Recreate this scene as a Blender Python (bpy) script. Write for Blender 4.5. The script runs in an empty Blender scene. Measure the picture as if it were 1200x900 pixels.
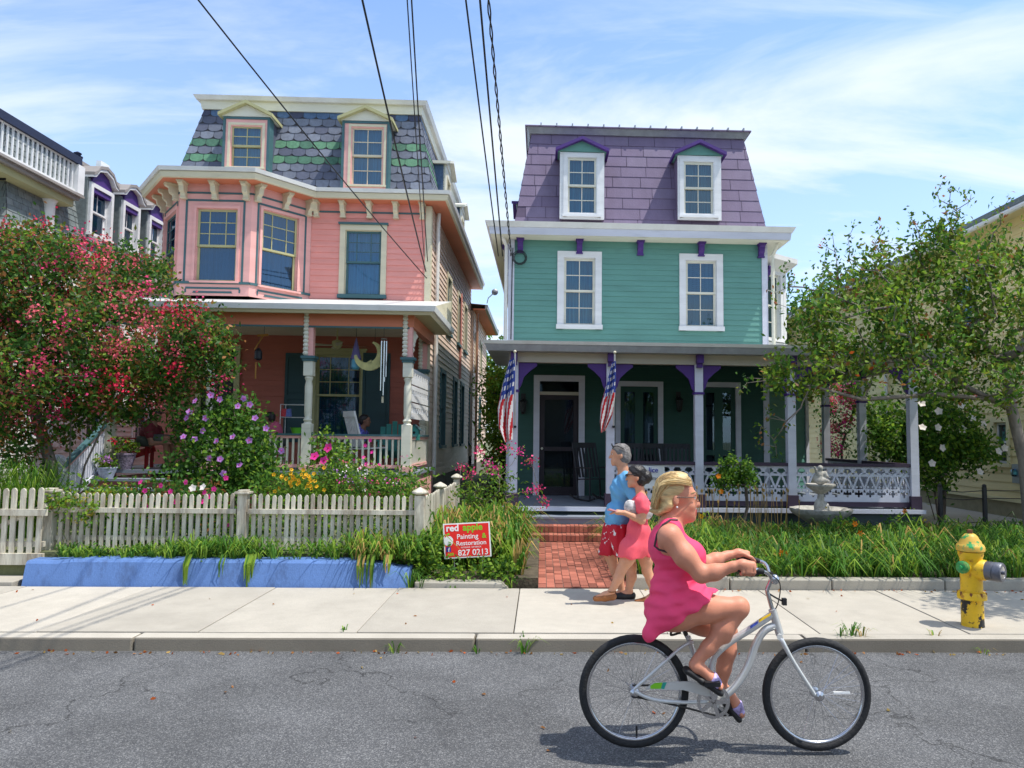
import bpy, bmesh, math, random
import numpy as np
from mathutils import Vector, Matrix
RN = random.Random(11)
SC = bpy.context.scene
COL = SC.collection
R = math.radians

# ---------------------------------------------------------------- camera and street frame
FPX, CAMZ, ROLL = 870.0, 1.85, 0.012
PITCH = math.atan(62 / 870)
_f = Vector((0, math.cos(PITCH), math.sin(PITCH)))
_r0 = Vector((1, 0, 0)); _u0 = Vector((0, -math.sin(PITCH), math.cos(PITCH)))
_r = _r0 * math.cos(ROLL) + _u0 * math.sin(ROLL)
_u = _u0 * math.cos(ROLL) - _r0 * math.sin(ROLL)
UX, UY = math.cos(.035), math.sin(.035)      # along the street
VX, VY = math.sin(.040), math.cos(.040)      # along the (slightly skewed) lot lines
DET = UX * VY - UY * VX


def W(u, v, z=0.0):
    return Vector((u * UX + v * VX, u * UY + v * VY, z))


def ray(px, py):
    return _f + _r * ((px - 600) / FPX) + _u * ((450 - py) / FPX)


def at(px, py, v):
    """street coordinates (u, v, z) of a picture point lying in the plane at depth v"""
    d = ray(px, py)
    dv = (-d.x * UY + d.y * UX) / DET
    du = (d.x * VY - d.y * VX) / DET
    t = v / dv
    return (du * t, v, CAMZ + d.z * t)


def A(px, py, v):
    p = at(px, py, v)
    return p[0], p[2]


def atz(px, py, z):
    d = ray(px, py)
    t = (z - CAMZ) / d.z
    x, y = d.x * t, d.y * t
    return ((x * VY - y * VX) / DET, (-x * UY + y * UX) / DET, z)


def vu(px, u, py=512):
    """depth v at which the plane u=const is seen at column px"""
    d = ray(px, py)
    dv = (-d.x * UY + d.y * UX) / DET
    du = (d.x * VY - d.y * VX) / DET
    return u * dv / du


# ---------------------------------------------------------------- materials
M = {}


def srgb(r, g, b):
    def f(c):
        c /= 255.0
        return c / 12.92 if c <= .04045 else ((c + .055) / 1.055) ** 2.4
    return (f(r), f(g), f(b))


def pm(name, col, rough=.6, var=.12, scale=6.0, bump=0.0, bscale=60.0, metal=0.0, spec=.4,
       stretch=(1, 1, 1), dirt=None, dscale=2.0, damt=.35, trans=0.0, fine=0.0, dpos=(.48, .72)):
    """procedural principled material: base colour broken up by noise, optional dirt colour, bump"""
    m = bpy.data.materials.new(name); m.use_nodes = True
    nt = m.node_tree; N = nt.nodes; L = nt.links
    bs = N['Principled BSDF']
    bs.inputs['Roughness'].default_value = rough
    bs.inputs['Metallic'].default_value = metal
    bs.inputs['Specular IOR Level'].default_value = spec
    tc = N.new('ShaderNodeTexCoord'); mp = N.new('ShaderNodeMapping')
    mp.inputs['Scale'].default_value = stretch
    L.new(tc.outputs['Object'], mp.inputs['Vector'])
    nz = N.new('ShaderNodeTexNoise'); nz.inputs['Scale'].default_value = scale
    nz.inputs['Detail'].default_value = 5; nz.inputs['Roughness'].default_value = .6
    L.new(mp.outputs[0], nz.inputs['Vector'])
    rp = N.new('ShaderNodeValToRGB')
    rp.color_ramp.elements[0].position = .3; rp.color_ramp.elements[1].position = .7
    c0 = [max(0, c * (1 - var)) for c in col]; c1 = [min(1, c * (1 + var)) for c in col]
    rp.color_ramp.elements[0].color = (*c0, 1); rp.color_ramp.elements[1].color = (*c1, 1)
    L.new(nz.outputs['Fac'], rp.inputs[0])
    out = rp.outputs[0]
    if fine:
        n3 = N.new('ShaderNodeTexNoise'); n3.inputs['Scale'].default_value = bscale * 2
        n3.inputs['Detail'].default_value = 2
        L.new(tc.outputs['Object'], n3.inputs['Vector'])
        mr = N.new('ShaderNodeMapRange'); mr.inputs[1].default_value = .3; mr.inputs[2].default_value = .7
        mr.inputs[3].default_value = 1 - fine; mr.inputs[4].default_value = 1 + fine
        L.new(n3.outputs['Fac'], mr.inputs[0])
        mm = N.new('ShaderNodeMix'); mm.data_type = 'RGBA'; mm.blend_type = 'MULTIPLY'
        mm.inputs[0].default_value = 1
        L.new(out, mm.inputs[6]); L.new(mr.outputs[0], mm.inputs[7]); out = mm.outputs[2]
    if dirt:
        n2 = N.new('ShaderNodeTexNoise'); n2.inputs['Scale'].default_value = dscale
        n2.inputs['Detail'].default_value = 8; n2.inputs['Roughness'].default_value = .7
        L.new(mp.outputs[0], n2.inputs['Vector'])
        r2 = N.new('ShaderNodeValToRGB')
        r2.color_ramp.elements[0].position, r2.color_ramp.elements[1].position = dpos
        r2.color_ramp.elements[1].color = (damt, damt, damt, 1)
        r2.color_ramp.elements[0].color = (0, 0, 0, 1)
        L.new(n2.outputs['Fac'], r2.inputs[0])
        mx = N.new('ShaderNodeMix'); mx.data_type = 'RGBA'
        L.new(r2.outputs[0], mx.inputs[0]); L.new(out, mx.inputs[6])
        mx.inputs[7].default_value = (*dirt, 1)
        out = mx.outputs[2]
    L.new(out, bs.inputs['Base Color'])
    if bump:
        nb = N.new('ShaderNodeTexNoise'); nb.inputs['Scale'].default_value = bscale
        nb.inputs['Detail'].default_value = 4
        L.new(mp.outputs[0], nb.inputs['Vector'])
        b = N.new('ShaderNodeBump'); b.inputs['Strength'].default_value = bump
        b.inputs['Distance'].default_value = .02
        L.new(nb.outputs['Fac'], b.inputs['Height']); L.new(b.outputs[0], bs.inputs['Normal'])
    if trans:
        # thin leaf / cloth: part of the light goes through
        tr = N.new('ShaderNodeBsdfTranslucent'); L.new(out, tr.inputs['Color'])
        ms = N.new('ShaderNodeMixShader'); ms.inputs[0].default_value = trans
        L.new(bs.outputs[0], ms.inputs[1]); L.new(tr.outputs[0], ms.inputs[2])
        L.new(ms.outputs[0], N['Material Output'].inputs['Surface'])
    M[name] = m
    return m


def leafm(name, col, var=.35, trans=.48, rough=.5):
    """leaf material: each leaf gets its own tone (random per island)"""
    m = bpy.data.materials.new(name); m.use_nodes = True
    nt = m.node_tree; N = nt.nodes; L = nt.links
    bs = N['Principled BSDF']; bs.inputs['Roughness'].default_value = rough
    bs.inputs['Specular IOR Level'].default_value = .22
    g = N.new('ShaderNodeNewGeometry'); rp = N.new('ShaderNodeValToRGB')
    c0 = [c * (1 - var) for c in col]; c1 = [min(1, c * (1 + var)) for c in col]
    c1[0] = min(1, c1[0] * 1.15)
    rp.color_ramp.elements[0].color = (*c0, 1); rp.color_ramp.elements[1].color = (*c1, 1)
    L.new(g.outputs['Random Per Island'], rp.inputs[0]); L.new(rp.outputs[0], bs.inputs['Base Color'])
    tr = N.new('ShaderNodeBsdfTranslucent'); L.new(rp.outputs[0], tr.inputs['Color'])
    ms = N.new('ShaderNodeMixShader'); ms.inputs[0].default_value = trans
    L.new(bs.outputs[0], ms.inputs[1]); L.new(tr.outputs[0], ms.inputs[2])
    L.new(ms.outputs[0], N['Material Output'].inputs['Surface'])
    M[name] = m
    return m


def glassm(name, tint=(.75, .85, .95), refl=.075):
    m = bpy.data.materials.new(name); m.use_nodes = True
    nt = m.node_tree; N = nt.nodes; L = nt.links
    N.remove(N['Principled BSDF'])
    tr = N.new('ShaderNodeBsdfTransparent'); tr.inputs[0].default_value = (*tint, 1)
    gl = N.new('ShaderNodeBsdfGlossy'); gl.inputs['Roughness'].default_value = .02
    gl.inputs[0].default_value = (.60, .80, 1, 1)
    fr = N.new('ShaderNodeFresnel'); fr.inputs[0].default_value = 1.5
    ad = N.new('ShaderNodeMath'); ad.operation = 'ADD'; ad.use_clamp = True
    ad.inputs[1].default_value = refl
    nz = N.new('ShaderNodeTexNoise'); nz.inputs['Scale'].default_value = 1.5
    tc = N.new('ShaderNodeTexCoord'); L.new(tc.outputs['Object'], nz.inputs['Vector'])
    bp = N.new('ShaderNodeBump'); bp.inputs['Strength'].default_value = .06
    L.new(nz.outputs['Fac'], bp.inputs['Height']); L.new(bp.outputs[0], gl.inputs['Normal'])
    L.new(fr.outputs[0], ad.inputs[0])
    ms = N.new('ShaderNodeMixShader'); L.new(ad.outputs[0], ms.inputs[0])
    L.new(tr.outputs[0], ms.inputs[1]); L.new(gl.outputs[0], ms.inputs[2])
    L.new(ms.outputs[0], N['Material Output'].inputs['Surface'])
    M[name] = m


# ---------------------------------------------------------------- objects
ORG = {}


def tag(o, label=None, cat=None, group=None, kind=None):
    if label: o['label'] = label
    if cat: o['category'] = cat
    if group: o['group'] = group
    if kind: o['kind'] = kind
    return o


def thing(name, label, cat, loc, group=None):
    o = bpy.data.objects.new(name, None); COL.objects.link(o)
    o.empty_display_size = .2
    w = W(*loc); o.location = w; ORG[o] = w
    return tag(o, label, cat, group)


class MB:
    def __init__(s):
        s.v = []; s.f = []; s.m = []; s.ms = []

    def mi(s, m):
        if m not in s.ms: s.ms.append(m)
        return s.ms.index(m)

    def face(s, pts, m):
        n = len(s.v); s.v.extend([tuple(p) for p in pts]); s.f.append(tuple(range(n, n + len(pts)))); s.m.append(s.mi(m))

    def mesh(s, vs, fs, m):
        n = len(s.v); s.v.extend([tuple(p) for p in vs]); k = s.mi(m)
        for f in fs:
            s.f.append(tuple(i + n for i in f)); s.m.append(k)

    def hexa(s, p, m):
        """8 corners: bottom 0-3 counter-clockwise, top 4-7"""
        s.mesh(p, [(3, 2, 1, 0), (4, 5, 6, 7), (0, 1, 5, 4), (1, 2, 6, 5), (2, 3, 7, 6), (3, 0, 4, 7)], m)

    def box(s, u0, u1, v0, v1, z0, z1, m):
        if u0 > u1: u0, u1 = u1, u0
        if v0 > v1: v0, v1 = v1, v0
        if z0 > z1: z0, z1 = z1, z0
        s.hexa([(u0, v0, z0), (u1, v0, z0), (u1, v1, z0), (u0, v1, z0),
                (u0, v0, z1), (u1, v0, z1), (u1, v1, z1), (u0, v1, z1)], m)

    def beam(s, a, b, w, h, m, up=(0, 0, 1)):
        a = Vector(a); b = Vector(b); d = (b - a).normalized(); up = Vector(up)
        x = d.cross(up)
        if x.length < 1e-4: x = d.cross(Vector((0, 1, 0)))
        x.normalize(); y = x.cross(d).normalized()
        x *= w / 2; y *= h / 2
        s.hexa([a - x - y, a + x - y, b + x - y, b - x - y, a - x + y, a + x + y, b + x + y, b - x + y], m)

    def tube(s, path, r, m, n=8, cap=True, flat=1.0):
        P = [Vector(p) for p in path]
        rr = r if isinstance(r, (list, tuple)) else [r] * len(P)
        t0 = (P[1] - P[0]).normalized()
        ref = Vector((0, 0, 1)) if abs(t0.z) < .9 else Vector((1, 0, 0))
        x = t0.cross(ref).normalized()
        vs = []; fs = []
        for i, p in enumerate(P):
            t = (P[min(i + 1, len(P) - 1)] - P[max(i - 1, 0)]).normalized()
            x = (x - t * x.dot(t)).normalized(); y = t.cross(x)
            for k in range(n):
                a = 2 * math.pi * k / n
                vs.append(p + x * math.cos(a) * rr[i] + y * math.sin(a) * rr[i] * flat)
        for i in range(len(P) - 1):
            for k in range(n):
                k2 = (k + 1) % n
                fs.append((i * n + k, i * n + k2, (i + 1) * n + k2, (i + 1) * n + k))
        if cap:
            fs.append(tuple(range(n - 1, -1, -1))); fs.append(tuple((len(P) - 1) * n + k for k in range(n)))
        s.mesh(vs, fs, m)

    def lathe(s, prof, c, m, n=12, axis='z', wav=None, cap=True):
        vs = []; fs = []; c = Vector(c)
        ax = {'z': (Vector((1, 0, 0)), Vector((0, 1, 0)), Vector((0, 0, 1))),
              'v': (Vector((1, 0, 0)), Vector((0, 0, -1)), Vector((0, 1, 0))),
              'u': (Vector((0, 1, 0)), Vector((0, 0, 1)), Vector((1, 0, 0)))}[axis] if isinstance(axis, str) else axis
        for (r, h) in prof:
            for k in range(n):
                a = 2 * math.pi * k / n
                q = r * (1 + (wav(a) if wav else 0))
                vs.append(c + ax[0] * math.cos(a) * q + ax[1] * math.sin(a) * q + ax[2] * h)
        for i in range(len(prof) - 1):
            for k in range(n):
                k2 = (k + 1) % n
                fs.append((i * n + k, i * n + k2, (i + 1) * n + k2, (i + 1) * n + k))
        if cap:
            fs.append(tuple(range(n - 1, -1, -1))); fs.append(tuple((len(prof) - 1) * n + k for k in range(n)))
        s.mesh(vs, fs, m)

    def prism(s, poly, t0, t1, m, plane='uz'):
        """outline extruded from t0 to t1 along the axis missing from plane"""
        def P(a, b, t):
            return {'uz': (a, t, b), 'vz': (t, a, b), 'uv': (a, b, t)}[plane]
        n = len(poly)
        vs = [P(a, b, t0) for a, b in poly] + [P(a, b, t1) for a, b in poly]
        fs = [tuple(range(n)), tuple(range(2 * n - 1, n - 1, -1))]
        for i in range(n):
            j = (i + 1) % n
            fs.append((i, i + n, j + n, j))
        s.mesh(vs, fs, m)

    def ball(s, c, r, m, n=8, k=6, sc=(1, 1, 1)):
        prof = [(max(1e-4, math.sin(math.pi * i / k)) * r, -math.cos(math.pi * i / k) * r) for i in range(k + 1)]
        vs = []; fs = []
        for (q, h) in prof:
            for j in range(n):
                a = 2 * math.pi * j / n
                vs.append((c[0] + math.cos(a) * q * sc[0], c[1] + math.sin(a) * q * sc[1], c[2] + h * sc[2]))
        for i in range(k):
            for j in range(n):
                j2 = (j + 1) % n
                fs.append((i * n + j, i * n + j2, (i + 1) * n + j2, (i + 1) * n + j))
        s.mesh(vs, fs, m)

    def build(s, name, parent=None, smooth=False, fix=True, label=None, cat=None, group=None, kind=None, bevel=0, ang=40, world=False):
        if not s.v: return None
        ws = [Vector(p) if world else W(*p) for p in s.v]
        if parent is not None:
            org = ORG[parent]
        else:
            xs = [w.x for w in ws]; ys = [w.y for w in ws]; zs = [w.z for w in ws]
            org = Vector(((min(xs) + max(xs)) / 2, (min(ys) + max(ys)) / 2, min(zs)))
        me = bpy.data.meshes.new(name)
        me.from_pydata([w - org for w in ws], [], s.f)
        for mm in s.ms: me.materials.append(M[mm])
        me.polygons.foreach_set('material_index', s.m)
        if fix:
            b = bmesh.new(); b.from_mesh(me); bmesh.ops.recalc_face_normals(b, faces=b.faces); b.to_mesh(me); b.free()
        if smooth:
            me.polygons.foreach_set('use_smooth', [True] * len(me.polygons))
            if ang < 179: me.set_sharp_from_angle(angle=R(ang))
        me.update()
        o = bpy.data.objects.new(name, me); COL.objects.link(o)
        if parent is not None:
            o.parent = parent; ORG[o] = org
        else:
            o.location = org; ORG[o] = org
        if bevel:
            md = o.modifiers.new('bevel', 'BEVEL'); md.width = bevel; md.segments = 2; md.limit_method = 'ANGLE'
        return tag(o, label, cat, group, kind)


# ---------------------------------------------------------------- signed distance bodies
class SDF:
    """smooth union of tapered capsules and ellipsoids turned into one continuous skin"""

    def __init__(s, lo, hi, h):
        s.h = h; s.lo = np.array(lo, float)
        s.n = [int(math.ceil((b - a) / h)) + 1 for a, b in zip(lo, hi)]
        s.D = np.full(s.n, .5)
        s.ax = [s.lo[i] + np.arange(s.n[i]) * h for i in range(3)]

    def _sl(s, lo, hi, pad=.09):
        sl = []
        for i in range(3):
            a = int(math.floor((lo[i] - pad - s.lo[i]) / s.h)); b = int(math.ceil((hi[i] + pad - s.lo[i]) / s.h)) + 1
            sl.append(slice(max(0, a), max(0, min(s.n[i], b))))
        return tuple(sl)

    def _g(s, sl):
        return s.ax[0][sl[0]][:, None, None], s.ax[1][sl[1]][None, :, None], s.ax[2][sl[2]][None, None, :]

    def _put(s, sl, d, k, sub):
        c = s.D[sl]
        if sub:
            d = -d
            if k > 0:
                hh = np.clip(.5 - .5 * (d - c) / k, 0, 1) if False else np.clip(.5 + .5 * (d - c) / k, 0, 1)
                s.D[sl] = c * (1 - hh) + d * hh + k * hh * (1 - hh)
            else:
                s.D[sl] = np.maximum(c, d)
        else:
            if k > 0:
                hh = np.clip(.5 + .5 * (c - d) / k, 0, 1)
                s.D[sl] = c * (1 - hh) + d * hh - k * hh * (1 - hh)
            else:
                s.D[sl] = np.minimum(c, d)

    def cap(s, a, b, ra, rb, k=.03, sub=False, sc=(1, 1, 1)):
        a = np.array(a, float); b = np.array(b, float); m = max(ra, rb) * max(1, max(sc))
        sl = s._sl(np.minimum(a, b) - m, np.maximum(a, b) + m)
        x, y, z = s._g(sl); ba = b - a; q = float(ba @ ba) + 1e-9
        t = np.clip(((x - a[0]) * ba[0] + (y - a[1]) * ba[1] + (z - a[2]) * ba[2]) / q, 0, 1)
        d = np.sqrt(((x - a[0] - t * ba[0]) / sc[0]) ** 2 + ((y - a[1] - t * ba[1]) / sc[1]) ** 2 + ((z - a[2] - t * ba[2]) / sc[2]) ** 2) - (ra + (rb - ra) * t)
        s._put(sl, d, k, sub)
        return s

    def chain(s, pts, rs, k=.03, sc=(1, 1, 1)):
        for i in range(len(pts) - 1): s.cap(pts[i], pts[i + 1], rs[i], rs[i + 1], k, sc=sc)
        return s

    def ell(s, c, r, k=.03, sub=False, rot=None):
        """rot: tilt angle in the u-z plane"""
        c = np.array(c, float); m = max(r)
        sl = s._sl(c - m, c + m); x, y, z = s._g(sl)
        x = x - c[0]; y = y - c[1]; z = z - c[2]
        if rot:
            ca, sa = math.cos(rot), math.sin(rot)
            x, z = x * ca + z * sa, -x * sa + z * ca
        k0 = np.sqrt((x / r[0]) ** 2 + (y / r[1]) ** 2 + (z / r[2]) ** 2)
        k1 = np.sqrt((x / r[0] ** 2) ** 2 + (y / r[1] ** 2) ** 2 + (z / r[2] ** 2) ** 2) + 1e-9
        s._put(sl, k0 * (k0 - 1) / k1, k, sub)
        return s

    def noise(s, amp, f, seed=0):
        x, y, z = s._g((slice(None),) * 3); q = seed * 1.7
        s.D = s.D + amp * (np.sin(x * f + q) * np.sin(y * f * 1.3 + q * 2) + np.sin(z * f * .7 + x * f * .5 + q * 3) * .7)
        return s

    def cut(s, fn, k=.01):
        """keep only where fn(x,y,z) < 0"""
        x, y, z = s._g((slice(None),) * 3)
        d = fn(x, y, z) + 0 * s.D
        hh = np.clip(.5 + .5 * (d - s.D) / k, 0, 1)
        s.D = s.D * (1 - hh) + d * hh + k * hh * (1 - hh)
        return s

    def mesh(s):
        D = s.D; S = D < 0
        c = [S[i:S.shape[0] - 1 + i, j:S.shape[1] - 1 + j, k:S.shape[2] - 1 + k] for i in (0, 1) for j in (0, 1) for k in (0, 1)]
        tot = sum(x.astype(np.int8) for x in c); mask = (tot > 0) & (tot < 8)
        ijk = np.argwhere(mask); idx = np.full(mask.shape, -1, np.int64); idx[mask] = np.arange(len(ijk))
        acc = np.zeros((len(ijk), 3)); cnt = np.zeros(len(ijk))
        I, J, K = ijk.T
        cor = [(i, j, k) for i in (0, 1) for j in (0, 1) for k in (0, 1)]
        for a in cor:
            for ax in range(3):
                if a[ax]: continue
                b = list(a); b[ax] = 1
                da = D[I + a[0], J + a[1], K + a[2]]; db = D[I + b[0], J + b[1], K + b[2]]
                cr = (da < 0) != (db < 0)
                t = np.where(cr, da / np.where(cr, da - db, 1), 0)
                p = np.array(a, float)[None, :].repeat(len(ijk), 0); p[:, ax] += t
                acc[cr] += p[cr]; cnt[cr] += 1
        V = s.lo + (ijk + acc / cnt[:, None]) * s.h
        F = []
        for ax in range(3):
            n = [slice(None)] * 3; n2 = [slice(None)] * 3
            n[ax] = slice(0, -1); n2[ax] = slice(1, None)
            ch = S[tuple(n)] != S[tuple(n2)]
            e = np.argwhere(ch)
            o = [x for x in range(3) if x != ax]
            ok = (e[:, o[0]] > 0) & (e[:, o[1]] > 0) & (e[:, o[0]] < S.shape[o[0]] - 1) & (e[:, o[1]] < S.shape[o[1]] - 1)
            e = e[ok]
            def g(d0, d1):
                q = e.copy(); q[:, o[0]] += d0; q[:, o[1]] += d1
                return idx[q[:, 0], q[:, 1], q[:, 2]]
            quad = np.stack([g(-1, -1), g(0, -1), g(0, 0), g(-1, 0)], 1)
            ins = S[e[:, 0], e[:, 1], e[:, 2]]
            flip = ins if ax != 1 else ~ins
            quad[~flip] = quad[~flip][:, ::-1]
            F.append(quad)
        F = np.concatenate(F)
        return V, F

    def build(s, name, mat, parent, smooth_it=1, matf=None, label=None):
        V, F = s.mesh()
        b = MB()
        b.v = [tuple(p) for p in V]; b.f = [tuple(int(i) for i in f) for f in F]
        if matf:
            cen = V[F].mean(1)
            for i in range(len(F)): b.m.append(b.mi(matf(*cen[i]) or mat))
        else:
            b.m = [b.mi(mat)] * len(F)
        o = b.build(name, parent, smooth=True, fix=True, label=label, ang=180)
        return o
# ---------------------------------------------------------------- render settings, sky, sun, camera
VB, VCURB, VS, VGP, VGF, VPP, VPF = 4.48, 6.57, 8.65, 13.6, 16.1, 14.0, 16.6
SUN = Vector((.43, -.125, 1.0)).normalized()          # direction towards the sun
vs_ = SC.view_settings; vs_.view_transform = 'Standard'; vs_.look = 'None'; vs_.exposure = 0.52; vs_.gamma = 1.0
vs_.use_curve_mapping = False
cam = bpy.data.cameras.new('camera'); co = bpy.data.objects.new('camera', cam); COL.objects.link(co)
cam.sensor_width = 36; cam.lens = 36 * FPX / 1200; cam.clip_end = 3000; cam.clip_start = .05
co.matrix_world = Matrix(((_r.x, _u.x, -_f.x, 0), (_r.y, _u.y, -_f.y, 0), (_r.z, _u.z, -_f.z, CAMZ), (0, 0, 0, 1)))
SC.camera = co

w = bpy.data.worlds.new('World'); SC.world = w; w.use_nodes = True
nt = w.node_tree; N = nt.nodes; L = nt.links
bg = N['Background']; bg.inputs[1].default_value = .15
sky = N.new('ShaderNodeTexSky'); sky.sky_type = 'NISHITA'; sky.sun_disc = False
sky.sun_elevation = math.asin(SUN.z); sky.sun_rotation = math.atan2(SUN.x, SUN.y)
sky.air_density = 1.0; sky.dust_density = .6; sky.ozone_density = 2.0; sky.altitude = 0
tc = N.new('ShaderNodeTexCoord'); sp = N.new('ShaderNodeSeparateXYZ'); L.new(tc.outputs['Generated'], sp.inputs[0])
ad = N.new('ShaderNodeMath'); ad.operation = 'ADD'; ad.inputs[1].default_value = .12; L.new(sp.outputs[2], ad.inputs[0])
mxz = N.new('ShaderNodeMath'); mxz.operation = 'MAXIMUM'; mxz.inputs[1].default_value = .05; L.new(ad.outputs[0], mxz.inputs[0])
cb = N.new('ShaderNodeCombineXYZ')
for i in (0, 1):
    dv = N.new('ShaderNodeMath'); dv.operation = 'DIVIDE'; L.new(sp.outputs[i], dv.inputs[0]); L.new(mxz.outputs[0], dv.inputs[1])
    L.new(dv.outputs[0], cb.inputs[i])


def cloud(rot, scl, scale, lo, hi, dist, off):
    mp = N.new('ShaderNodeMapping'); mp.inputs['Rotation'].default_value = (0, 0, rot)
    mp.inputs['Scale'].default_value = (scl[0], scl[1], 1); mp.inputs['Location'].default_value = off
    L.new(cb.outputs[0], mp.inputs['Vector'])
    nz = N.new('ShaderNodeTexNoise'); nz.inputs['Scale'].default_value = scale; nz.inputs['Detail'].default_value = 9
    nz.inputs['Roughness'].default_value = .58; nz.inputs['Distortion'].default_value = dist
    L.new(mp.outputs[0], nz.inputs['Vector'])
    mr = N.new('ShaderNodeMapRange'); mr.interpolation_type = 'SMOOTHSTEP'
    mr.inputs[1].default_value = lo; mr.inputs[2].default_value = hi
    L.new(nz.outputs['Fac'], mr.inputs[0])
    return mr.outputs[0]


c1 = cloud(R(-35), (.7, 1.25), .95, .31, .66, .6, (3.4, 1.2, 0))
c2 = cloud(R(25), (.5, 1.9), 1.5, .36, .72, .8, (7.1, 4.3, 0))
# a thin veil that thickens towards the horizon
vl = N.new('ShaderNodeMapRange'); vl.inputs[1].default_value = .0; vl.inputs[2].default_value = .6
vl.inputs[3].default_value = .50; vl.inputs[4].default_value = .06; L.new(sp.outputs[2], vl.inputs[0])
mm = N.new('ShaderNodeMath'); mm.operation = 'MAXIMUM'; L.new(c1, mm.inputs[0])
mh = N.new('ShaderNodeMath'); mh.operation = 'MULTIPLY'; mh.inputs[1].default_value = .7; L.new(c2, mh.inputs[0]); L.new(mh.outputs[0], mm.inputs[1])
m2 = N.new('ShaderNodeMath'); m2.operation = 'MULTIPLY'; m2.inputs[1].default_value = .86; L.new(mm.outputs[0], m2.inputs[0])
m3 = N.new('ShaderNodeMath'); m3.operation = 'MAXIMUM'; L.new(m2.outputs[0], m3.inputs[0]); L.new(vl.outputs[0], m3.inputs[1])
tint = N.new('ShaderNodeMix'); tint.data_type = 'RGBA'; tint.blend_type = 'MULTIPLY'; tint.inputs[0].default_value = 1
L.new(sky.outputs[0], tint.inputs[6]); tint.inputs[7].default_value = (.86, 1.12, 1.36, 1)
mix = N.new('ShaderNodeMix'); mix.data_type = 'RGBA'
L.new(m3.outputs[0], mix.inputs[0]); L.new(tint.outputs[2], mix.inputs[6]); mix.inputs[7].default_value = (4.9, 5.25, 5.7, 1)
L.new(mix.outputs[2], bg.inputs[0])

sl = bpy.data.lights.new('sun', 'SUN'); sl.energy = 3.6; sl.angle = R(.5); sl.color = (1, .96, .88)
so = bpy.data.objects.new('sun', sl); COL.objects.link(so)
so.rotation_euler = (-SUN).to_track_quat('-Z', 'Y').to_euler(); so.location = (0, 0, 30)


# ---------------------------------------------------------------- ground materials
def asphalt(name, base, dark=1.0):
    m = bpy.data.materials.new(name); m.use_nodes = True
    nt = m.node_tree; N = nt.nodes; L = nt.links; bs = N['Principled BSDF']
    bs.inputs['Roughness'].default_value = .85; bs.inputs['Specular IOR Level'].default_value = .25
    tc = N.new('ShaderNodeTexCoord')
    vo = N.new('ShaderNodeTexVoronoi'); vo.inputs['Scale'].default_value = 145; L.new(tc.outputs['Object'], vo.inputs['Vector'])
    r1 = N.new('ShaderNodeValToRGB'); e = r1.color_ramp.elements
    e[0].position = 0; e[0].color = (base * .58, base * .59, base * .63, 1)
    e[1].position = 1; e[1].color = (base * 2.1, base * 2.08, base * 2.05, 1)
    q = r1.color_ramp.elements.new(.72); q.color = (base * 1.05, base * 1.05, base * 1.06, 1)
    sepc = N.new('ShaderNodeSeparateColor'); L.new(vo.outputs['Color'], sepc.inputs[0]); L.new(sepc.outputs[0], r1.inputs[0])
    nz = N.new('ShaderNodeTexNoise'); nz.inputs['Scale'].default_value = .9; nz.inputs['Detail'].default_value = 8
    nz.inputs['Roughness'].default_value = .65; L.new(tc.outputs['Object'], nz.inputs['Vector'])
    mr = N.new('ShaderNodeMapRange'); mr.inputs[1].default_value = .3; mr.inputs[2].default_value = .7
    mr.inputs[3].default_value = .66; mr.inputs[4].default_value = 1.2; L.new(nz.outputs['Fac'], mr.inputs[0])
    mx = N.new('ShaderNodeMix'); mx.data_type = 'RGBA'; mx.blend_type = 'MULTIPLY'; mx.inputs[0].default_value = 1
    L.new(r1.outputs[0], mx.inputs[6]); L.new(mr.outputs[0], mx.inputs[7])
    # cracks: thin dark lines where a wobbly cell pattern meets, only in some places
    nd = N.new('ShaderNodeTexNoise'); nd.inputs['Scale'].default_value = 2.5; nd.inputs['Detail'].default_value = 5; L.new(tc.outputs['Object'], nd.inputs['Vector'])
    av = N.new('ShaderNodeMix'); av.data_type = 'RGBA'; av.blend_type = 'LINEAR_LIGHT'; av.inputs[0].default_value = .35
    L.new(tc.outputs['Object'], av.inputs[6]); L.new(nd.outputs['Color'], av.inputs[7])
    v2 = N.new('ShaderNodeTexVoronoi'); v2.feature = 'DISTANCE_TO_EDGE'; v2.inputs['Scale'].default_value = .75; L.new(av.outputs[2], v2.inputs['Vector'])
    c1 = N.new('ShaderNodeMapRange'); c1.inputs[1].default_value = .003; c1.inputs[2].default_value = .008
    c1.inputs[3].default_value = .5; c1.inputs[4].default_value = 1; L.new(v2.outputs['Distance'], c1.inputs[0])
    nm = N.new('ShaderNodeTexNoise'); nm.inputs['Scale'].default_value = .55; L.new(tc.outputs['Object'], nm.inputs['Vector'])
    cm = N.new('ShaderNodeMapRange'); cm.inputs[1].default_value = .49; cm.inputs[2].default_value = .57; L.new(nm.outputs['Fac'], cm.inputs[0])
    m4 = N.new('ShaderNodeMix'); m4.data_type = 'RGBA'; L.new(cm.outputs[0], m4.inputs[0]); m4.inputs[6].default_value = (1, 1, 1, 1); L.new(c1.outputs[0], m4.inputs[7])
    m5 = N.new('ShaderNodeMix'); m5.data_type = 'RGBA'; m5.blend_type = 'MULTIPLY'; m5.inputs[0].default_value = 1
    L.new(mx.outputs[2], m5.inputs[6]); L.new(m4.outputs[2], m5.inputs[7]); L.new(m5.outputs[2], bs.inputs['Base Color'])
    bp = N.new('ShaderNodeBump'); bp.inputs['Strength'].default_value = .55; bp.inputs['Distance'].default_value = .01
    L.new(vo.outputs['Distance'], bp.inputs['Height']); L.new(bp.outputs[0], bs.inputs['Normal'])
    M[name] = m


asphalt('asphalt', .120); asphalt('asphalt_old', .128)


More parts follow.
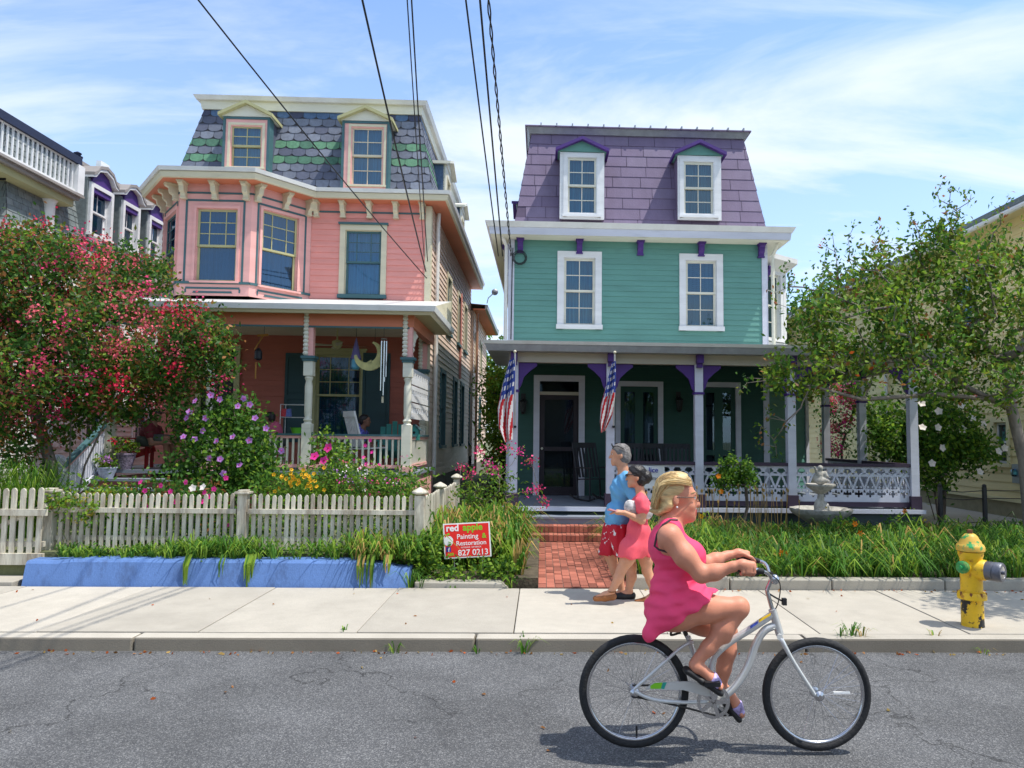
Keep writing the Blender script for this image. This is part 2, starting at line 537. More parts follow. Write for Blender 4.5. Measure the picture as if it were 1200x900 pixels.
def slabm(name, base, var):
    m = pm(name, base, rough=.85, var=.07, scale=3, bump=.15, bscale=90, spec=.25, dirt=[c * .72 for c in base], dscale=1.3, damt=.5, fine=.12)
    nt = m.node_tree; N = nt.nodes; L = nt.links; bs = N['Principled BSDF']
    src = bs.inputs['Base Color'].links[0].from_socket
    g = N.new('ShaderNodeNewGeometry'); mr = N.new('ShaderNodeMapRange'); mr.inputs[3].default_value = 1 - var; mr.inputs[4].default_value = 1 + var * .5
    L.new(g.outputs['Random Per Island'], mr.inputs[0])
    mx = N.new('ShaderNodeMix'); mx.data_type = 'RGBA'; mx.blend_type = 'MULTIPLY'; mx.inputs[0].default_value = 1
    L.new(src, mx.inputs[6]); L.new(mr.outputs[0], mx.inputs[7]); L.new(mx.outputs[2], bs.inputs['Base Color'])


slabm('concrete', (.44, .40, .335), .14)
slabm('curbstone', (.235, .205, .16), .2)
slabm('edging', (.40, .37, .31), .2)
pm('soil', (.09, .07, .045), .95, .4, 5, bump=.6, bscale=30)
pm('earth', (.12, .13, .06), .95, .4, 1.5, bump=.6, bscale=20)
slabm('brick', (.36, .12, .08), .45)
pm('mortar', (.20, .14, .11), .95, .2, 30)
pm('joint_dirt', (.07, .06, .045), .95, .3, 10)

# ---------------------------------------------------------------- road, kerb, sidewalk, yards
b = MB(); b.face([(-500, -400, -.03), (500, -400, -.03), (500, 900, -.03), (-500, 900, -.03)], 'earth'); b.build('ground', kind='structure')
b = MB(); b.face([(-70, -9, 0), (70, -9, 0), (70, VCURB + .02, 0), (-70, VCURB + .02, 0)], 'asphalt'); b.build('road', kind='structure')
b = MB()
for i in range(-12, 13):
    u0 = i * 2.9 - .55
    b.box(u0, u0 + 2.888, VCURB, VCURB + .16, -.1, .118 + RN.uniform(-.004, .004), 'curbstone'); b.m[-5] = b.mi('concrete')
b.build('curb', kind='structure', bevel=.018)
b = MB()
b.box(-40, 40, VCURB + .10, VS + .1, -.1, .085, 'joint_dirt')
for i in range(-24, 25):
    u0 = -.23 + 1.38 * i
    dz = RN.uniform(-.004, .004); g = .006 if (i % 2 == 0) else .003
    b.box(u0 + g, u0 + 1.38 - g, VCURB + .168, VS, .0, .12 + dz, 'concrete')
b.build('sidewalk', kind='structure', bevel=.006)
ZL, ZR = .44, .20              # height of the two front yards
b = MB()
b.box(-14, -1.35, 9.05, 40, -.02, ZL, 'earth')
b.build('left_yard', kind='structure')
b = MB()
b.box(-1.34, -.02, VS + .22, 40, -.02, ZR, 'soil'); b.box(1.06, 10.41, VS + .22, 40, -.02, ZR + .02, 'soil')
b.build('right_yard', kind='structure')
b = MB(); b.box(7.75, 10.4, 11.6, 40, -.02, .245, 'concrete'); b.box(10.42, 40, VS + .22, 40, -.02, .2, 'soil'); b.build('side_path', kind='structure')
# brick walk
PU0, PU1, PV1 = -.02, 1.06, 12.35
b = MB(); b.box(PU0, PU1, VS + .002, PV1 + 2, -.02, .128, 'mortar')
nc = 11; cw = (PU1 - PU0) / nc
for c in range(nc):
    v = VS + .01 - (c % 2) * .1
    while v < PV1:
        a0 = max(v, VS + .006); a1 = min(v + .198, PV1)
        if a1 - a0 > .03:
            b.box(PU0 + c * cw + .004, PU0 + (c + 1) * cw - .004, a0 + .003, a1 - .003, .10, .138 + RN.uniform(-.004, .004), 'brick')
        v += .205
b.build('brick_path', kind='structure')
# ---------------------------------------------------------------- house materials
def board_mat(name, col, **k):
    return pm(name, col, rough=.55, var=.10, scale=2.2, stretch=(1, 1, 5), bump=.08, bscale=35,
              dirt=[c * .62 for c in col], dscale=1.1, damt=.6, **k)


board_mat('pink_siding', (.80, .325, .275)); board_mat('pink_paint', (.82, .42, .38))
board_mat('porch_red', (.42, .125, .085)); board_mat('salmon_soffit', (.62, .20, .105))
board_mat('side_siding', (.80, .60, .48)); board_mat('cream', (.66, .60, .43)); board_mat('cream_pale', (.72, .70, .58))
board_mat('white_paint', (.76, .76, .76)); board_mat('teal_trim', (.055, .135, .150)); board_mat('shutter', (.030, .075, .085))
board_mat('green_siding', (.12, .295, .25)); board_mat('green_porch_shaded', (.022, .085, .066)); board_mat('purple', (.075, .028, .20)); board_mat('dark_purple', (.050, .030, .055))  # the porch green has the porch's shade darkened into it
board_mat('lilac_white', (.63, .64, .72)); board_mat('beige_frieze', (.50, .46, .38)); board_mat('grey_step', (.22, .25, .30)); board_mat('deck_dark', (.035, .06, .07))
board_mat('yellow_siding', (.78, .63, .31)); board_mat('yellow_trim', (.74, .64, .36)); board_mat('grey_wood', (.30, .27, .25)); board_mat('navy', (.018, .025, .06))
board_mat('white_siding', (.70, .70, .68)); board_mat('step_red', (.24, .075, .06)); board_mat('olive_trim', (.45, .43, .22))
pm('interior', (.012, .013, .015), .9); pm('door_dark', (.022, .016, .024), .45, .2)  # near-black interior: darkness of unlit rooms put into the colour
pm('tin', (.62, .62, .60), .45, .1, 2, dirt=(.3, .28, .25), damt=.4); pm('gutter_white', (.74, .73, .70), .4, .06, 3, dirt=(.4, .36, .28), damt=.3)
pm('copper_pipe', (.46, .25, .16), .5, .15); pm('black_iron', (.015, .015, .017), .5, .2)
pm('stone_base', (.22, .20, .17), .9, .25, 8, bump=.4)
pm('yellow_base', (.30, .26, .16), .9, .15, 6, bump=.3)
pm('metal_grey', (.30, .31, .33), .4, .15, metal=.3)
for i, c in enumerate([(.125, .14, .185), (.085, .095, .14), (.17, .19, .24), (.05, .057, .10)]):
    pm('slate_%s' % 'abcd'[i], c, .75, .16, 14, bump=.25, bscale=50, dirt=[x * .7 for x in c], damt=.5)
pm('slate_green', (.10, .235, .14), .75, .22, 14, bump=.25, bscale=50); pm('slate_green_dark', (.06, .15, .10), .75, .22, 14, bump=.25)
pm('slate_blue', (.07, .125, .22), .75, .22, 14, bump=.25); pm('slate_gap', (.05, .05, .06), .9); pm('purple_gap', (.095, .07, .115), .9)
pm('purple_shingle', (.165, .125, .20), .75, .10, 5, stretch=(1, 1, .4), bump=.25, bscale=50, dirt=(.16, .115, .19), damt=.6)
pm('purple_shingle_pale', (.185, .145, .22), .75, .10, 5, stretch=(1, 1, .4), bump=.25, bscale=50, dirt=(.17, .12, .2), damt=.6)
pm('grey_shingle', (.155, .185, .19), .85, .2, 10, bump=.3, bscale=40); pm('grey_shingle_pale', (.20, .225, .225), .85, .2, 10, bump=.3)
glassm('glass', (.45, .70, .82)); glassm('glass_dim', (.55, .65, .7), .0)


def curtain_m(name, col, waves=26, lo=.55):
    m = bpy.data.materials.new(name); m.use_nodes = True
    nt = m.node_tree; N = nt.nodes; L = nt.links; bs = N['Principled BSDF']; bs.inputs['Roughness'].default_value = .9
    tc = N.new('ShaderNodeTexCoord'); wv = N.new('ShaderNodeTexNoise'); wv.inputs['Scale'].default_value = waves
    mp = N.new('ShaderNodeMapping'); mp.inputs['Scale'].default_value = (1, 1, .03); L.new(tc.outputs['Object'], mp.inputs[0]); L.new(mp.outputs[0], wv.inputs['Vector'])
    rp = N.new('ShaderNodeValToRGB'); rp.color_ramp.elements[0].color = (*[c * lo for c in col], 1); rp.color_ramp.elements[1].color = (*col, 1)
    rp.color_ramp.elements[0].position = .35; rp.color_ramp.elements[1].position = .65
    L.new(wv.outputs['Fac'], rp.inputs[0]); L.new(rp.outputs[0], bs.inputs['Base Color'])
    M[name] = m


curtain_m('curtain_sky_blue', (.12, .37, .50), 26, .65); curtain_m('curtain_sky_teal', (.11, .33, .34), 40, .35); curtain_m('curtain_green', (.06, .19, .18)); curtain_m('curtain_dark', (.04, .12, .22)); curtain_m('curtain_lace', (.07, .08, .08), 50, .3)  # sky reflection in the panes is put into the blue and teal


class Pl:
    """a wall plane: a runs along it, t stands off it, z goes up"""

    def __init__(s, o, d, n):
        s.o = Vector((o[0], o[1])); s.d = Vector(d).normalized(); s.n = Vector(n).normalized()

    def p(s, a, t, z):
        q = s.o + s.d * a + s.n * t
        return (q.x, q.y, z)

    def box(s, b, a0, a1, t0, t1, z0, z1, m):
        P = s.p
        b.hexa([P(a0, t1, z0), P(a1, t1, z0), P(a1, t0, z0), P(a0, t0, z0), P(a0, t1, z1), P(a1, t1, z1), P(a1, t0, z1), P(a0, t0, z1)], m)

    def quad(s, b, a0, a1, z0, z1, t, m):
        b.face([s.p(a0, t, z0), s.p(a1, t, z0), s.p(a1, t, z1), s.p(a0, t, z1)], m)

    def prism(s, b, poly, t0, t1, m):
        """outline in (a, z), thickness t0..t1"""
        n = len(poly); vs = [s.p(a, t0, z) for a, z in poly] + [s.p(a, t1, z) for a, z in poly]
        fs = [tuple(range(n)), tuple(range(2 * n - 1, n - 1, -1))] + [(i, i + n, (i + 1) % n + n, (i + 1) % n) for i in range(n)]
        b.mesh(vs, fs, m)

    def side(s, b, poly, a0, a1, m):
        """outline in (t, z), extruded along a"""
        n = len(poly); vs = [s.p(a0, t, z) for t, z in poly] + [s.p(a1, t, z) for t, z in poly]
        fs = [tuple(range(n)), tuple(range(2 * n - 1, n - 1, -1))] + [(i, i + n, (i + 1) % n + n, (i + 1) % n) for i in range(n)]
        b.mesh(vs, fs, m)


def siding(pl, b, a0, a1, z0, z1, ex, holes, m, lip=.018):
    n = max(1, round((z1 - z0) / ex)); ex = (z1 - z0) / n
    for i in range(n):
        zb = z0 + i * ex; zt = zb + ex; zc = (zb + zt) / 2
        iv = [(a0, a1)]
        for (h0, h1, k0, k1) in holes:
            if k0 < zc < k1:
                nv = []
                for (x0, x1) in iv:
                    if h1 <= x0 or h0 >= x1: nv.append((x0, x1)); continue
                    if h0 > x0: nv.append((x0, h0))
                    if h1 < x1: nv.append((h1, x1))
                iv = nv
        for (x0, x1) in iv:
            j = RN.uniform(-.002, .002)
            # boards are pieced together along the wall, so the butt joints wander
            b.face([pl.p(x0, lip + j, zb), pl.p(x1, lip + j, zb), pl.p(x1, .003, zt), pl.p(x0, .003, zt)], m)
            b.face([pl.p(x0, lip + j, zb), pl.p(x0, -.004, zb), pl.p(x1, -.004, zb), pl.p(x1, lip + j, zb)], m)


def window(pl, par, a0, a1, z0, z1, cas=.10, cm='cream', sm='cream_pale', up=(2, 2), lo=(2, 2), curtain='curtain_sky_blue',
           proud=.045, sill='cream', cap=None, split=.5, glass='glass', name='window', label=None, blind=None, deep=.07, cdep=.17):
    """outer extents of the casing; returns the opening"""
    b = MB()
    pl.box(b, a0, a0 + cas, -.02, proud, z0, z1, cm); pl.box(b, a1 - cas, a1, -.02, proud, z0, z1, cm)
    pl.box(b, a0 + cas, a1 - cas, -.02, proud - .002, z1 - cas, z1, cm)
    if cap: pl.box(b, a0 - .03, a1 + .03, -.02, proud + .05, z1 + .001, z1 + .045, cap)
    # reveal
    A0, A1, Z0, Z1 = a0 + cas, a1 - cas, z0 + cas * .7, z1 - cas
    pl.box(b, A0, A0 + .012, -.22, -.021, Z0, Z1, cm); pl.box(b, A1 - .012, A1, -.22, -.021, Z0, Z1, cm)
    pl.box(b, A0, A1, -.22, -.021, Z1 - .012, Z1, cm)
    w = b.build(name, par, label=label)
    b = MB(); pl.box(b, a0 - .02, a1 + .02, -.02, proud + .035, z0, z0 + cas * .7, sill); b.build('sill', w)
    A0 += .012; A1 -= .012; Z1 -= .012
    zm = Z0 + (Z1 - Z0) * (1 - split)
    b = MB(); f = .045; mu = .018

    def sash(za, zb, t, g):
        pl.box(b, A0, A0 + f, t - .035, t, za, zb, sm); pl.box(b, A1 - f, A1, t - .035, t, za, zb, sm)
        pl.box(b, A0 + f, A1 - f, t - .035, t - .001, za, za + f, sm); pl.box(b, A0 + f, A1 - f, t - .035, t - .001, zb - f, zb, sm)
        nx, ny = g
        for i in range(1, nx):
            x = A0 + f + (A1 - A0 - 2 * f) * i / nx
            if nx == 3: x = A0 + f + (A1 - A0 - 2 * f) * (.27 if i == 1 else .73)
            pl.box(b, x - mu / 2, x + mu / 2, t - .028, t - .006, za + f, zb - f, sm)
        for i in range(1, ny):
            z = za + f + (zb - za - 2 * f) * i / ny
            pl.box(b, A0 + f, A1 - f, t - .028, t - .007, z - mu / 2, z + mu / 2, sm)
    sash(zm, Z1, -deep + .035, up); sash(Z0, zm + f * .9, -deep - .004, lo)
    b.build('sash', w)
    b = MB(); pl.quad(b, A0 + .02, A1 - .02, zm, Z1 - .02, -deep + .018, glass); pl.quad(b, A0 + .02, A1 - .02, Z0 + .02, zm + .02, -deep - .022, glass); b.build('pane', w, fix=False)
    if curtain:
        b = MB(); n = 24
        for i in range(n):
            x0 = A0 + (A1 - A0) * i / n; x1 = A0 + (A1 - A0) * (i + 1) / n
            y0 = -cdep + .02 * math.sin(i * 1.9); y1 = -cdep + .02 * math.sin((i + 1) * 1.9)
            b.face([pl.p(x0, y0, Z0), pl.p(x1, y1, Z0), pl.p(x1, y1, Z1), pl.p(x0, y0, Z1)], curtain)
        b.build('curtain', w, smooth=True, fix=False)
    if blind:
        b = MB(); zz = Z1 - .01
        while zz > zm:
            pl.box(b, A0 + .01, A1 - .01, -.15, -.125, zz - .035, zz - .01, blind); zz -= .045
        b.build('blind', w)
    return (a0 + cas * .4, a1 - cas * .4, z0 + cas * .3, z1 - cas * .4)


def bracket(pl, par, a, zt, w, dp, h, m):
    b = MB()
    pl.side(b, [(0, zt), (dp, zt), (dp, zt - .2 * h), (dp * .72, zt - .3 * h), (dp * .66, zt - .62 * h), (dp * .42, zt - .74 * h), (dp * .34, zt - h), (0, zt - h)], a - w / 2, a + w / 2, m)
    pl.box(b, a - w * .7, a + w * .7, 0, dp * 1.04, zt - .10 * h, zt - .002, m)
    pl.box(b, a - w * .62, a + w * .62, 0, dp * .40, zt - h * 1.04, zt - h * .94, m)
    return b.build('bracket', par)


def moulding(path, prof, b, m, closed=False):
    """sweep a (outwards, z) profile along a horizontal polyline in (u, v); outwards is to the right of travel"""
    P = [Vector(p) for p in path]; n = len(P); st = []
    for i in range(n):
        d0 = (P[i] - P[i - 1]).normalized() if i > 0 else None
        d1 = (P[i + 1] - P[i]).normalized() if i < n - 1 else None
        if d0 is None: d0 = d1
        if d1 is None: d1 = d0
        n0 = Vector((d0.y, -d0.x)); n1 = Vector((d1.y, -d1.x)); q = n0 + n1; q = q / (q.length_squared / 2)
        st.append([(P[i].x + q.x * o, P[i].y + q.y * o, z) for o, z in prof])
    k = len(prof); vs = [p for r in st for p in r]; fs = []
    for i in range(n - 1):
        for j in range(k):
            j2 = (j + 1) % k
            fs.append((i * k + j, i * k + j2, (i + 1) * k + j2, (i + 1) * k + j))
    fs.append(tuple(range(k))); fs.append(tuple((n - 1) * k + j for j in range(k - 1, -1, -1)))
    b.mesh(vs, fs, m)


class Slope:
    """mansard face from a bottom line to a top line: (a0,z0)-(a1,z0) with offset t0 up to (b0,z1)-(b1,z1) with offset t1 on plane pl"""

    def __init__(s, pl, a0, a1, z0, b0, b1, z1, setb):
        s.pl, s.a0, s.a1, s.z0, s.b0, s.b1, s.z1, s.sb = pl, a0, a1, z0, b0, b1, z1, setb
        s.len = math.hypot(z1 - z0, setb); s.nt = (z1 - z0) / s.len; s.nz = setb / s.len

    def p(s, a, q, h):
        """a along, q up the slope 0..len, h off the face"""
        k = q / s.len
        lo = s.a0 + (s.b0 - s.a0) * k; hi = s.a1 + (s.b1 - s.a1) * k
        a = min(max(a, lo), hi)
        return s.pl.p(a, -s.sb * k + h * s.nt, s.z0 + (s.z1 - s.z0) * k + h * s.nz)

    def back(s, b, m):
        b.face([s.p(-99, 0, 0), s.p(99, 0, 0), s.p(99, s.len, 0), s.p(-99, s.len, 0)], m)

    def shingles(s, b, rows, w, shape, pick, jit=0):
        e = s.len / rows
        for r in range(rows):
            off = (r % 2) * .5 * w + (RN.uniform(0, w) if jit else 0)
            a = s.a0 - w + off
            while a < s.a1 + w:
                ww = w * (RN.uniform(.7, 1.25) if jit else 1)
                m = pick(r, a)
                g = .006
                pts = [(a + g + (ww - 2 * g) * x, max(0, (r + y * .97) * e)) for x, y in shape]
                k = e * 1.0
                dh = RN.uniform(0, .002)
                top = [s.p(px, min(q, s.len), .014 + dh - .011 * min(1, max(0, (q - r * e) / k))) for px, q in pts]
                bot = [s.p(px, min(q, s.len), -.004) for px, q in pts]
                xs = [t[0] for t in top]; ys = [t[1] for t in top]
                if max(xs) - min(xs) + max(ys) - min(ys) > .02:
                    b.face(top, m)
                    nn = len(pts)
                    for i in range(nn - 3):
                        b.face([bot[i], bot[i + 1], top[i + 1], top[i]], m)
                a += ww


SCALE = [(0, .30), (.14, .09), (.32, 0), (.68, 0), (.86, .09), (1, .30), (1, 1.02), (0, 1.02)]
SQUARE = [(0, 0), (1, 0), (1, 1.02), (0, 1.02)]


def dormer(pl, par, a0, a1, zb, zt, zap, depth, face_m, roof_m, ped_m, side_m, over=.09, win=None, trim_m=None, tfront=.03):
    """dormer with a pediment; pl is the wall plane, its face stands tfront in front of it"""
    b = MB(); zr = zt
    for s0 in (a0, a1):   # cheeks
        x0, x1 = (s0, s0 + .05) if s0 == a0 else (s0 - .05, s0)
        pl.box(b, x0, x1, -depth, tfront - .03, zb, zt, side_m)
    pl.box(b, a0 + .05, a1 - .05, -depth, -.45, zb, zt, 'interior')
    wz = (win[4] if len(win) > 4 else zb)
    # face boards round the window
    A0, A1, Z0, Z1 = win[:4]
    pl.box(b, a0, A0 + .03, -.03, tfront, zb, zt, face_m); pl.box(b, A1 - .03, a1, -.03, tfront, zb, zt, face_m)
    pl.box(b, A0 + .03, A1 - .03, -.03, tfront - .002, Z1 - .03, zt, face_m)
    if Z0 - zb > .03: pl.box(b, A0 + .03, A1 - .03, -.03, tfront - .002, zb, Z0 + .03, face_m)
    if trim_m:
        for x0, x1 in ((a0 - .025, a0 + .03), (a1 - .03, a1 + .025)): pl.box(b, x0, x1, -.2, tfront + .02, zb, zt, trim_m)
        pl.box(b, a0 + .03, a1 - .03, tfront, tfront + .018, zt - .05, zt, trim_m)
    d = b.build('dormer', par)
    b = MB(); c = (a0 + a1) / 2; o = over
    pl.prism(b, [(a0 - o, zt + .01), (a1 + o, zt + .01), (c, zap - .06)], -depth, tfront + .02, ped_m); b.build('pediment', d)
    b = MB(); th = .055
    for x in (a0 - o - .04, a1 + o + .04):
        pl.prism(b, [(x, zt - .015), (x, zt + th), (c, zap + .015), (c, zap - th)], -depth - .3, tfront + .13, roof_m)
    b.build('dormer_roof', d)
    return d


def shell(par, u0, u1, v0, v1, z0, z1, m='interior', name='inner_wall'):
    b = MB()
    b.box(u0, u1, v0, v1, z0, z1, m)
    return b.build(name, par)
def Apl(pl, px, py):
    """(a, z) of a picture point on a wall plane"""
    d = ray(px, py)
    dv = (-d.x * UY + d.y * UX) / DET; du = (d.x * VY - d.y * VX) / DET
    t = (pl.o.x * pl.n.x + pl.o.y * pl.n.y) / (du * pl.n.x + dv * pl.n.y)
    q = Vector((du * t, dv * t)) - pl.o
    return q.dot(pl.d), CAMZ + d.z * t


def rect(pl, x0, y0, x1, y1):
    xm, ym = (x0 + x1) / 2, (y0 + y1) / 2
    return Apl(pl, x0, ym)[0], Apl(pl, x1, ym)[0], Apl(pl, xm, y1)[1], Apl(pl, xm, y0)[1]


# ================================================================ PINK HOUSE
PH = thing('pink_house', 'salmon pink clapboard house with a patterned slate mansard roof and a corner bay', 'house', (-4.8, VPF, 0))
uL = A(190, 300, VPF)[0]; uR = A(504, 300, VPF)[0]
zF = A(430, 553, VPP)[1]; zPR = A(450, 353, VPF)[1]; zW = A(450, 241, VPF)[1]
front = Pl((0, VPF), (1, 0), (0, -1))
right = Pl((uR, 0), (0, 1), (1, 0))
VB1, VB2 = 26.2, 32.5           # end of the main block and of the rear wing
DB = 1.12
bc0 = A(208, 300, VPF - DB)[0]; bc1 = A(293, 300, VPF - DB)[0]; be = A(364, 300, VPF)[0]
bayL = Pl((uL, VPF), (bc0 - uL, -DB), (-DB, -(bc0 - uL)))
bayC = Pl((bc0, VPF - DB), (1, 0), (0, -1))
bayR = Pl((bc1, VPF - DB), (be - bc1, DB), (DB, -(be - bc1)))
lenL = math.hypot(bc0 - uL, DB); lenC = bc1 - bc0; lenR = math.hypot(be - bc1, DB)

# upper front wall
wr = rect(front, 398, 264, 453, 350)
hole = window(front, PH, wr[0], wr[1], wr[2], wr[3], cas=.12, cm='cream', sm='teal_trim', up=(3, 3), lo=(1, 1), curtain='curtain_sky_blue', cap='teal_trim', sill='teal_trim')
b = MB(); siding(front, b, be, uR, zPR - .1, zW - .18, .135, [hole], 'pink_siding')
front.box(b, be, uR, -.02, .012, zW - .18, zW + .05, 'pink_siding')
b.build('wall', PH, fix=False)
b = MB(); front.box(b, uR - .11, uR + .02, -.1, .035, zF, zW, 'cream'); right.box(b, VPF + .0, VPF + .10, -.02, .03, zF, zW, 'cream'); b.build('corner_board', PH)

# the canted bay with its windows
b = MB()
zB0 = zPR - .15
for pl, ln, wpx in ((bayL, lenL, None), (bayC, lenC, (229, 244, 278, 329)), (bayR, lenR, (306, 250, 349, 338))):
    if wpx: r = rect(pl, *wpx)
    else: r = (.20, lenL - .16, rect(bayC, 229, 244, 278, 329)[2], rect(bayC, 229, 244, 278, 329)[3])
    window(pl, PH, r[0] - .05, r[1] + .05, r[2] - .05, r[3] + .05, cas=.055, cm='pink_paint', sm='olive_trim' if wpx else 'teal_trim', up=(3, 3), lo=(1, 1),
           curtain='curtain_dark', sill='pink_paint', proud=.03, split=.52, name='bay_window')
    h0, h1, k0, k1 = r[0] - .02, r[1] + .02, r[2] - .02, r[3] + .02
    pl.box(b, 0, h0, -.02, 0, zB0, zW + .05, 'pink_paint'); pl.box(b, h1, ln, -.02, 0, zB0, zW + .05, 'pink_paint')
    pl.box(b, h0, h1, -.02, 0, zB0, k0, 'pink_paint'); pl.box(b, h0, h1, -.02, 0, k1, zW + .05, 'pink_paint')
b.build('bay_wall', PH)
b = MB()
zBelt = Apl(bayC, 250, 331)[1]
for pl, ln in ((bayL, lenL), (bayC, lenC), (bayR, lenR)):
    wpx = (229, 244, 278, 329)
    zt = Apl(bayC, 250, 235)[1]; m = .15
    for x in (m, ln - m): pl.box(b, x - .02, x + .02, 0, .012, zBelt, zt, 'teal_trim')
    pl.box(b, m, ln - m, 0, .011, zt - .02, zt + .02, 'teal_trim')
    pl.box(b, 0, ln, 0, .03, zBelt - .035, zBelt + .015, 'teal_trim')
    pl.box(b, 0, ln, 0, .02, zt + .14, zt + .175, 'teal_trim')
    for q in (0, 1):
        o = m + .04 + q * .16; za = zBelt - .12 - q * .085; zb = zB0 + .06
        pl.box(b, o, ln - o, 0, .012, za - .02, za + .02, 'teal_trim')
        for x in (o, ln - o): pl.box(b, x - .015, x + .015, 0, .011, zb, za - .02, 'teal_trim')
b.build('bay_trim', PH)

# main cornice following the bay, gutter, soffit
path = [(uL, VB1), (uL, VPF), (bc0, VPF - DB), (bc1, VPF - DB), (be, VPF), (uR, VPF), (uR, VB1)]
zC = zW + .20; ov = .42
b = MB(); moulding(path, [(ov - .05, zW + .02), (ov, zW + .03), (ov + .02, zC - .06), (ov - .05, zC - .05)], b, 'cream'); b.build('fascia', PH)
b = MB(); moulding(path, [(ov - .12, zC - .049), (ov + .05, zC - .049), (ov + .07, zC + .03), (ov - .12, zC + .045)], b, 'gutter_white'); b.build('gutter', PH)
b = MB(); moulding(path, [(-.02, zW + .03), (ov - .052, zW + .03), (ov - .052, zW + .06), (-.02, zW + .06)], b, 'salmon_soffit'); b.build('soffit', PH)
b = MB(); b.face([(uL - .3, VPF - .05, zC + .0), (bc0, VPF - DB - .3, zC + .03), (bc1, VPF - DB - .3, zC + .03), (be, VPF - .3, zC), (uR + .3, VPF - .3, zC), (uR + .3, VB1, zC), (uL - .3, VB1, zC)], 'tin'); b.build('cornice_roof', PH, fix=False)
for pl, xs in ((bayL, (lenL * .12, lenL * .5, lenL * .9)), (bayC, (.10, lenC * .5, lenC - .10)), (bayR, (.10, lenR * .52, lenR - .12)),
               (front, [be + .12 + (uR - .18 - be - .12) * k / 4 for k in range(5)])):
    for x in xs: bracket(pl, PH, x, zW + .03, .10, .27, .33, 'cream')
b = MB(); front.box(b, be, uR - .12, 0, .025, zW - .19, zW - .155, 'teal_trim'); b.build('frieze_trim', PH)

# mansard
zM0, zM1 = zC, A(440, 133, VPF + .5)[1]
mL0, mR0 = A(199, 232, VPF)[0], uR + .06
mL1 = A(240, 130, VPF + .5)[0]; mR1 = A(492, 132, VPF + .5)[0]
sf = Slope(front, mL0, mR0, zM0, mL1, mR1, zM1, .5)
rside = Pl((mR0, VPF), (0, 1), (1, 0)); sr = Slope(rside, 0, VB1 - VPF, zM0, .5, VB1 - VPF, zM1, mR0 - mR1)
lside = Pl((mL0, VB1), (0, -1), (-1, 0)); sl_ = Slope(lside, 0, VB1 - VPF, zM0, 0, VB1 - VPF - .5, zM1, mL1 - mL0)


def pick_pink(r, a):
    if r >= 10: return RN.choice(['slate_blue', 'slate_blue', 'slate_d'])
    if r in (4, 6): return RN.choice(['slate_green', 'slate_green', 'slate_green_dark'])
    return RN.choice(['slate_a', 'slate_a', 'slate_c', 'slate_c', 'slate_b'])


b = MB()
for s in (sf, sr, sl_):
    s.back(b, 'slate_gap'); s.shingles(b, 11, .305, SCALE, pick_pink)
b.build('mansard_roof', PH, fix=False)
b = MB(); tp = [(mL1, VB1), (mL1, VPF + .5), (mR1, VPF + .5), (mR1, VB1)]
moulding(tp, [(-.1, zM1 - .02), (.05, zM1 - .02), (.08, zM1 + .17), (-.1, zM1 + .17)], b, 'cream_pale')
moulding(tp, [(-.2, zM1 + .171), (.15, zM1 + .171), (.20, zM1 + .26), (-.2, zM1 + .28)], b, 'gutter_white')
b.box(mL1 + .05, mR1 - .05, VPF + .6, VB1, zM1, zM1 + .2, 'tin')
b.build('roof_cornice', PH)
# dormers on the front slope
dpl = Pl((0, VPF - .11), (1, 0), (0, -1))
for (fx0, fx1, fy0, fy1, ap, wx0, wx1, wy0, wy1) in ((263, 315, 138, 200, 121, 270, 308, 147, 197), (402, 455, 143, 221, 127, 411, 450, 149, 218)):
    r = rect(dpl, fx0, fy0, fx1, fy1); wq = rect(dpl, wx0, wy0, wx1, wy1); za = Apl(dpl, (fx0 + fx1) / 2, ap)[1]
    zb = max(zM0, r[2])
    dormer(dpl, PH, r[0], r[1], zb, r[3], za, .9, 'pink_paint', 'olive_trim', 'cream_pale', 'slate_b', win=(wq[0], wq[1], max(wq[2], zb + .06), wq[3]), trim_m='teal_trim', over=.07)
    window(dpl, PH, wq[0] - .05, wq[1] + .05, max(wq[2] - .03, zb + .03), wq[3] + .05, cas=.055, cm='cream', sm='cream' if fx0 > 350 else 'olive_trim', up=(2, 2), lo=(2, 2), curtain='curtain_sky_blue', proud=.045, sill='cream', name='window', deep=.035, cdep=.095)
# side dormers on the right slope
for v0 in (1.7, 5.2):
    dormer(Pl((mR0, VPF), (0, 1), (1, 0)), PH, v0, v0 + 1.15, zM0, zM0 + 1.42, zM0 + 1.72, .8, 'cream_pale', 'cream_pale', 'cream_pale', 'slate_blue', win=(v0 + .2, v0 + .95, zM0 + .2, zM0 + 1.25))
    window(Pl((mR0, VPF), (0, 1), (1, 0)), PH, v0 + .2, v0 + .95, zM0 + .2, zM0 + 1.25, cas=.06, up=(2, 2), lo=(2, 2), curtain='curtain_dark')

# right side wall with its rows of windows, rear wing
hs = []
for (x, y0, y1) in ((522.5, 296, 378), (535, 320, 384), (542.5, 345, 398)):
    v = vu(x, uR); zz1 = 6.2; zz0 = 4.55
    hs.append(window(right, PH, v - .52, v + .52, zz0, zz1, cas=.11, cm='cream', sm='teal_trim', up=(2, 2), lo=(2, 2), curtain='curtain_dark', sill='teal_trim'))
for x in (517, 531.5, 540, 550):
    v = vu(x, uR)
    hs.append(window(right, PH, v - .50, v + .50, 1.55, 3.55, cas=.10, cm='teal_trim', sm='teal_trim', up=(2, 2), lo=(2, 2), curtain='curtain_dark', sill='teal_trim'))
b = MB(); siding(right, b, VPF + .1, VB1, zF - .3, zW + .05, .135, hs, 'side_siding', lip=.022)
b.build('side_wall', PH, fix=False)
uW = uR + .10
wing = Pl((uW, 0), (0, 1), (1, 0)); hs = []
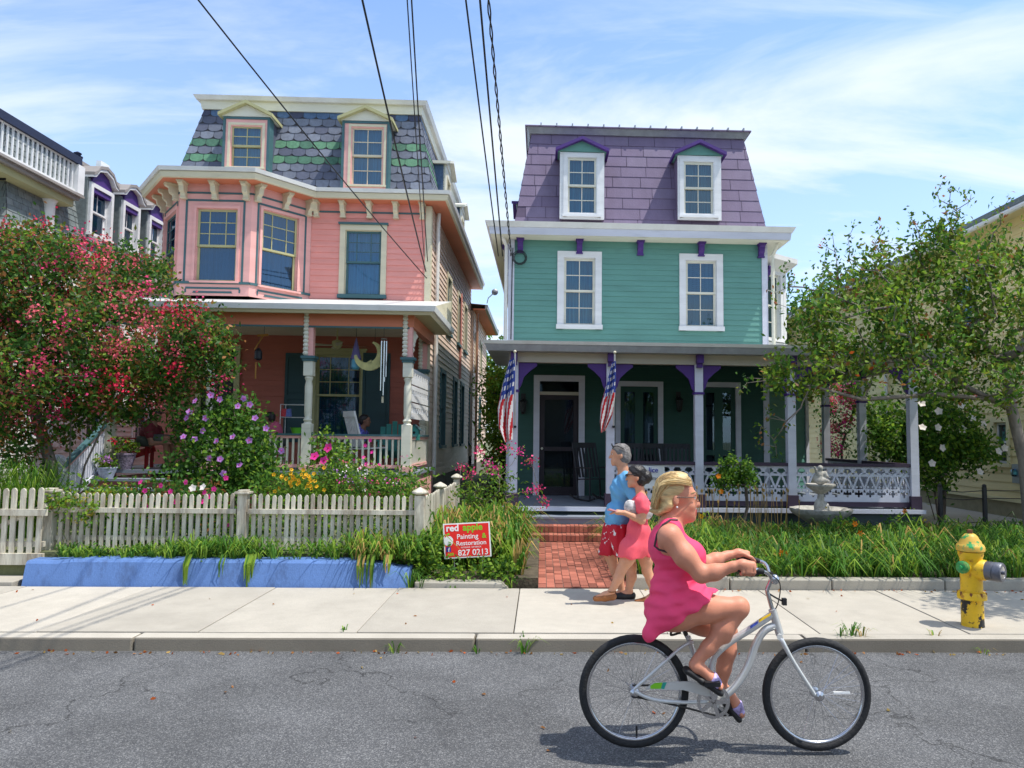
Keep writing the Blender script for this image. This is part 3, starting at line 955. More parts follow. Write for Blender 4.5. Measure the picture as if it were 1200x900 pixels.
for x in (553.5, 561.5):
    v = max(vu(x, uW), VB1 + 1.0); hs.append(window(wing, PH, v - .45, v + .45, 4.3, 5.6, cas=.1, cm='cream', sm='teal_trim', curtain='curtain_dark'))
v = vu(561, uW); hs.append(window(wing, PH, v - .45, v + .45, 1.6, 3.4, cas=.1, cm='teal_trim', sm='teal_trim', curtain='curtain_dark'))
zWing = A(556, 365, VB1 + .3)[1]
b = MB(); siding(wing, b, VB1, VB2, zF - .3, zWing, .135, hs, 'side_siding', lip=.022); b.box(uL, uW - .001, VB1 + .02, VB1 + .04, zF, zWing, 'side_siding'); b.build('wing_wall', PH, fix=False)
b = MB()
moulding([(uW, VB1 - .15), (uW, VB2 + .3)], [(-.02, zWing + .0), (.42, zWing), (.42, zWing + .03), (-.02, zWing + .03)], b, 'salmon_soffit')
b.build('wing_soffit', PH)
b = MB(); moulding([(uW, VB1 - .15), (uW, VB2 + .3)], [(.421, zWing - .01), (.50, zWing + .02), (.52, zWing + .16), (.421, zWing + .16)], b, 'metal_grey')
b.face([(uW + .5, VB1 - .15, zWing + .165), (uW + .5, VB2 + .3, zWing + .165), (uL, VB2 + .3, zWing + .7), (uL, VB1 - .15, zWing + .7)], 'tin'); b.build('wing_roof', PH, fix=False)
# closed dark body behind the walls
b = MB()
b.box(uL + .05, uR - .45, VPF + .45, VB1 - .05, .1, zM0 - .02, 'interior'); b.box(uL + .05, uW - .45, VB1 + .06, VB2, .1, zWing - .02, 'interior')
b.box(uL + .7, uR - .6, VPF + 1.0, VB1 - .05, zM0, zM1, 'interior')
lw = Pl((uL, VB2), (0, -1), (-1, 0)); siding(lw, b, 0, VB2 - VPF, 0, zW + .05, .135, [], 'pink_siding')
b.box(uL, uR, VPF + .02, VPF + .12, zPR - .1, zPR + .05, 'interior')
b.face([(bc0, VPF - DB + .25, zW + .02), (bc1, VPF - DB + .25, zW + .02), (be, VPF, zW + .02), (uL, VPF, zW + .02)], 'interior')
b.face([(bc0, VPF - DB, zPR), (bc1, VPF - DB, zPR), (be, VPF, zPR), (uL, VPF, zPR)], 'interior')
b.build('inner_wall', PH, fix=False)
b = MB(); right.box(b, VPF + .0, VB1, -.12, .01, 0, zF - .3, 'stone_base'); wing.box(b, VB1, VB2, -.12, .01, 0, zF - .3, 'stone_base'); b.build('foundation', PH)
# downspout, vent pipe, dish
b = MB()
b.tube([(uR + .10, VPF + .62, zC - .1), (uR + .09, VPF + .60, zW - .25), (uR + .09, VPF + .60, zF - .2)], .045, 'gutter_white', 8)
b.build('downspout', PH)
b = MB(); b.tube([(uW + .14, VB1 + .1, zWing - .1), (uW + .14, VB1 + .1, .6)], .045, 'copper_pipe', 8); b.build('drain_pipe', PH)
b = MB(); b.tube([(uR + .05, vu(531, uR) + 1.1, zW - .8), (uR + .05, vu(531, uR) + 1.1, 3.6)], .035, 'pink_siding', 8); b.build('conduit', PH)
b = MB(); c = (uR + .55, VB1 + .3, zWing + .30); b.tube([c, (c[0] + .05, c[1], c[2] + .2), (c[0] + .28, c[1], c[2] + .42)], .018, 'metal_grey', 6)
b.lathe([(.01, .0), (.07, .015), (.12, .05), (.12, .06), (.02, .02)], (c[0] + .28, c[1] - .05, c[2] + .42), 'metal_grey', 12, 'v'); b.build('satellite_dish', PH)

# ---------------------------------------------------------------- pink porch
pU0 = A(105, 450, VPP)[0]; pU1 = A(478, 450, VPP)[0] + .12
pf = Pl((0, VPP), (1, 0), (0, -1))
zBm0, zBm1 = A(420, 383, VPP)[1], A(420, 371, VPP)[1]
zE = A(430, 361, VPP - .35)[1]
# floor, base skirt
b = MB(); b.box(pU0, pU1 + .05, VPP - .12, VPF - .01, zF - .06, zF, 'grey_step'); b.build('porch_floor', PH)
b = MB(); stL, stR = A(112, 560, VPP)[0], A(206, 560, VPP)[0]
b.box(stR, pU1, VPP - .02, VPP + .06, ZL - .1, zF - .06, 'step_red'); b.box(pU0, stL, VPP - .02, VPP + .06, ZL - .1, zF - .06, 'step_red')
b.box(pU1 - .06, pU1, VPP + .061, VPF, ZL - .3, zF - .06, 'pink_paint'); b.build('porch_skirt', PH)
# beams and roof
b = MB(); b.box(pU0, pU1 - .02, VPP - .07, VPP + .07, zBm0, zBm1 + .06, 'salmon_soffit'); b.box(pU1 - .16, pU1 - .02, VPP + .071, VPF - .02, zBm0, zBm1 + .06, 'salmon_soffit')
b.box(pU0, pU1 - .1, VPP - .075, VPP - .06, zBm0 - .035, zBm0 - .001, 'teal_trim'); b.build('porch_beam', PH)
ppath = [(pU0, VPF), (pU0, VPP), (pU1, VPP), (pU1, VPF)]
b = MB(); moulding(ppath, [(-.1, zBm1 + .03), (.33, zBm1 + .03), (.33, zBm1 + .05), (-.1, zBm1 + .05)], b, 'olive_trim')
moulding(ppath, [(.28, zBm1 + .051), (.32, zBm1 - .0), (.36, zE - .05), (.28, zE - .05)], b, 'cream'); b.build('porch_fascia', PH)
b = MB(); moulding(ppath, [(.26, zE - .049), (.41, zE - .049), (.43, zE + .05), (.26, zE + .06)], b, 'gutter_white'); b.build('porch_gutter', PH)
b = MB(); b.face([(pU0 - .35, VPP - .35, zE + .04), (pU1 + .35, VPP - .35, zE + .04), (pU1 + .35, VPF - .0, zPR + .02), (pU0 - .35, VPF, zPR + .02)], 'tin')
b.face([(pU1 + .35, VPP - .35, zE + .04), (pU1 + .35, VPF, zE + .04), (pU1 + .35, VPF, zPR + .02)], 'cream'); b.build('porch_roof', PH, fix=False)
b = MB(); b.box(pU0, pU1 - .1, VPP + .08, VPF - .02, zBm1 - .04, zBm1 - .01, 'cream'); b.box(pU0, pU1 - .2, VPP + .25, VPP + .37, zBm1 - .12, zBm1 - .041, 'cream'); b.build('porch_ceiling', PH)


def pink_post(u, v, half=False):
    b = MB(); r = .085
    zr = zF + .78
    b.box(u - .11, u + .11, v - .11, v + .11, zF - .25, zF + .10, 'pink_paint')
    b.box(u - r, u + r, v - r, v + r, zF + .10, zr + .10, 'cream_pale')
    zc = zBm0 - .62
    prof = [(.085, zr + .10), (.06, zr + .13), (.085, zr + .17), (.055, zr + .22), (.07, zr + .30), (.072, zr + .8), (.055, zc - .42), (.08, zc - .36), (.06, zc - .32)]
    b.lathe([(x, z - zr) for x, z in prof], (u, v, zr), 'cream_pale', 12)
    b.box(u - r, u + r, v - r, v + r, zc - .32, zc, 'cream_pale')
    o = b.build('porch_post', PH, smooth=True)
    b = MB(); b.box(u - .13, u + .13, v - .13, v + .13, zc, zc + .05, 'teal_trim'); b.box(u - .105, u + .105, v - .105, v + .105, zc - .05, zc - .001, 'teal_trim'); b.build('capital', o)
    b = MB(); b.box(u - .02, u + .075, v - .06, v + .06, zc + .05, zBm0, 'pink_paint')
    k = 0; z = zc + .06
    while z < zBm0 + .25:
        b.ball((u - .055, v - .085, z + .04), .055, 'cream_pale', 8, 4, (1, .7, .8)); z += .075
    b.box(u - .085, u - .021, v - .06, v + .05, zc + .05, zBm0, 'cream_pale')
    b.build('post_bracket', o)
    return o


posts_u = [A(362, 450, VPP)[0], A(478, 450, VPP)[0], A(247, 450, VPP)[0], A(127, 520, VPP)[0]]
for u in posts_u: pink_post(u, VPP)
pink_post(uR + .02 - .1, VPF - .12)


def railing(name, par, p0, p1, z0, z1, bm, rm, gap=.105, bw=.035, topm=None, sub=None):
    a = Vector(p0); c = Vector(p1); d = c - a; n = max(2, int(d.length / gap))
    b = MB()
    for i in range(n):
        q = a + d * ((i + .5) / n)
        b.box(q.x - bw / 2, q.x + bw / 2, q.y - bw / 2, q.y + bw / 2, z0 + .05, z1 - .07, bm)
    o = b.build(name, par)
    b = MB(); b.beam((a.x, a.y, z1 - .045), (c.x, c.y, z1 - .045), .07, .05, rm); b.beam((a.x, a.y, z0 + .02), (c.x, c.y, z0 + .02), .06, .06, rm)
    if topm: b.beam((a.x, a.y, z1), (c.x, c.y, z1), .11, .035, topm)
    b.build('rail', o)
    return o


zr = zF + .68
for a0, a1 in ((posts_u[0], posts_u[1]), (posts_u[2], posts_u[0])):
    railing('railing', PH, (a0 + .09, VPP), (a1 - .09, VPP), zF + .08, zr, 'cream_pale', 'pink_paint', topm='teal_trim')
railing('railing', PH, (posts_u[1], VPP + .1), (posts_u[1], VPF - .2), zF + .08, zr, 'cream_pale', 'pink_paint', topm='teal_trim')
# fretwork panel on the right end between post and house
b = MB(); x = posts_u[1] + .02
for z in (1.62, 1.95, 2.28):
    b.box(x, x + .04, VPP + .1, VPF - .25, zF + z - .62, zF + z - .50, 'white_paint'); b.box(x, x + .04, VPP + .1, VPF - .25, zF + z - .40, zF + z - .32, 'white_paint')
    for k in range(9): b.box(x + .002, x + .038, VPP + .14 + k * .25, VPP + .26 + k * .25, zF + z - .50, zF + z - .40, 'white_paint')
b.build('fretwork_panel', PH)
b = MB(); bb = []
for k in range(8): b.ball((x, VPP + .14 + .06 * k, zBm0 - .05 - .5 * math.exp(-k * .35)), .06, 'cream_pale', 6, 4)
b.prism([(VPP + .08, zBm0 - .75), (VPP + .16, zBm0 - .6), (VPP + .22, zBm0 - .3), (VPP + .5, zBm0 - .1), (VPP + .6, zBm0), (VPP + .08, zBm0)], x - .02, x + .02, 'cream_pale', 'vz'); b.build('corner_bracket', PH)

# porch back wall: clapboard, door, window with shutters
hs = []
wq = rect(front, 365, 411, 428, 516)
hs.append(window(front, PH, wq[0], wq[1], wq[2], wq[3], cas=.09, cm='olive_trim', sm='olive_trim', up=(3, 3), lo=(1, 1), curtain='curtain_dark', cap='olive_trim', glass='glass', split=.5))
for (x0, x1) in ((334, 364), (425, 457)):
    r = rect(front, x0, 414, x1, 518); b = MB()
    front.box(b, r[0], r[1], .02, .035, r[2], r[3], 'shutter')
    for q in (0, 1):
        za, zb = r[2] + (r[3] - r[2]) * (.03 + .5 * q), r[2] + (r[3] - r[2]) * (.47 + .5 * q)
        front.box(b, r[0] + .07, r[1] - .07, .035, .045, za + .05, zb - .05, 'shutter')
    for x in (r[0], r[1] - .06): front.box(b, x, x + .06, .035, .055, r[2], r[3], 'shutter')
    for k in (0, .5, 1): zz = r[2] + (r[3] - r[2] - .08) * k; front.box(b, r[0] + .06, r[1] - .06, .035, .054, zz, zz + .08, 'shutter')
    b.build('shutter', PH)
r = rect(front, 246, 404, 281, 500); zt = r[3]
b = MB(); front.box(b, r[0] - .3, r[0] - .19, -.02, .05, zF, zt, 'olive_trim'); front.box(b, r[1] - .12, r[1], -.02, .05, zF, zt, 'olive_trim'); front.box(b, r[0] - .19, r[1] - .12, -.02, .048, zt - .12, zt, 'olive_trim')
front.box(b, r[0] - .19, r[1] - .12, -.02, .045, zt - .68, zt - .60, 'olive_trim')
d = b.build('door', PH)
b = MB(); front.box(b, r[0] - .19, r[1] - .12, -.07, -.03, zF, zt - .68, 'door_dark'); front.box(b, r[0] - .1, r[1] - .2, -.03, -.02, zF + .2, zF + .9, 'olive_trim'); b.build('leaf', d)
b = MB(); front.quad(b, r[0] - .19, r[1] - .12, zt - .6, zt - .12, -.03, 'glass_dim'); b.build('transom', d, fix=False)
b = MB(); b.ball(front.p(r[1] - .19, .0, zF + 1.0), .03, 'metal_grey'); b.build('handle', d)
hs.append((r[0] - .25, r[1] - .05, zF, zt - .05))
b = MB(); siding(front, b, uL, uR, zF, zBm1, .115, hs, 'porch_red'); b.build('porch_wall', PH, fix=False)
# steps up to the porch with a sloping handrail
b = MB(); ns = 4; sw = .29
for k in range(ns):
    zt = ZL + (zF - ZL) * (k + 1) / (ns + 1)
    v1 = VPP - .12 - (ns - 1 - k) * sw
    b.box(stL, stR, v1 - sw, VPP - .03, ZL - .1 if k == 0 else ZL + (zF - ZL) * k / (ns + 1), zt - .045, 'step_red')
    b.box(stL - .03, stR + .03, v1 - sw - .03, v1 + .0, zt - .044, zt, 'grey_step')
b.build('porch_steps', PH)
hp0 = at(73, 575, VPP - 1.35); hu = posts_u[3] - .05
b = MB(); n = 17; pA = Vector((hp0[0], VPP - 1.45, ZL + .78)); pB = Vector((hu, VPP - .05, zF + .82))
for i in range(n):
    q = pA.lerp(pB, (i + .6) / n); zb = ZL + .1 + (zF - ZL) * (i / n)
    b.box(q.x - .02, q.x + .02, q.y - .02, q.y + .02, zb, q.z - .02, 'lilac_white')
o = b.build('stair_railing', PH)
b = MB(); b.beam(pA, pB, .10, .05, 'teal_trim'); b.beam(pA - Vector((0, 0, .05)), pB - Vector((0, 0, .05)), .06, .05, 'pink_paint')
b.beam((pA.x, pA.y, ZL + .12), (pB.x, pB.y, zF + .06), .07, .07, 'lilac_white'); b.build('handrail', o)
b = MB(); b.box(pA.x - .08, pA.x + .08, pA.y - .12, pA.y + .04, ZL - .1, ZL + .82, 'lilac_white'); b.ball((pA.x, pA.y - .04, ZL + .93), .11, 'lilac_white'); b.build('newel', o)
# ceiling fan over the right half of the porch
fc = at(395, 404, VPP + 1.25); b = MB()
b.tube([(fc[0], fc[1], zBm1 - .04), (fc[0], fc[1], fc[2] + .05)], .018, 'olive_trim', 8); b.lathe([(.03, .1), (.10, .07), (.11, 0), (.08, -.06), (.02, -.1)], fc, 'olive_trim', 12)
o = b.build('ceiling_fan', PH, smooth=True)
for k in range(4):
    an = k * math.pi / 2 + .35; c, s = math.cos(an), math.sin(an); b = MB()
    P = lambda r_, w_: (fc[0] + c * r_ - s * w_, fc[1] + s * r_ + c * w_, fc[2] - .01 + w_ * .15)
    b.mesh([P(.1, -.03), P(.55, -.075), P(.62, 0), P(.55, .075), P(.1, .03)], [(0, 1, 2, 3, 4)], 'cream'); 
    b.mesh([tuple(Vector(P(x, y)) - Vector((0, 0, .015))) for x, y in ((.1, -.03), (.55, -.075), (.62, 0), (.55, .075), (.1, .03))], [(4, 3, 2, 1, 0)], 'cream'); b.build('fan_blade', o)
# ================================================================ GREEN HOUSE
GH = thing('green_house', 'teal green clapboard house with a purple shingled mansard roof and a deep front porch', 'house', (2.4, VGF, 0))
gL = A(597, 350, VGF)[0]; gR = A(898, 350, VGF)[0]
gf = Pl((0, VGF), (1, 0), (0, -1)); gp = Pl((0, VGP), (1, 0), (0, -1))
zGF = A(760, 594, VGP)[1]; zGW = A(750, 284, VGF)[1]; zGR = A(750, 406, VGF)[1]
GVB = 27.0
hs = []
for x0, x1, y0, y1, cu in ((653, 705, 295, 386, 'curtain_sky_teal'), (796, 847, 298, 388, 'curtain_green')):
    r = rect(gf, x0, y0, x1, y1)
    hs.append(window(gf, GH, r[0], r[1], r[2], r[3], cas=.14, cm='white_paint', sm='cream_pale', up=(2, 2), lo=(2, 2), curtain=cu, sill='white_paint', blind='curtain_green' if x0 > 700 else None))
b = MB(); siding(gf, b, gL, gR, zGR - .1, zGW + .1, .118, hs, 'green_siding', lip=.016); b.build('wall', GH, fix=False)
b = MB(); gf.box(b, gL - .02, gL + .10, -.1, .035, zGF, zGW, 'lilac_white'); b.box(gL - .03, gL - .001, VGF - .03, VGF + .12, zGF, zGW, 'lilac_white')
b.build('corner_board', GH)
b = MB(); gf.box(b, gR - .10, gR + .02, -.1, .035, zGF, zGW, 'lilac_white'); b.box(gR + .021, gR + .03, VGF - .03, VGF + .12, zGF, zGW, 'lilac_white'); b.build('corner_board', GH)
# cornice, gutter, brackets
zGC = A(750, 264, VGF - .42)[1]; zGs = A(750, 279, VGF - .42)[1]
gpath = [(gL, GVB), (gL, VGF), (gR, VGF), (gR, VGF + 1.0)]
gpath2 = [(gL, GVB), (gL, VGF), (gR, VGF), (gR, GVB)]
b = MB(); moulding(gpath2, [(-.1, zGW + .0), (.40, zGW + .0), (.40, zGW + .03), (-.1, zGW + .03)], b, 'cream_pale'); b.build('soffit', GH)
b = MB(); moulding(gpath2, [(.34, zGW + .031), (.42, zGW + .01), (.44, zGC - .1), (.34, zGC - .1)], b, 'lilac_white'); b.build('fascia', GH)
b = MB(); moulding(gpath2, [(.33, zGC - .099), (.46, zGC - .099), (.52, zGC + .01), (.33, zGC + .02)], b, 'gutter_white'); b.build('gutter', GH)
b = MB(); b.face([(gL - .4, VGF - .4, zGC), (gR + .4, VGF - .4, zGC), (gR + .4, GVB, zGC), (gL - .4, GVB, zGC)], 'tin'); b.build('cornice_roof', GH, fix=False)
for x in (610, 679, 750, 821, 891): bracket(gf, GH, A(x, 280, VGF)[0], zGW + .0, .12, .20, .29, 'purple')
lft = Pl((gL, VGF), (0, 1), (-1, 0)); rgt = Pl((gR, 0), (0, 1), (1, 0))
for v in (.5, 1.9, 3.3): bracket(lft, GH, v, zGW, .13, .22, .34, 'purple')
# mansard
gz0, gz1 = zGC + .0, A(745, 160, VGF + .55)[1]
a0, a1 = A(602, 262, VGF)[0], A(899, 266, VGF)[0]; b0, b1 = A(623, 160, VGF + .55)[0], A(871, 165, VGF + .55)[0]
sf = Slope(gf, a0, a1, gz0, b0, b1, gz1, .55)
sr = Slope(Pl((a1, VGF), (0, 1), (1, 0)), 0, GVB - VGF, gz0, .55, GVB - VGF, gz1, a1 - b1)
sl_ = Slope(Pl((a0, GVB), (0, -1), (-1, 0)), 0, GVB - VGF, gz0, 0, GVB - VGF - .55, gz1, b0 - a0)
b = MB()
for s in (sf, sr, sl_):
    s.back(b, 'purple_gap'); s.shingles(b, 9, .62, SQUARE, lambda r, a: RN.choice(['purple_shingle', 'purple_shingle', 'purple_shingle_pale']), jit=1)
b.build('mansard_roof', GH, fix=False)
tp = [(b0, GVB), (b0, VGF + .55), (b1, VGF + .55), (b1, GVB)]
b = MB(); moulding(tp, [(-.2, gz1 - .01), (.05, gz1 - .01), (.12, gz1 + .12), (-.2, gz1 + .12)], b, 'metal_grey'); moulding(tp, [(-.3, gz1 + .121), (.15, gz1 + .121), (.15, gz1 + .15), (-.3, gz1 + .17)], b, 'purple_shingle')
k = b0 + .2
while k < b1: b.box(k, k + .03, VGF + .38, VGF + .9, gz1 + .13, gz1 + .20, 'metal_grey'); k += .36
b.box(b0 + .05, b1 - .05, VGF + .6, GVB, gz1 - .1, gz1 + .11, 'tin'); b.build('roof_cornice', GH)
dpl = Pl((0, VGF - .10), (1, 0), (0, -1))
for (fx0, fx1, fy0, fy1, ap, wx0, wx1, wy0, wy1) in ((656, 708, 179, 257, 163, 664, 700, 184, 251), (794, 845, 183, 258, 167, 800, 837, 189, 252)):
    r = rect(dpl, fx0, fy0, fx1, fy1); wq = rect(dpl, wx0, wy0, wx1, wy1); za = Apl(dpl, (fx0 + fx1) / 2, ap)[1]
    zb = max(gz0 + .03, r[2])
    dormer(dpl, GH, r[0], r[1], zb, r[3], za, .9, 'white_paint', 'purple', 'green_siding', 'purple_shingle', win=(wq[0], wq[1], max(wq[2], zb + .06), wq[3]), over=.06, tfront=.02)
    window(dpl, GH, wq[0] - .07, wq[1] + .07, max(wq[2] - .05, zb + .03) - .02, wq[3] + .06, cas=.08, cm='white_paint', sm='cream_pale', curtain='curtain_sky_teal', proud=.04, sill='white_paint', deep=.035, cdep=.095)
dl = Pl((a0, VGF), (0, 1), (-1, 0))
dormer(dl, GH, 2.6, 3.7, gz0, gz0 + 1.35, gz0 + 1.6, .7, 'white_paint', 'purple', 'green_siding', 'purple_shingle', win=(2.8, 3.5, gz0 + .15, gz0 + 1.2))
window(dl, GH, 2.78, 3.52, gz0 + .13, gz0 + 1.22, cas=.08, cm='white_paint', sill='white_paint', curtain='curtain_sky_teal')
# side walls, side bay on the right
ls = Pl((gL, GVB), (0, -1), (-1, 0)); b = MB(); siding(ls, b, 0, GVB - VGF, zGF - .3, zGW + .1, .118, [], 'green_siding'); b.build('side_wall', GH, fix=False)
bv0 = VGF + 1.05; BW = .95
gu = A(919, 350, bv0 + .75)[0]
b = MB()
sb1 = Pl((gR, bv0), (gu - gR, .75), (.75, -(gu - gR))); l1 = math.hypot(gu - gR, .75)
wz0, wz1 = A(910, 400, bv0 + .4)[1], A(910, 316, bv0 + .4)[1]
hb = window(sb1, GH, .10, l1 - .10, wz0, wz1, cas=.10, cm='white_paint', sm='cream_pale', curtain='curtain_sky_teal', sill='white_paint')
siding(sb1, b, 0, l1, zGF, zGW, .118, [hb], 'green_siding'); siding(rgt, b, VGF + .1, bv0, zGF, zGW + .1, .118, [], 'green_siding')
sb2 = Pl((gu, 0), (0, 1), (1, 0)); siding(sb2, b, bv0 + .75, bv0 + 2.4, zGF, zGW, .118, [], 'green_siding')
siding(rgt, b, bv0 + 2.4, GVB, zGF, zGW + .1, .118, [], 'green_siding')
# lower storey is wider
lu = A(947, 540, bv0 + 1.3)[0]
lb1 = Pl((gR, bv0 + .5), (lu - gR, .8), (.8, -(lu - gR))); siding(lb1, b, 0, math.hypot(lu - gR, .8), zGF, zGR - .1, .118, [], 'green_siding')
b.build('side_bay', GH, fix=False)
b = MB(); bp = [(gR - .05, bv0 - .03), (gu, bv0 + .75), (gu, bv0 + 2.4), (gR, bv0 + 3.2)]
moulding(bp, [(-.1, zGW - .25), (.02, zGW - .25), (.30, zGW - .02), (.30, zGW + .10), (-.1, zGW + .12)], b, 'gutter_white'); b.build('bay_cornice', GH)
b = MB(); moulding(bp, [(-.02, zGR + .02), (.05, zGR + .02), (.05, wz0 - .02), (-.02, wz0 - .02)], b, 'white_paint')
sb1.box(b, l1 - .08, l1 + .03, -.02, .04, wz0, wz1 + .1, 'white_paint'); b.build('bay_trim', GH)
bracket(sb1, GH, l1 * .35, zGW - .2, .13, .22, .3, 'purple')
b = MB(); lb1.box(b, math.hypot(lu - gR, .8) - .1, math.hypot(lu - gR, .8), -.05, .05, zGF, zGR - .2, 'lilac_white'); b.build('corner_board', GH)
b = MB(); b.box(gL + .05, gR - .05, VGF + .4, GVB - .1, .1, gz0 - .02, 'interior'); b.box(a0 + .7, a1 - .7, VGF + 1.0, GVB - .1, gz0, gz1, 'interior'); b.box(gL, gR, VGF + .02, VGF + .12, zGR - .1, zGR + .05, 'interior')
b.box(gL, gR, GVB - .08, GVB, 0, gz1, 'green_siding'); b.build('inner_wall', GH)
b = MB(); b.tube([(gL - .25, VGF - .35, zGC - .1), (gL - .08, VGF - .02, zGW - .15), (gL - .08, VGF - .02, zGR + .1)], .04, 'gutter_white', 8); b.build('downspout', GH)
b = MB(); b.tube([(gR + .30, VGF - .3, zGC - .1), (gR + .14, VGF - .04, zGW - .25), (gR + .14, VGF - .04, zGR + .05)], .04, 'cream_pale', 8); b.build('downspout', GH)
b = MB()
for k in range(3):
    cx, cz = A(609, 302, VGF - .08); rr = .12 + .02 * k
    b.tube([(cx + math.cos(t * .5) * rr, VGF - .07 - .015 * k, cz + math.sin(t * .5) * rr) for t in range(14)], .008, 'black_iron', 5)
b.tube([(cx - .15, VGF - .07, zGW - .2), (cx - .16, VGF - .07, cz), (cx - .17, VGF - .07, zGR + .1)], .012, 'black_iron', 5); b.build('cable_coil', GH)

# ---------------------------------------------------------------- green porch (it wraps the right side)
gU0 = A(597, 500, VGP)[0]; gU1 = A(1069, 500, VGP)[0]
gposts = [A(602, 500, VGP)[0], A(715, 500, VGP)[0], A(818.5, 500, VGP)[0], A(926.5, 500, VGP)[0], A(1069, 500, VGP)[0]]
zb0, zb1 = A(760, 427, VGP)[1], A(760, 414, VGP)[1]; ze0, ze1 = A(760, 413.5, VGP - .38)[1], A(760, 404, VGP - .38)[1]
b = MB(); b.box(gU0 - .1, gU1 + .12, VGP - .18, VGF - .01, zGF - .05, zGF, 'grey_step'); b.box(gR + .01, gU1 + .12, VGF, VGF + 5, zGF - .05, zGF, 'grey_step'); b.build('porch_floor', GH)
b = MB(); b.box(gU0 - .1, gU1 + .12, VGP - .20, VGP - .181, zGF - .07, zGF + .004, 'lilac_white')
b.build('floor_edge', GH)
b = MB(); b.box(gU0 - .05, gU1 + .08, VGP - .08, VGP + .0, ZR - .1, zGF - .051, 'deck_dark'); b.box(gU1, gU1 + .08, VGP + .001, VGF + 5, ZR - .1, zGF - .051, 'deck_dark'); b.box(gU0 - .05, gU0 + .03, VGP + .001, VGF, ZR - .1, zGF - .051, 'deck_dark'); b.build('porch_skirt', GH)
b = MB(); b.box(gU0 - .02, gU1 + .1, VGP - .08, VGP + .08, zb0, zb1 + .08, 'beige_frieze'); b.box(gU1 - .06, gU1 + .1, VGP + .081, VGF + 5, zb0, zb1 + .08, 'beige_frieze'); b.box(gU0 - .02, gU0 + .12, VGP + .081, VGF - .05, zb0, zb1 + .08, 'beige_frieze'); b.build('porch_beam', GH)
b = MB(); gpp = [(gU0 - .02, VGF), (gU0 - .02, VGP), (gU1 + .1, VGP), (gU1 + .1, VGF + 5)]
moulding(gpp, [(-.12, ze0 + .01), (.36, ze0 + .0), (.38, ze0 + .0), (.42, ze1 - .03), (-.12, ze1 + .0)], b, 'metal_grey'); b.build('porch_fascia', GH)
b = MB(); moulding(gpp, [(.2, ze1 + .001), (.43, ze1 - .028), (.46, ze1 + .03), (.2, ze1 + .04)], b, 'gutter_white'); b.build('porch_gutter', GH)
b = MB(); x0, x1 = gU0 - .4, gU1 + .5
b.face([(x0, VGP - .4, ze1 + .03), (x1, VGP - .4, ze1 + .03), (gR + .1, VGF, zGR), (gL - .1, VGF, zGR)], 'tin'); b.face([(x1, VGP - .4, ze1 + .03), (x1, VGF + 5, ze1 + .03), (gR + .1, VGF + 5, zGR), (gR + .1, VGF, zGR)], 'tin')
b.face([(x0, VGP - .4, ze1 + .03), (gL - .1, VGF, zGR), (x0, VGF, ze1 + .03)], 'tin'); b.build('porch_roof', GH, fix=False)
b = MB(); b.box(gU0, gU1, VGP + .09, VGF - .02, zb1 - .02, zb1 + .01, 'green_porch_shaded'); b.box(gR + .05, gU1, VGF, VGF + 5, zb1 - .02, zb1 + .01, 'green_porch_shaded'); b.build('porch_ceiling', GH)


def green_post(u, v, sides=(1, 1), front_br=True):
    b = MB(); r = .075
    b.box(u - .10, u + .10, v - .10, v + .10, zGF, zGF + .24, 'dark_purple'); b.box(u - r, u + r, v - r, v + r, zGF + .24, zb0, 'lilac_white')
    o = b.build('porch_post', GH)
    b = MB(); zc = zb0 - .55
    b.box(u - .095, u + .095, v - .095, v + .095, zc, zc + .045, 'purple'); b.build('post_collar', o)
    for k, sg in enumerate((-1, 1)):
        if sides[k]:
            b = MB(); x = u + sg * (r + .003)
            b.prism([(x, zc + .05), (x + sg * .05, zc + .12), (x + sg * .10, zc + .28), (x + sg * .22, zc + .40), (x + sg * .34, zb0 - .06), (x + sg * .34, zb0 - .005), (x, zb0 - .005)], v - .03, v + .03, 'purple'); b.build('post_bracket', o)
    b = MB(); b.box(u - .06, u + .06, v - .23, v - .081, zb0 + .02, zb1 + .02, 'purple'); b.box(u - .05, u + .05, v - .17, v - .081, zb0 - .06, zb0 + .02, 'purple'); b.build('bracket', o)
    return o


for i, u in enumerate(gposts): green_post(u, VGP, sides=(i > 0, i < 4))
side_posts = [vu(1010, gU1 - .02), vu(968, gU1 - .02)]
for v in side_posts: green_post(gU1 - .02, v, (0, 0))


def panel_solid(a, z):
    """cut-out pattern of one balustrade motif; a 0..1 across, z 0..1 up"""
    x = a - .5; ax = abs(x)
    if z < .10 or z > .955: return True
    # row of spades along the top
    if z > .76:
        if .80 < z < .95:
            if (x * 2.2) ** 2 + ((z - .86) * 15) ** 2 < .62 or (ax * 3.4) ** 2 + ((z - .905) * 22) ** 2 < .75: return False
        if abs(ax) < .05 and .77 < z < .84: return False
        if ax > .36 and .78 < z < .82: return False
        return True
    # lattice of crossing straps in the middle
    if .38 < z <= .74:
        k = (z - .38) / .36
        c = .48 * (1 - k) + .05 * k
        if abs(ax - c) < .085: return True
        if (ax - .20) ** 2 + ((z - .42) * 2.6) ** 2 < .008: return True
        if abs(z - .725) < .015: return True
        return False
    if .34 < z <= .38: return ax > .06
    # fleur de lis below
    if .13 < z < .34:
        if ax < .075 and .14 < z < .33: return False
        if abs(z - .235) < .035 and ax < .32: return False
        if (ax - .26) ** 2 + ((z - .235) * 2.2) ** 2 < .011: return False
        if (ax - .5) ** 2 + ((z - .30) * 2.2) ** 2 < .009: return False
    return True


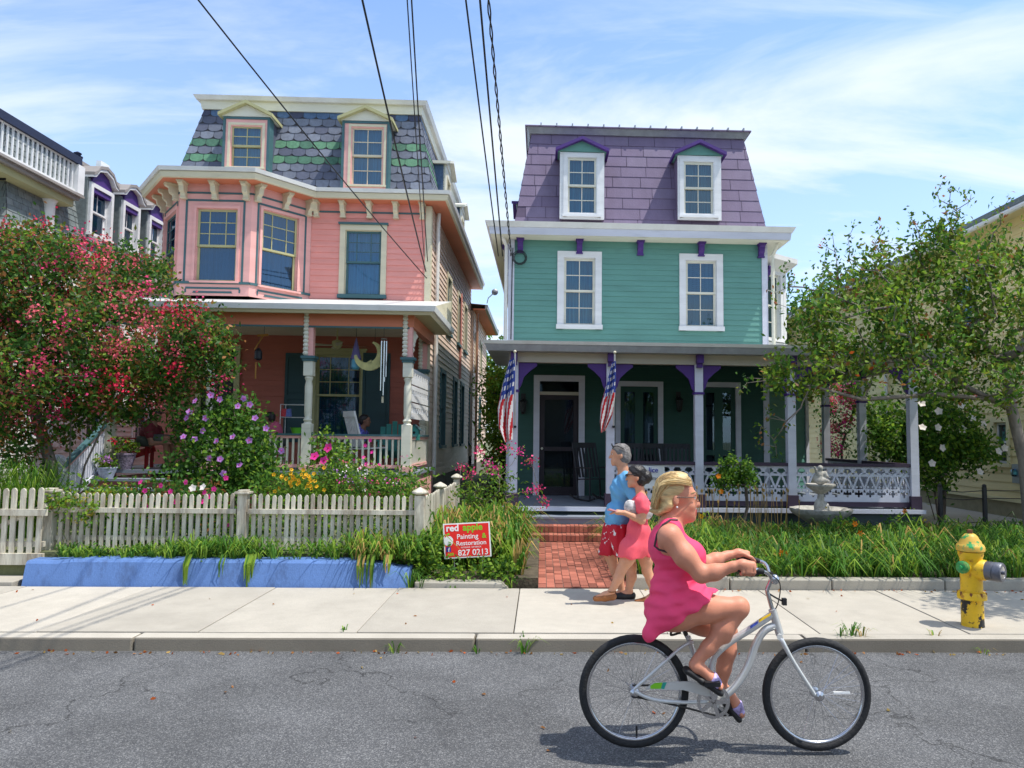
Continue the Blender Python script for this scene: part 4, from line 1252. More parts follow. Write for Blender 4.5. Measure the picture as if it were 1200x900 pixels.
def cut_panel(p0, p1, z0, z1):
    a = Vector(p0); c = Vector(p1); ln = (c - a).length; d = (c - a) / ln
    nm = max(1, round(ln / .215)); mw = ln / nm; nx, nz = 22, 46
    b = MB(); nrm = Vector((d.y, -d.x)) * .012
    for j in range(nz):
        za = z0 + (z1 - z0) * j / nz; zb = z0 + (z1 - z0) * (j + 1) / nz
        runs = []; st = None
        for i in range(nx * nm + 1):
            s = i < nx * nm and panel_solid((i % nx + .5) / nx, (j + .5) / nz)
            if s and st is None: st = i
            if not s and st is not None: runs.append((st, i)); st = None
        for (i0, i1) in runs:
            A0 = a + d * (ln * i0 / (nx * nm)); A1 = a + d * (ln * i1 / (nx * nm))
            P = lambda q, s, z: (q.x + nrm.x * s, q.y + nrm.y * s, z)
            b.hexa([P(A0, 1, za), P(A1, 1, za), P(A1, -1, za), P(A0, -1, za), P(A0, 1, zb), P(A1, 1, zb), P(A1, -1, zb), P(A0, -1, zb)], 'lilac_white')
    o = b.build('balustrade_panel', GH, fix=False)
    b = MB(); b.beam((a.x, a.y, z1 + .03), (c.x, c.y, z1 + .03), .13, .06, 'dark_purple'); b.beam((a.x, a.y, z0 - .045), (c.x, c.y, z0 - .045), .06, .088, 'dark_purple'); b.build('rail', o)


pz0, pz1 = A(870, 587, VGP)[1], A(870, 545.5, VGP)[1]
for i in (1, 2, 3): cut_panel((gposts[i] + .08, VGP), (gposts[i + 1] - .08, VGP), pz0, pz1)
cut_panel((gU1 - .02, VGP + .1), (gU1 - .02, side_posts[0] - .1), pz0, pz1); cut_panel((gU1 - .02, side_posts[0] + .1), (gU1 - .02, side_posts[1] - .1), pz0, pz1)
# back wall of the porch
hs = []
r = rect(gf, 625, 440, 685, 582); hs.append((r[0] + .05, r[1] - .05, zGF - .1, r[3] - .05)); c = .13
b = MB(); gf.box(b, r[0], r[0] + c, -.02, .05, zGF, r[3], 'lilac_white'); gf.box(b, r[1] - c, r[1], -.02, .05, zGF, r[3], 'lilac_white'); gf.box(b, r[0] + c, r[1] - c, -.02, .048, r[3] - c, r[3], 'lilac_white')
zt = A(655, 463, VGF)[1]; gf.box(b, r[0] + c, r[1] - c, -.05, .03, zt, zt + .07, 'beige_frieze'); d = b.build('door', GH)
b = MB(); x0, x1 = r[0] + c + .01, r[1] - c - .01; zm = zGF + .95
for (q0, q1, s0, s1) in ((x0, x0 + .1, zGF, zt), (x1 - .1, x1, zGF, zt), (x0 + .1, x1 - .1, zt - .1, zt), (x0 + .1, x1 - .1, zGF, zGF + .18), (x0 + .1, x1 - .1, zm, zm + .09)): gf.box(b, q0, q1, -.06, -.02, s0, s1, 'door_dark')
gf.box(b, x0 + .1, x1 - .1, -.30, -.29, zGF, zt, 'door_dark'); b.build('leaf', d)
b = MB(); gf.quad(b, x0 + .1, x1 - .1, zGF + .18, zt - .1, -.04, 'glass_dim'); gf.quad(b, x0, x1, zt + .07, r[3] - c, -.04, 'glass_dim'); b.build('pane', d, fix=False)
b = MB(); b.ball(gf.p(x0 + .05, .03, zGF + 1.0), .028, 'cream_pale', 8, 6); b.build('handle', d)
for (x0, x1, y0) in ((721, 777, 447), (817, 868, 448)):
    r = rect(gf, x0, y0, x1, 570); c = .11; hs.append((r[0] + .04, r[1] - .04, zGF - .1, r[3] - .04)); zt = r[3]
    b = MB(); gf.box(b, r[0], r[0] + c, -.02, .05, zGF, zt, 'lilac_white'); gf.box(b, r[1] - c, r[1], -.02, .05, zGF, zt, 'lilac_white'); gf.box(b, r[0] + c, r[1] - c, -.02, .048, zt - c, zt, 'lilac_white'); d = b.build('french_window', GH)
    b = MB(); X0, X1 = r[0] + c, r[1] - c; xm = (X0 + X1) / 2
    for (q0, q1) in ((X0, X0 + .09), (X1 - .09, X1), (xm - .09, xm + .09)): gf.box(b, q0, q1, -.06, -.02, zGF, zt - c, 'green_porch_shaded')
    for z in (zGF, zGF + .9, zt - c - .12): gf.box(b, X0 + .09, X1 - .09, -.058, -.022, z, z + .11, 'green_porch_shaded')
    b.build('sash', d)
    b = MB(); gf.quad(b, X0 + .05, X1 - .05, zGF + .1, zt - c - .1, -.04, 'glass'); b.build('pane', d, fix=False)
    b = MB(); gf.quad(b, X0, X1, zGF, zt - c, -.2, 'curtain_lace'); b.build('curtain', d, fix=False)
b = MB(); siding(gf, b, gL, gR, zGF, zb1, .118, hs, 'green_porch_shaded', lip=.016); b.build('porch_wall', GH, fix=False)
# steps: a wooden one, then two of brick
s0, s1 = gU0 + .14, gposts[1] - .05
b = MB(); v0 = VGP - .2; b.box(s0, s1, v0 - .32, v0 - .021, ZR - .1, zGF - .17, 'grey_step'); b.box(s0, s1, v0 - .34, v0 - .021, zGF - .169, zGF - .135, 'grey_step'); b.build('porch_step', GH)
zs = [.138 + (zGF - .15 - .138) * k / 3 for k in (1, 2)]
for k, zt in enumerate(reversed(zs)):
    b = MB(); v1 = v0 - .341 - k * .34; x0, x1 = s0 - .06 * k, s1 + .04 - .02 * k
    b.box(x0, x1, v1 - .33, v1, .02, zt - .012, 'mortar'); n = int((x1 - x0) / .072)
    for i in range(n):
        q = x0 + (x1 - x0) * i / n; q1 = x0 + (x1 - x0) * (i + 1) / n - .01
        b.box(q, q1, v1 - .345 + RN.uniform(-.006, .006), v1 - .13, zt - .10, zt + RN.uniform(-.004, .003), 'brick'); b.box(q, q1, v1 - .12, v1 - .003, zt - .06, zt - .003, 'brick')
    b.build('brick_step', GH)
# wall lanterns by the door and between the windows
for (x, y) in ((613, 476), (796, 474)):
    q = A(x, y, VGF - .12); b = MB(); cx = q[0]; cz = q[1]
    b.lathe([(.02, .16), (.10, .10), (.085, .09), (.02, .085)], (cx, VGF - .14, cz), 'black_iron', 8); b.lathe([(.03, -.17), (.05, -.13), (.06, -.12), (.02, -.11)], (cx, VGF - .14, cz), 'black_iron', 8)
    b.box(cx - .015, cx + .015, VGF - .14, VGF - .02, cz + .155, cz + .185, 'black_iron'); b.box(cx - .05, cx + .05, VGF - .025, VGF - .018, cz + .05, cz + .28, 'black_iron')
    for k in range(6): an = k * math.pi / 3; b.beam((cx + .05 * math.cos(an), VGF - .14 + .05 * math.sin(an), cz - .12), (cx + .075 * math.cos(an), VGF - .14 + .075 * math.sin(an), cz + .09), .01, .01, 'black_iron')
    o = b.build('wall_lantern', GH); b = MB(); b.lathe([(.044, -.11), (.068, .085)], (cx, VGF - .14, cz), 'lace_glass' if 'lace_glass' in M else 'curtain_lace', 8); b.build('lamp_glass', o)
# ================================================================ YELLOW HOUSE (right)
YU = A(1200, 560, 15.4)[0]
YH = thing('yellow_house', 'pale yellow clapboard house behind the trees at the right edge', 'house', (YU, 18, 0))
yl = Pl((YU, 40), (0, -1), (-1, 0))          # its left wall, a grows towards the street
YV0 = 11.5
yz0, yz1 = A(1160, 575, vu(1160, YU))[1] + .0, 6.7
hs = []
for (x0, x1, y0, y1) in ((1163, 1185, 489, 547),):
    v0, v1 = vu(x0, YU), vu(x1, YU); vm = (v0 + v1) / 2; hh = at(1174, y1, vm)[2], at(1174, y0, vm)[2]
    hs.append(window(yl, YH, 40 - v0, 40 - v1, hh[0], hh[1], cas=.11, cm='yellow_trim', sm='white_paint', up=(1, 1), lo=(1, 1), curtain='curtain_lace', sill='yellow_trim'))
for v in (20.3, 23.2, 26.4):
    hs.append(window(yl, YH, 40 - v - .45, 40 - v + .45, hh[0], hh[1], cas=.11, cm='yellow_trim', sm='white_paint', up=(1, 1), lo=(1, 1), curtain='curtain_lace', sill='yellow_trim'))
for v in (14.6, 17.4, 20.3): hs.append(window(yl, YH, 40 - v - .5, 40 - v + .5, 4.4, 6.0, cas=.12, cm='yellow_trim', sm='white_paint', up=(1, 1), lo=(1, 1), curtain='curtain_dark', sill='yellow_trim'))
b = MB(); siding(yl, b, 40 - 31, 40 - YV0, .62, yz1, .19, hs, 'yellow_siding', lip=.022); b.build('wall', YH, fix=False)
yf = Pl((YU, YV0), (1, 0), (0, -1)); b = MB(); siding(yf, b, 0, 7, .62, yz1 + 1.6, .19, [], 'yellow_siding'); yr = Pl((YU + 7, YV0), (0, 1), (1, 0)); siding(yr, b, 0, 20, .62, yz1, .19, [], 'yellow_siding'); b.build('front_wall', YH, fix=False)
b = MB(); yl.box(b, 9, 40 - YV0, -.1, .02, 0, .62, 'yellow_base'); yl.box(b, 9, 40 - YV0, .021, .06, .58, .66, 'yellow_trim'); b.build('foundation', YH)
b = MB(); b.box(YU + .5, YU + 6.5, YV0 + .4, 31, 0, yz1, 'interior'); b.box(YU, YU + 7, 31, 31.1, 0, yz1, 'yellow_siding'); b.build('inner_wall', YH)
b = MB(); b.beam((YU - .42, YV0 - .5, yz1 + .05), (YU - .42, 31.3, yz1 + .05), .04, .24, 'yellow_trim'); b.build('fascia', YH)
b = MB(); b.box(YU - .40, YU - .0, YV0 - .4, 31.2, yz1, yz1 + .03, 'yellow_trim'); b.build('soffit', YH)
b = MB(); u2 = YU + 3.5
for s in (0, 1):
    e = YU - .5 if s == 0 else YU + 7.5
    b.hexa([(e, YV0 - .5, yz1 + .03), (u2, YV0 - .5, yz1 + 1.7), (u2, 31.3, yz1 + 1.7), (e, 31.3, yz1 + .03), (e, YV0 - .5, yz1 + .15), (u2, YV0 - .5, yz1 + 1.82), (u2, 31.3, yz1 + 1.82), (e, 31.3, yz1 + .15)], 'grey_shingle')
b.build('roof', YH)
b = MB(); b.tube([(YU - .45, YV0, yz1 - .02), (YU - .45, 31, yz1 - .02)], .06, 'gutter_white', 8); b.build('gutter', YH)
vv = vu(1043, YU); b = MB(); b.tube([(YU - .08, vv, yz1 - .1), (YU - .08, vv, .5)], .05, 'gutter_white', 8); b.build('downspout', YH)
vm = vu(1196, YU); b = MB(); yl.box(b, 40 - vm - .12, 40 - vm + .12, .02, .14, 1.0, 1.4, 'metal_grey'); b.lathe([(.08, 0), (.08, .06), (.02, .08)], (YU - .14, vm, 1.22), 'glass_dim', 10, (Vector((0, 1, 0)), Vector((0, 0, 1)), Vector((-1, 0, 0)))); b.build('electric_meter', YH)

# ================================================================ GREY HOUSE (left)
GU = -11.2
NH = thing('grey_shingled_house', 'white house with grey shingled mansard and purple trimmed arched dormers at the left edge', 'house', (GU, 17, 0))
nr = Pl((GU, 0), (0, 1), (1, 0)); NV0, NV1 = A(80, 200, 15.9)[0] and 15.6, 30.0
vt = vu(100, GU)
nzt = at(130, 220, vu(130, GU))[2] + .15; nzm = nzt - 2.3
ns = Slope(nr, NV0, NV1, nzm, NV0 + .4, NV1, nzt, .45)
b = MB(); ns.back(b, 'slate_gap'); ns.shingles(b, 16, .24, SQUARE, lambda r, a: RN.choice(['grey_shingle', 'grey_shingle', 'grey_shingle_pale']), jit=1)
nf = Slope(Pl((0, NV0), (1, 0), (0, -1)), GU - 9, GU, nzm, GU - 9, GU - .45, nzt, .4); nf.back(b, 'slate_gap'); nf.shingles(b, 16, .24, SQUARE, lambda r, a: RN.choice(['grey_shingle', 'grey_shingle_pale']), jit=1)
b.build('mansard_roof', NH, fix=False)
b = MB(); b.box(GU - 9, GU - .30, NV0 + .25, NV1, nzt, nzt + .09, 'grey_wood'); b.box(GU - 9, GU - .45, NV0 + .3, NV1, nzt + .091, nzt + .14, 'grey_shingle'); b.build('roof_edge', NH)
b = MB(); moulding([(GU - 9, NV0), (GU, NV0), (GU, NV1)], [(-.1, nzm - .22), (.22, nzm - .18), (.26, nzm - .01), (-.1, nzm + .02)], b, 'white_paint'); b.build('cornice', NH)
hs = []
for v in (17.0, 19.0, 21.2): hs.append(window(nr, NH, v - .5, v + .5, 1.5, 3.3, cas=.12, cm='white_paint', sm='white_paint', sill='white_paint', curtain='curtain_dark'))
for v in (17.6, 19.6, 21.4): hs.append(window(nr, NH, v - .5, v + .5, 4.0, 5.2, cas=.12, cm='white_paint', sm='white_paint', sill='white_paint', curtain='curtain_dark'))
b = MB(); siding(nr, b, NV0, NV1, .7, nzm, .13, hs, 'white_siding', lip=.022); siding(Pl((0, NV0), (1, 0), (0, -1)), b, GU - 9, GU, .7, nzm, .13, [], 'white_siding'); b.build('wall', NH, fix=False)
b = MB(); b.box(GU - 9, GU - .45, NV0 + .4, NV1, .1, nzt - .02, 'interior'); nr.box(b, NV0, NV1, -.2, .01, 0, .7, 'stone_base'); b.build('inner_wall', NH)
for (x0, x1, y0, y1) in ((104, 125, 217, 274), (143, 158, 239, 286), (175, 188, 256, 300)):
    v0, v1 = vu(x0 - 9, GU + .1), vu(x1 - 9, GU + .1); vm = (v0 + v1) / 2; za, zb = at((x0 + x1) / 2, y1, vm)[2], at((x0 + x1) / 2, y0, vm)[2]
    za = nzm + .55; zb = za + 1.12
    dq = Pl((GU + .02, 0), (0, 1), (1, 0)); A0, A1 = v0 - .02, v1 + .02
    b = MB()
    for s0, s1 in ((A0 - .16, A0 - .02), (A1 + .02, A1 + .16)): dq.box(b, s0, s1, -.55, .02, za - .15, zb + .22, 'grey_shingle')
    dq.box(b, A0 - .02, A1 + .02, -.5, -.3, za - .15, zb + .2, 'interior')
    d = b.build('dormer', NH)
    b = MB(); vm = (A0 + A1) / 2
    for s in (-1, 1):
        pts = [(vm, zb + .52), (vm + s * .28, zb + .43), (vm + s * .42, zb + .26), (vm + s * .54, zb + .22), (vm + s * .54, zb + .27), (vm + s * .42, zb + .33), (vm + s * .28, zb + .50), (vm, zb + .58)]
        dq.prism(b, pts, -.9, .16, 'white_paint')
        dq.prism(b, [(p[0], p[1] + .083) for p in pts[4:]] + [(p[0], p[1] + .003) for p in reversed(pts[4:])], -.9, .18, 'grey_wood')
    b.build('dormer_roof', d)
    b = MB(); dq.prism(b, [(A0 - .02, zb - .1), (A1 + .02, zb - .1), (A1 + .02, zb + .22), (vm + .25, zb + .42), (vm, zb + .50), (vm - .25, zb + .42), (A0 - .02, zb + .22)], -.3, .06, 'purple'); b.build('arch_board', d)
    window(dq, NH, A0 - .10, A1 + .10, za - .08, zb + .12, cas=.10, cm='white_paint', sm='white_paint', up=(2, 1), lo=(1, 1), curtain='curtain_sky_blue', proud=.09, sill='white_paint')
b = MB(); c = at(122, 205, vu(122, GU) + .6); b.prism([(c[0] - .3, nzt), (c[0] + .1, nzt), (c[0] + .1, nzt + .35), (c[0] + .02, nzt + .45), (c[0] + .02, nzt + .62), (c[0] - .1, nzt + .62), (c[0] - .12, nzt + .4), (c[0] - .35, nzt + .2)], c[1] - .2, c[1] + .2, 'white_paint'); b.build('chimney', NH)

# third floor balcony on its front, with columns
BU = GU + .25; v0, v1 = 9.5, at(80, 200, vu(78, BU))[1]
zd0, zd1 = at(78, 243, v1)[2], at(78, 227, v1)[2]; zrl = at(76, 186, v1)[2]
BH = NH
b = MB(); b.box(BU - 5, BU, v0, v1, zd0 + .16, zd1, 'grey_wood'); b.box(BU - 5, BU - .1, v0 + .1, v1 - .05, zd0, zd0 + .159, 'olive_trim'); b.box(BU - 4.9, BU + .07, v0 - .07, v1 + .07, zd1 - .09, zd1 - .04, 'grey_wood'); 
for k in range(24): b.box(BU - 4.8, BU - .3, v0 + .3 + k * .25, v0 + .33 + k * .25, zd0 - .05, zd0 - .001, 'interior')
b.build('balcony_deck', BH)
rl = railing('balcony_railing', BH, (BU - .08, v0 + .1), (BU - .08, v1 - .12), zd1 + .02, zrl - .10, 'white_paint', 'white_paint', gap=.15, bw=.032)
b = MB(); b.box(BU - .2, BU + .02, v0, v1, zrl - .16, zrl + .02, 'navy'); b.build('top_rail', rl)
b = MB(); b.box(BU - .22, BU + .02, v1 - .12, v1 + .12, zd1, zrl - .17, 'white_paint'); b.lathe([(.1, 0), (.12, .04), (.06, .06), (.09, .12), (.02, .16)], (BU - .1, v1, zrl + .02), 'navy', 8); b.build('newel', rl)
b = MB(); cc = at(50, 262, v1 - 1.0); b.lathe([(.16, 0), (.14, .2), (.13, 3), (.12, zd0 - ZL - .1), (.17, zd0 - ZL)], (BU - .35, vu(42, BU - .35), ZL), 'white_paint', 14); b.build('balcony_column', BH, smooth=True)
b = MB(); b.lathe([(.16, 0), (.14, .2), (.13, 3), (.12, zd0 - ZL - .1), (.17, zd0 - ZL)], (BU - .35, v0 + .4, ZL), 'white_paint', 14); b.build('balcony_column', BH, smooth=True)
b = MB(); b.box(BU - 5, BU - .3, v0, v1, .1, 1.0, 'white_siding'); b.build('balcony_base', BH)

# ================================================================ houses across the street, behind the camera (seen only as reflections in the panes)
for k, (u, w_, h_, m) in enumerate(((-8.5, 7, 6.2, 'white_siding'), (.5, 7.4, 6.6, 'yellow_siding'), (9.5, 7, 6.0, 'grey_shingle'))):
    o = thing('opposite_house', ['white gabled house on the other side of the street', 'yellow gabled house on the other side of the street', 'grey gabled house on the other side of the street'][k], 'house', (u, -14, 0))
    q = Pl((0, -14), (-1, 0), (0, 1)); b = MB(); b.box(u - w_ / 2, u + w_ / 2, -24, -14, 0, h_, m); b.prism([(u - w_ / 2, h_), (u + w_ / 2, h_), (u, h_ + 3.2)], -24, -14.001, m); b.build('wall', o)
    b = MB()
    for sg in (-1, 1): b.hexa([(u + sg * (w_ / 2 + .4), -24.3, h_ - .3), (u, -24.3, h_ + 3.25), (u, -13.6, h_ + 3.25), (u + sg * (w_ / 2 + .4), -13.6, h_ - .3), (u + sg * (w_ / 2 + .4), -24.3, h_ - .1), (u, -24.3, h_ + 3.45), (u, -13.6, h_ + 3.45), (u + sg * (w_ / 2 + .4), -13.6, h_ - .1)], 'slate_b')
    b.build('roof', o)
    for (x, z) in ((-2.2, 1.2), (2.2, 1.2), (-2.2, 4), (0, 4), (2.2, 4)): b = MB(); q.box(b, -u + x - .5, -u + x + .5, .0, .03, z, z + 1.6, 'white_paint'); q.box(b, -u + x - .4, -u + x + .4, .031, .036, z + .1, z + 1.5, 'interior'); b.build('window', o)
    b = MB(); q.box(b, -u - .5, -u + .5, 0, .03, .3, 2.5, 'door_dark'); b.build('door', o)
# ---------------------------------------------------------------- fence, walls, sign, hydrant
pm('fence_white', (.60, .56, .45), .85, .2, 9, stretch=(1, 1, .15), bump=.3, bscale=60, dirt=(.30, .25, .185), dscale=7, damt=.95, dpos=(.44, .62))
pm('blue_concrete', (.10, .19, .42), .8, .12, 3, bump=.15, bscale=60, stretch=(1, 1, .45), dirt=(.06, .105, .23), dscale=4.5, damt=.75, fine=.12, dpos=(.52, .66))
pm('white_plain', (.78, .78, .76), .5, .05); pm('sign_red', (.74, .02, .014), .45, .04); pm('sign_green', (.22, .52, .02), .5, .04); pm('sign_blue', (.03, .04, .33), .5, .04)
pm('hyd_yellow', (.78, .47, .015), .45, .10, 7, bump=.12, bscale=40, dirt=(.42, .18, .02), dscale=11, damt=.9, dpos=(.55, .62))
pm('hyd_worn', (.78, .47, .015), .5, .1, 7, bump=.2, dirt=(.012, .012, .012), dscale=8, damt=1.0, dpos=(.50, .53))
pm('hyd_cap', (.66, .40, .06), .5, .15, 5, dirt=(.03, .34, .09), dscale=9, damt=1.0, dpos=(.535, .575))
pm('hyd_green', (.02, .25, .07), .45, .2, 10, dirt=(.5, .36, .03), dscale=14, damt=.5); pm('rust', (.20, .075, .03), .8, .3, 20)
pm('nozzle_grey', (.12, .125, .15), .38, .2, 8, metal=.4, bump=.1); pm('chrome', (.55, .56, .58), .18, .1, metal=1.0)
ZT = ZL


def picket_panel(name, par, u0, u1, v, zt, zb, pitch, pw, lean=.0, along='u', rails=(), taper=0):
    b = MB(); n = int(abs(u1 - u0) / pitch)
    for i in range(n):
        a = u0 + (u1 - u0) * (i + .5) / n; h = zt + RN.uniform(-.012, .012) + taper * (i / n); l = RN.uniform(-.008, .008); w = pw / 2; t = .011
        prof = [(-w, zb), (w, zb), (w + l, h - .03), (w * .6 + l, h - .008), (l, h), (-w * .6 + l, h - .008), (-w + l, h - .03)]
        if along == 'u': b.prism([(a + x, z) for x, z in prof], v - t, v + t, 'fence_white')
        else: b.prism([(a + x, z) for x, z in prof], v - t, v + t, 'fence_white', 'vz')
    o = b.build(name, par)
    return o


def rail_piece(par, p, q, h=.05, w=.04):
    b = MB(); b.beam(p, q, w, h, 'fence_white'); return b.build('rail', par)


def fpost(par, u, v, zb, zt, r=.065, finial=False):
    b = MB(); b.box(u - r, u + r, v - r, v + r, zb, zt, 'fence_white')
    if finial:
        b.lathe([(.03, 0), (.105, .03), (.10, .05), (.05, .08), (.01, .10)], (u, v, zt), 'fence_white', 10)
    else:
        b.box(u - r - .03, u + r + .03, v - r - .03, v + r + .03, zt, zt + .03, 'fence_white'); b.box(u - r, u + r, v - r, v + r, zt + .03, zt + .05, 'fence_white')
    return b.build('fence_post', par, bevel=.006)


VF = 9.22
FE = thing('picket_fence', 'weathered white picket fence standing in the plants above the blue wall', 'fence', (-4, VF, ZL))
x0, x1, x2 = A(59, 600, VF)[0], A(285, 600, VF)[0], A(492, 600, VF)[0]
zt = A(250, 578.5, VF)[1]; zr_ = A(250, 598.5, VF)[1]
for (a, c) in ((x0 + .09, x1 - .09), (x1 + .09, x2 - .07)):
    picket_panel('picket_panel', FE, a, c, VF, zt, ZL + .02, .0785, .045)
    rail_piece(FE, (a - .02, VF - .032, zr_), (c + .02, VF - .032, zr_), .055)
    rail_piece(FE, (a - .02, VF + .032, ZL + .14), (c + .02, VF + .032, ZL + .14))
fpost(FE, x0, VF, ZL - .05, zt + .0, .055); fpost(FE, x1, VF, ZL - .05, zt + .0, .055); fpost(FE, x2, VF, .2, zt + .0, .06, True)
SE = thing('picket_fence', 'short white picket fence with turned post caps running back beside the red yard sign', 'fence', (x2, 11, ZL))
va, vb = vu(517, x2), vu(536, x2)
zs0, zs1 = at(500, 583, 9.5)[2], at(534, 563, vb)[2]
picket_panel('picket_panel', SE, VF + .1, va - .1, x2, zs0 + .0, .2, .10, .07, along='v', taper=(zs1 - zs0) * .6)
picket_panel('picket_panel', SE, va + .1, vb - .1, x2, zs1 - .02, .2, .10, .07, along='v')
rail_piece(SE, (x2 - .03, VF + .08, zs0 - .2), (x2 - .03, va, zs1 - .25)); rail_piece(SE, (x2 - .03, va, zs1 - .25), (x2 - .03, vb, zs1 - .22))
fpost(SE, x2, va, .2, zs1 + .0, .05, True); fpost(SE, x2, vb, .2, zs1 + .02, .05, True)
VG = 9.05
GA = thing('picket_gate', 'weathered white picket gate with wider gaps at the left edge beside the fence', 'gate', (-6, VG, .3))
g0, g1 = A(-40, 600, VG)[0], A(52, 600, VG)[0]; gz = A(20, 572, VG)[1]; gb = A(20, 648, VG)[1]
picket_panel('picket_panel', GA, g0, g1, VG, gz, gb, .092, .058)
rail_piece(GA, (g0, VG - .035, A(20, 600, VG)[1]), (g1 + .05, VG - .035, A(20, 600, VG)[1]), .075)
rail_piece(GA, (g0, VG + .035, gb + .1), (g1, VG + .035, gb + .1), .06); rail_piece(GA, (g0, VG + .034, gb + .12), (g1, VG + .034, gz - .2), .05)
b = MB(); b.box(g0, g1 + .03, VG - .05, VG + .05, gb - .13, gb, 'fence_white'); b.build('bottom_board', GA)
b = MB(); b.box(g0 - .5, A(27, 660, 8.8)[0] - .02, VS + .02, 9.4, .05, .165, 'concrete'); b.build('gate_step', kind='structure', bevel=.01)

# blue retaining wall with a slight batter, its right end broken
b = MB(); w0, w1 = A(27, 670, VS + .05)[0], A(479, 670, VS + .05)[0]; zt = A(250, 656, VS + .12)[1]
n = 26
vs = []
for i in range(n + 1):
    u = w0 + (w1 - w0) * i / n; j = lambda: RN.uniform(-.0015, .0015)
    h = zt + j() * .8 - (.03 if i > n - 4 else 0) - (.05 if i > n - 2 else 0) - (.02 if i < 3 else 0)
    vs.append([(u, VS + .03 + j() * .5, .10), (u, VS + .09 + j(), h - .03), (u, VS + .115, h), (u, VS + .33, h + .005), (u, VS + .36, .1)])
pts = [p for r in vs for p in r]; fs = []
for i in range(n):
    for k in range(4): fs.append((i * 5 + k, i * 5 + k + 1, i * 5 + 6 + k, i * 5 + 5 + k))
fs += [(0, 1, 2, 3, 4), tuple(n * 5 + k for k in (4, 3, 2, 1, 0))]
b.mesh(pts, fs, 'blue_concrete'); tag(b.build('retaining_wall', smooth=True, ang=25), 'low blue painted concrete wall under the white picket fence', 'wall')
b = MB()
for (c0, c1, t0) in (((485, 598), None, 680), ((700, 1000), None, 678), ((1003, 1330), None, 679)):
    pass
e0, e1 = A(486, 688, VS + .05)[0], A(597, 688, VS + .05)[0]; zt = A(540, 681, VS + .1)[1]
b = MB(); b.hexa([(e0, VS + .02, .1), (e1, VS + .02, .1), (e1 - .02, VS + .24, .1), (e0, VS + .24, .1), (e0, VS + .03, zt), (e1 - .09, VS + .03, zt - .01), (e1 - .11, VS + .22, zt), (e0, VS + .22, zt)], 'edging')
tag(b.build('kerb_stone', bevel=.012), 'short grey concrete kerb stone with a sloped end below the red yard sign', 'kerb stone')
e0 = 1.07; zt = A(1000, 677, VS + .1)[1]; k = 0
EDG = thing('bed_edging', 'long grey concrete edging along the daylily bed beside the sidewalk', 'edging', (5, VS + .1, .1))
b = MB()
u = e0
while u < 9.5:
    L_ = RN.uniform(1.1, 1.5); b = MB(); b.box(u + .006, u + L_ - .006, VS + .02, VS + .21, .05, zt + RN.uniform(-.012, .008), 'edging'); b.build('edging_block', EDG, bevel=.014); u += L_


def text(s, size, mat, par, org, right_, up_, nrm, name='lettering', bold=.0, align='LEFT', depth=.002):
    cu = bpy.data.curves.new('lettering', 'FONT'); cu.body = s; cu.size = size; cu.align_x = align; cu.offset = bold; cu.extrude = depth; cu.resolution_u = 3
    t = bpy.data.objects.new('tmp', cu); COL.objects.link(t)
    me = bpy.data.meshes.new_from_object(t.evaluated_get(bpy.context.evaluated_depsgraph_get())); bpy.data.objects.remove(t)
    o0 = Vector(org); r = Vector(right_); u = Vector(up_); nn = Vector(nrm)
    for v in me.vertices:
        p = o0 + r * v.co.x + u * v.co.y + nn * v.co.z
        v.co = W(*p) - ORG[par]
    me.materials.clear(); me.materials.append(M[mat]); me.name = name
    o = bpy.data.objects.new(name, me); COL.objects.link(o); o.parent = par; ORG[o] = ORG[par]
    return o


# the red yard sign
VSN = 9.0
c00 = Vector(at(521, 655, VSN)); c10 = Vector(at(576, 652, VSN)); c01 = Vector(at(519, 614, VSN + .03)); wv = c10 - c00; hv = c01 - c00
SG = thing('yard_sign', 'red yard sign on wire legs among the plants beside the brick walk', 'sign', tuple(c00))
nr_ = wv.cross(hv).normalized(); rx = wv.normalized(); ux = hv.normalized(); SW, SH = wv.length, hv.length
S = lambda x, y, t=0: c00 + rx * (SW * x) + ux * (SH * y) + nr_ * t


def sbox(b, x0, y0, x1, y1, t0, t1, m):
    b.hexa([S(x0, y0, t0), S(x1, y0, t0), S(x1, y1, t0), S(x0, y1, t0), S(x0, y0, t1), S(x1, y0, t1), S(x1, y1, t1), S(x0, y1, t1)], m)


b = MB(); sbox(b, 0, 0, 1, 1, -.008, 0, 'white_plain'); sbox(b, .028, .035, .972, .965, .0005, .0015, 'sign_red'); b.build('board', SG)
for x in (.2, .8):
    b = MB(); b.tube([S(x, .1, -.01), S(x, -.6, -.01)], .004, 'metal_grey', 6); b.build('leg', SG)
T = lambda s, sz, m, x, y, bold=0, al='LEFT': text(s, sz * SH, m, SG, S(x, y, .002), rx, ux, nr_, bold=bold * SH, align=al, depth=.0012)
T('red', .27, 'white_plain', .06, .78, .008); T('apple', .27, 'sign_green', .42, .78, .008)
T('Painting', .20, 'white_plain', .28, .545, .002); T('&', .20, 'sign_green', .82, .545, .004)
T('Restoration', .185, 'white_plain', .26, .36, .002); T('INTERIOR  EXTERIOR', .062, 'white_plain', .36, .275)
T('827 0213', .235, 'white_plain', .29, .07, .003); T('609', .12, 'sign_green', .07, .075, .003)
b = MB(); ap = []
for k in range(22):
    a = 2 * math.pi * k / 22; r_ = 1 + .12 * math.cos(2 * a) * (1 if math.sin(a) > 0 else .3)
    ap.append((.105 + .092 * math.cos(a) * r_, .50 + .155 * math.sin(a) * (1 - .10 * (abs(math.cos(a)) < .3))))
vs = [S(x, y, .0018) for x, y in ap]; b.face(vs, 'white_plain'); b.build('apple_emblem', SG, fix=False)
b = MB(); b.face([S(x, y, .002) for x, y in ((.075, .68), (.10, .66), (.135, .69), (.125, .73), (.09, .72))], 'sign_green'); b.build('apple_leaf', SG, fix=False)
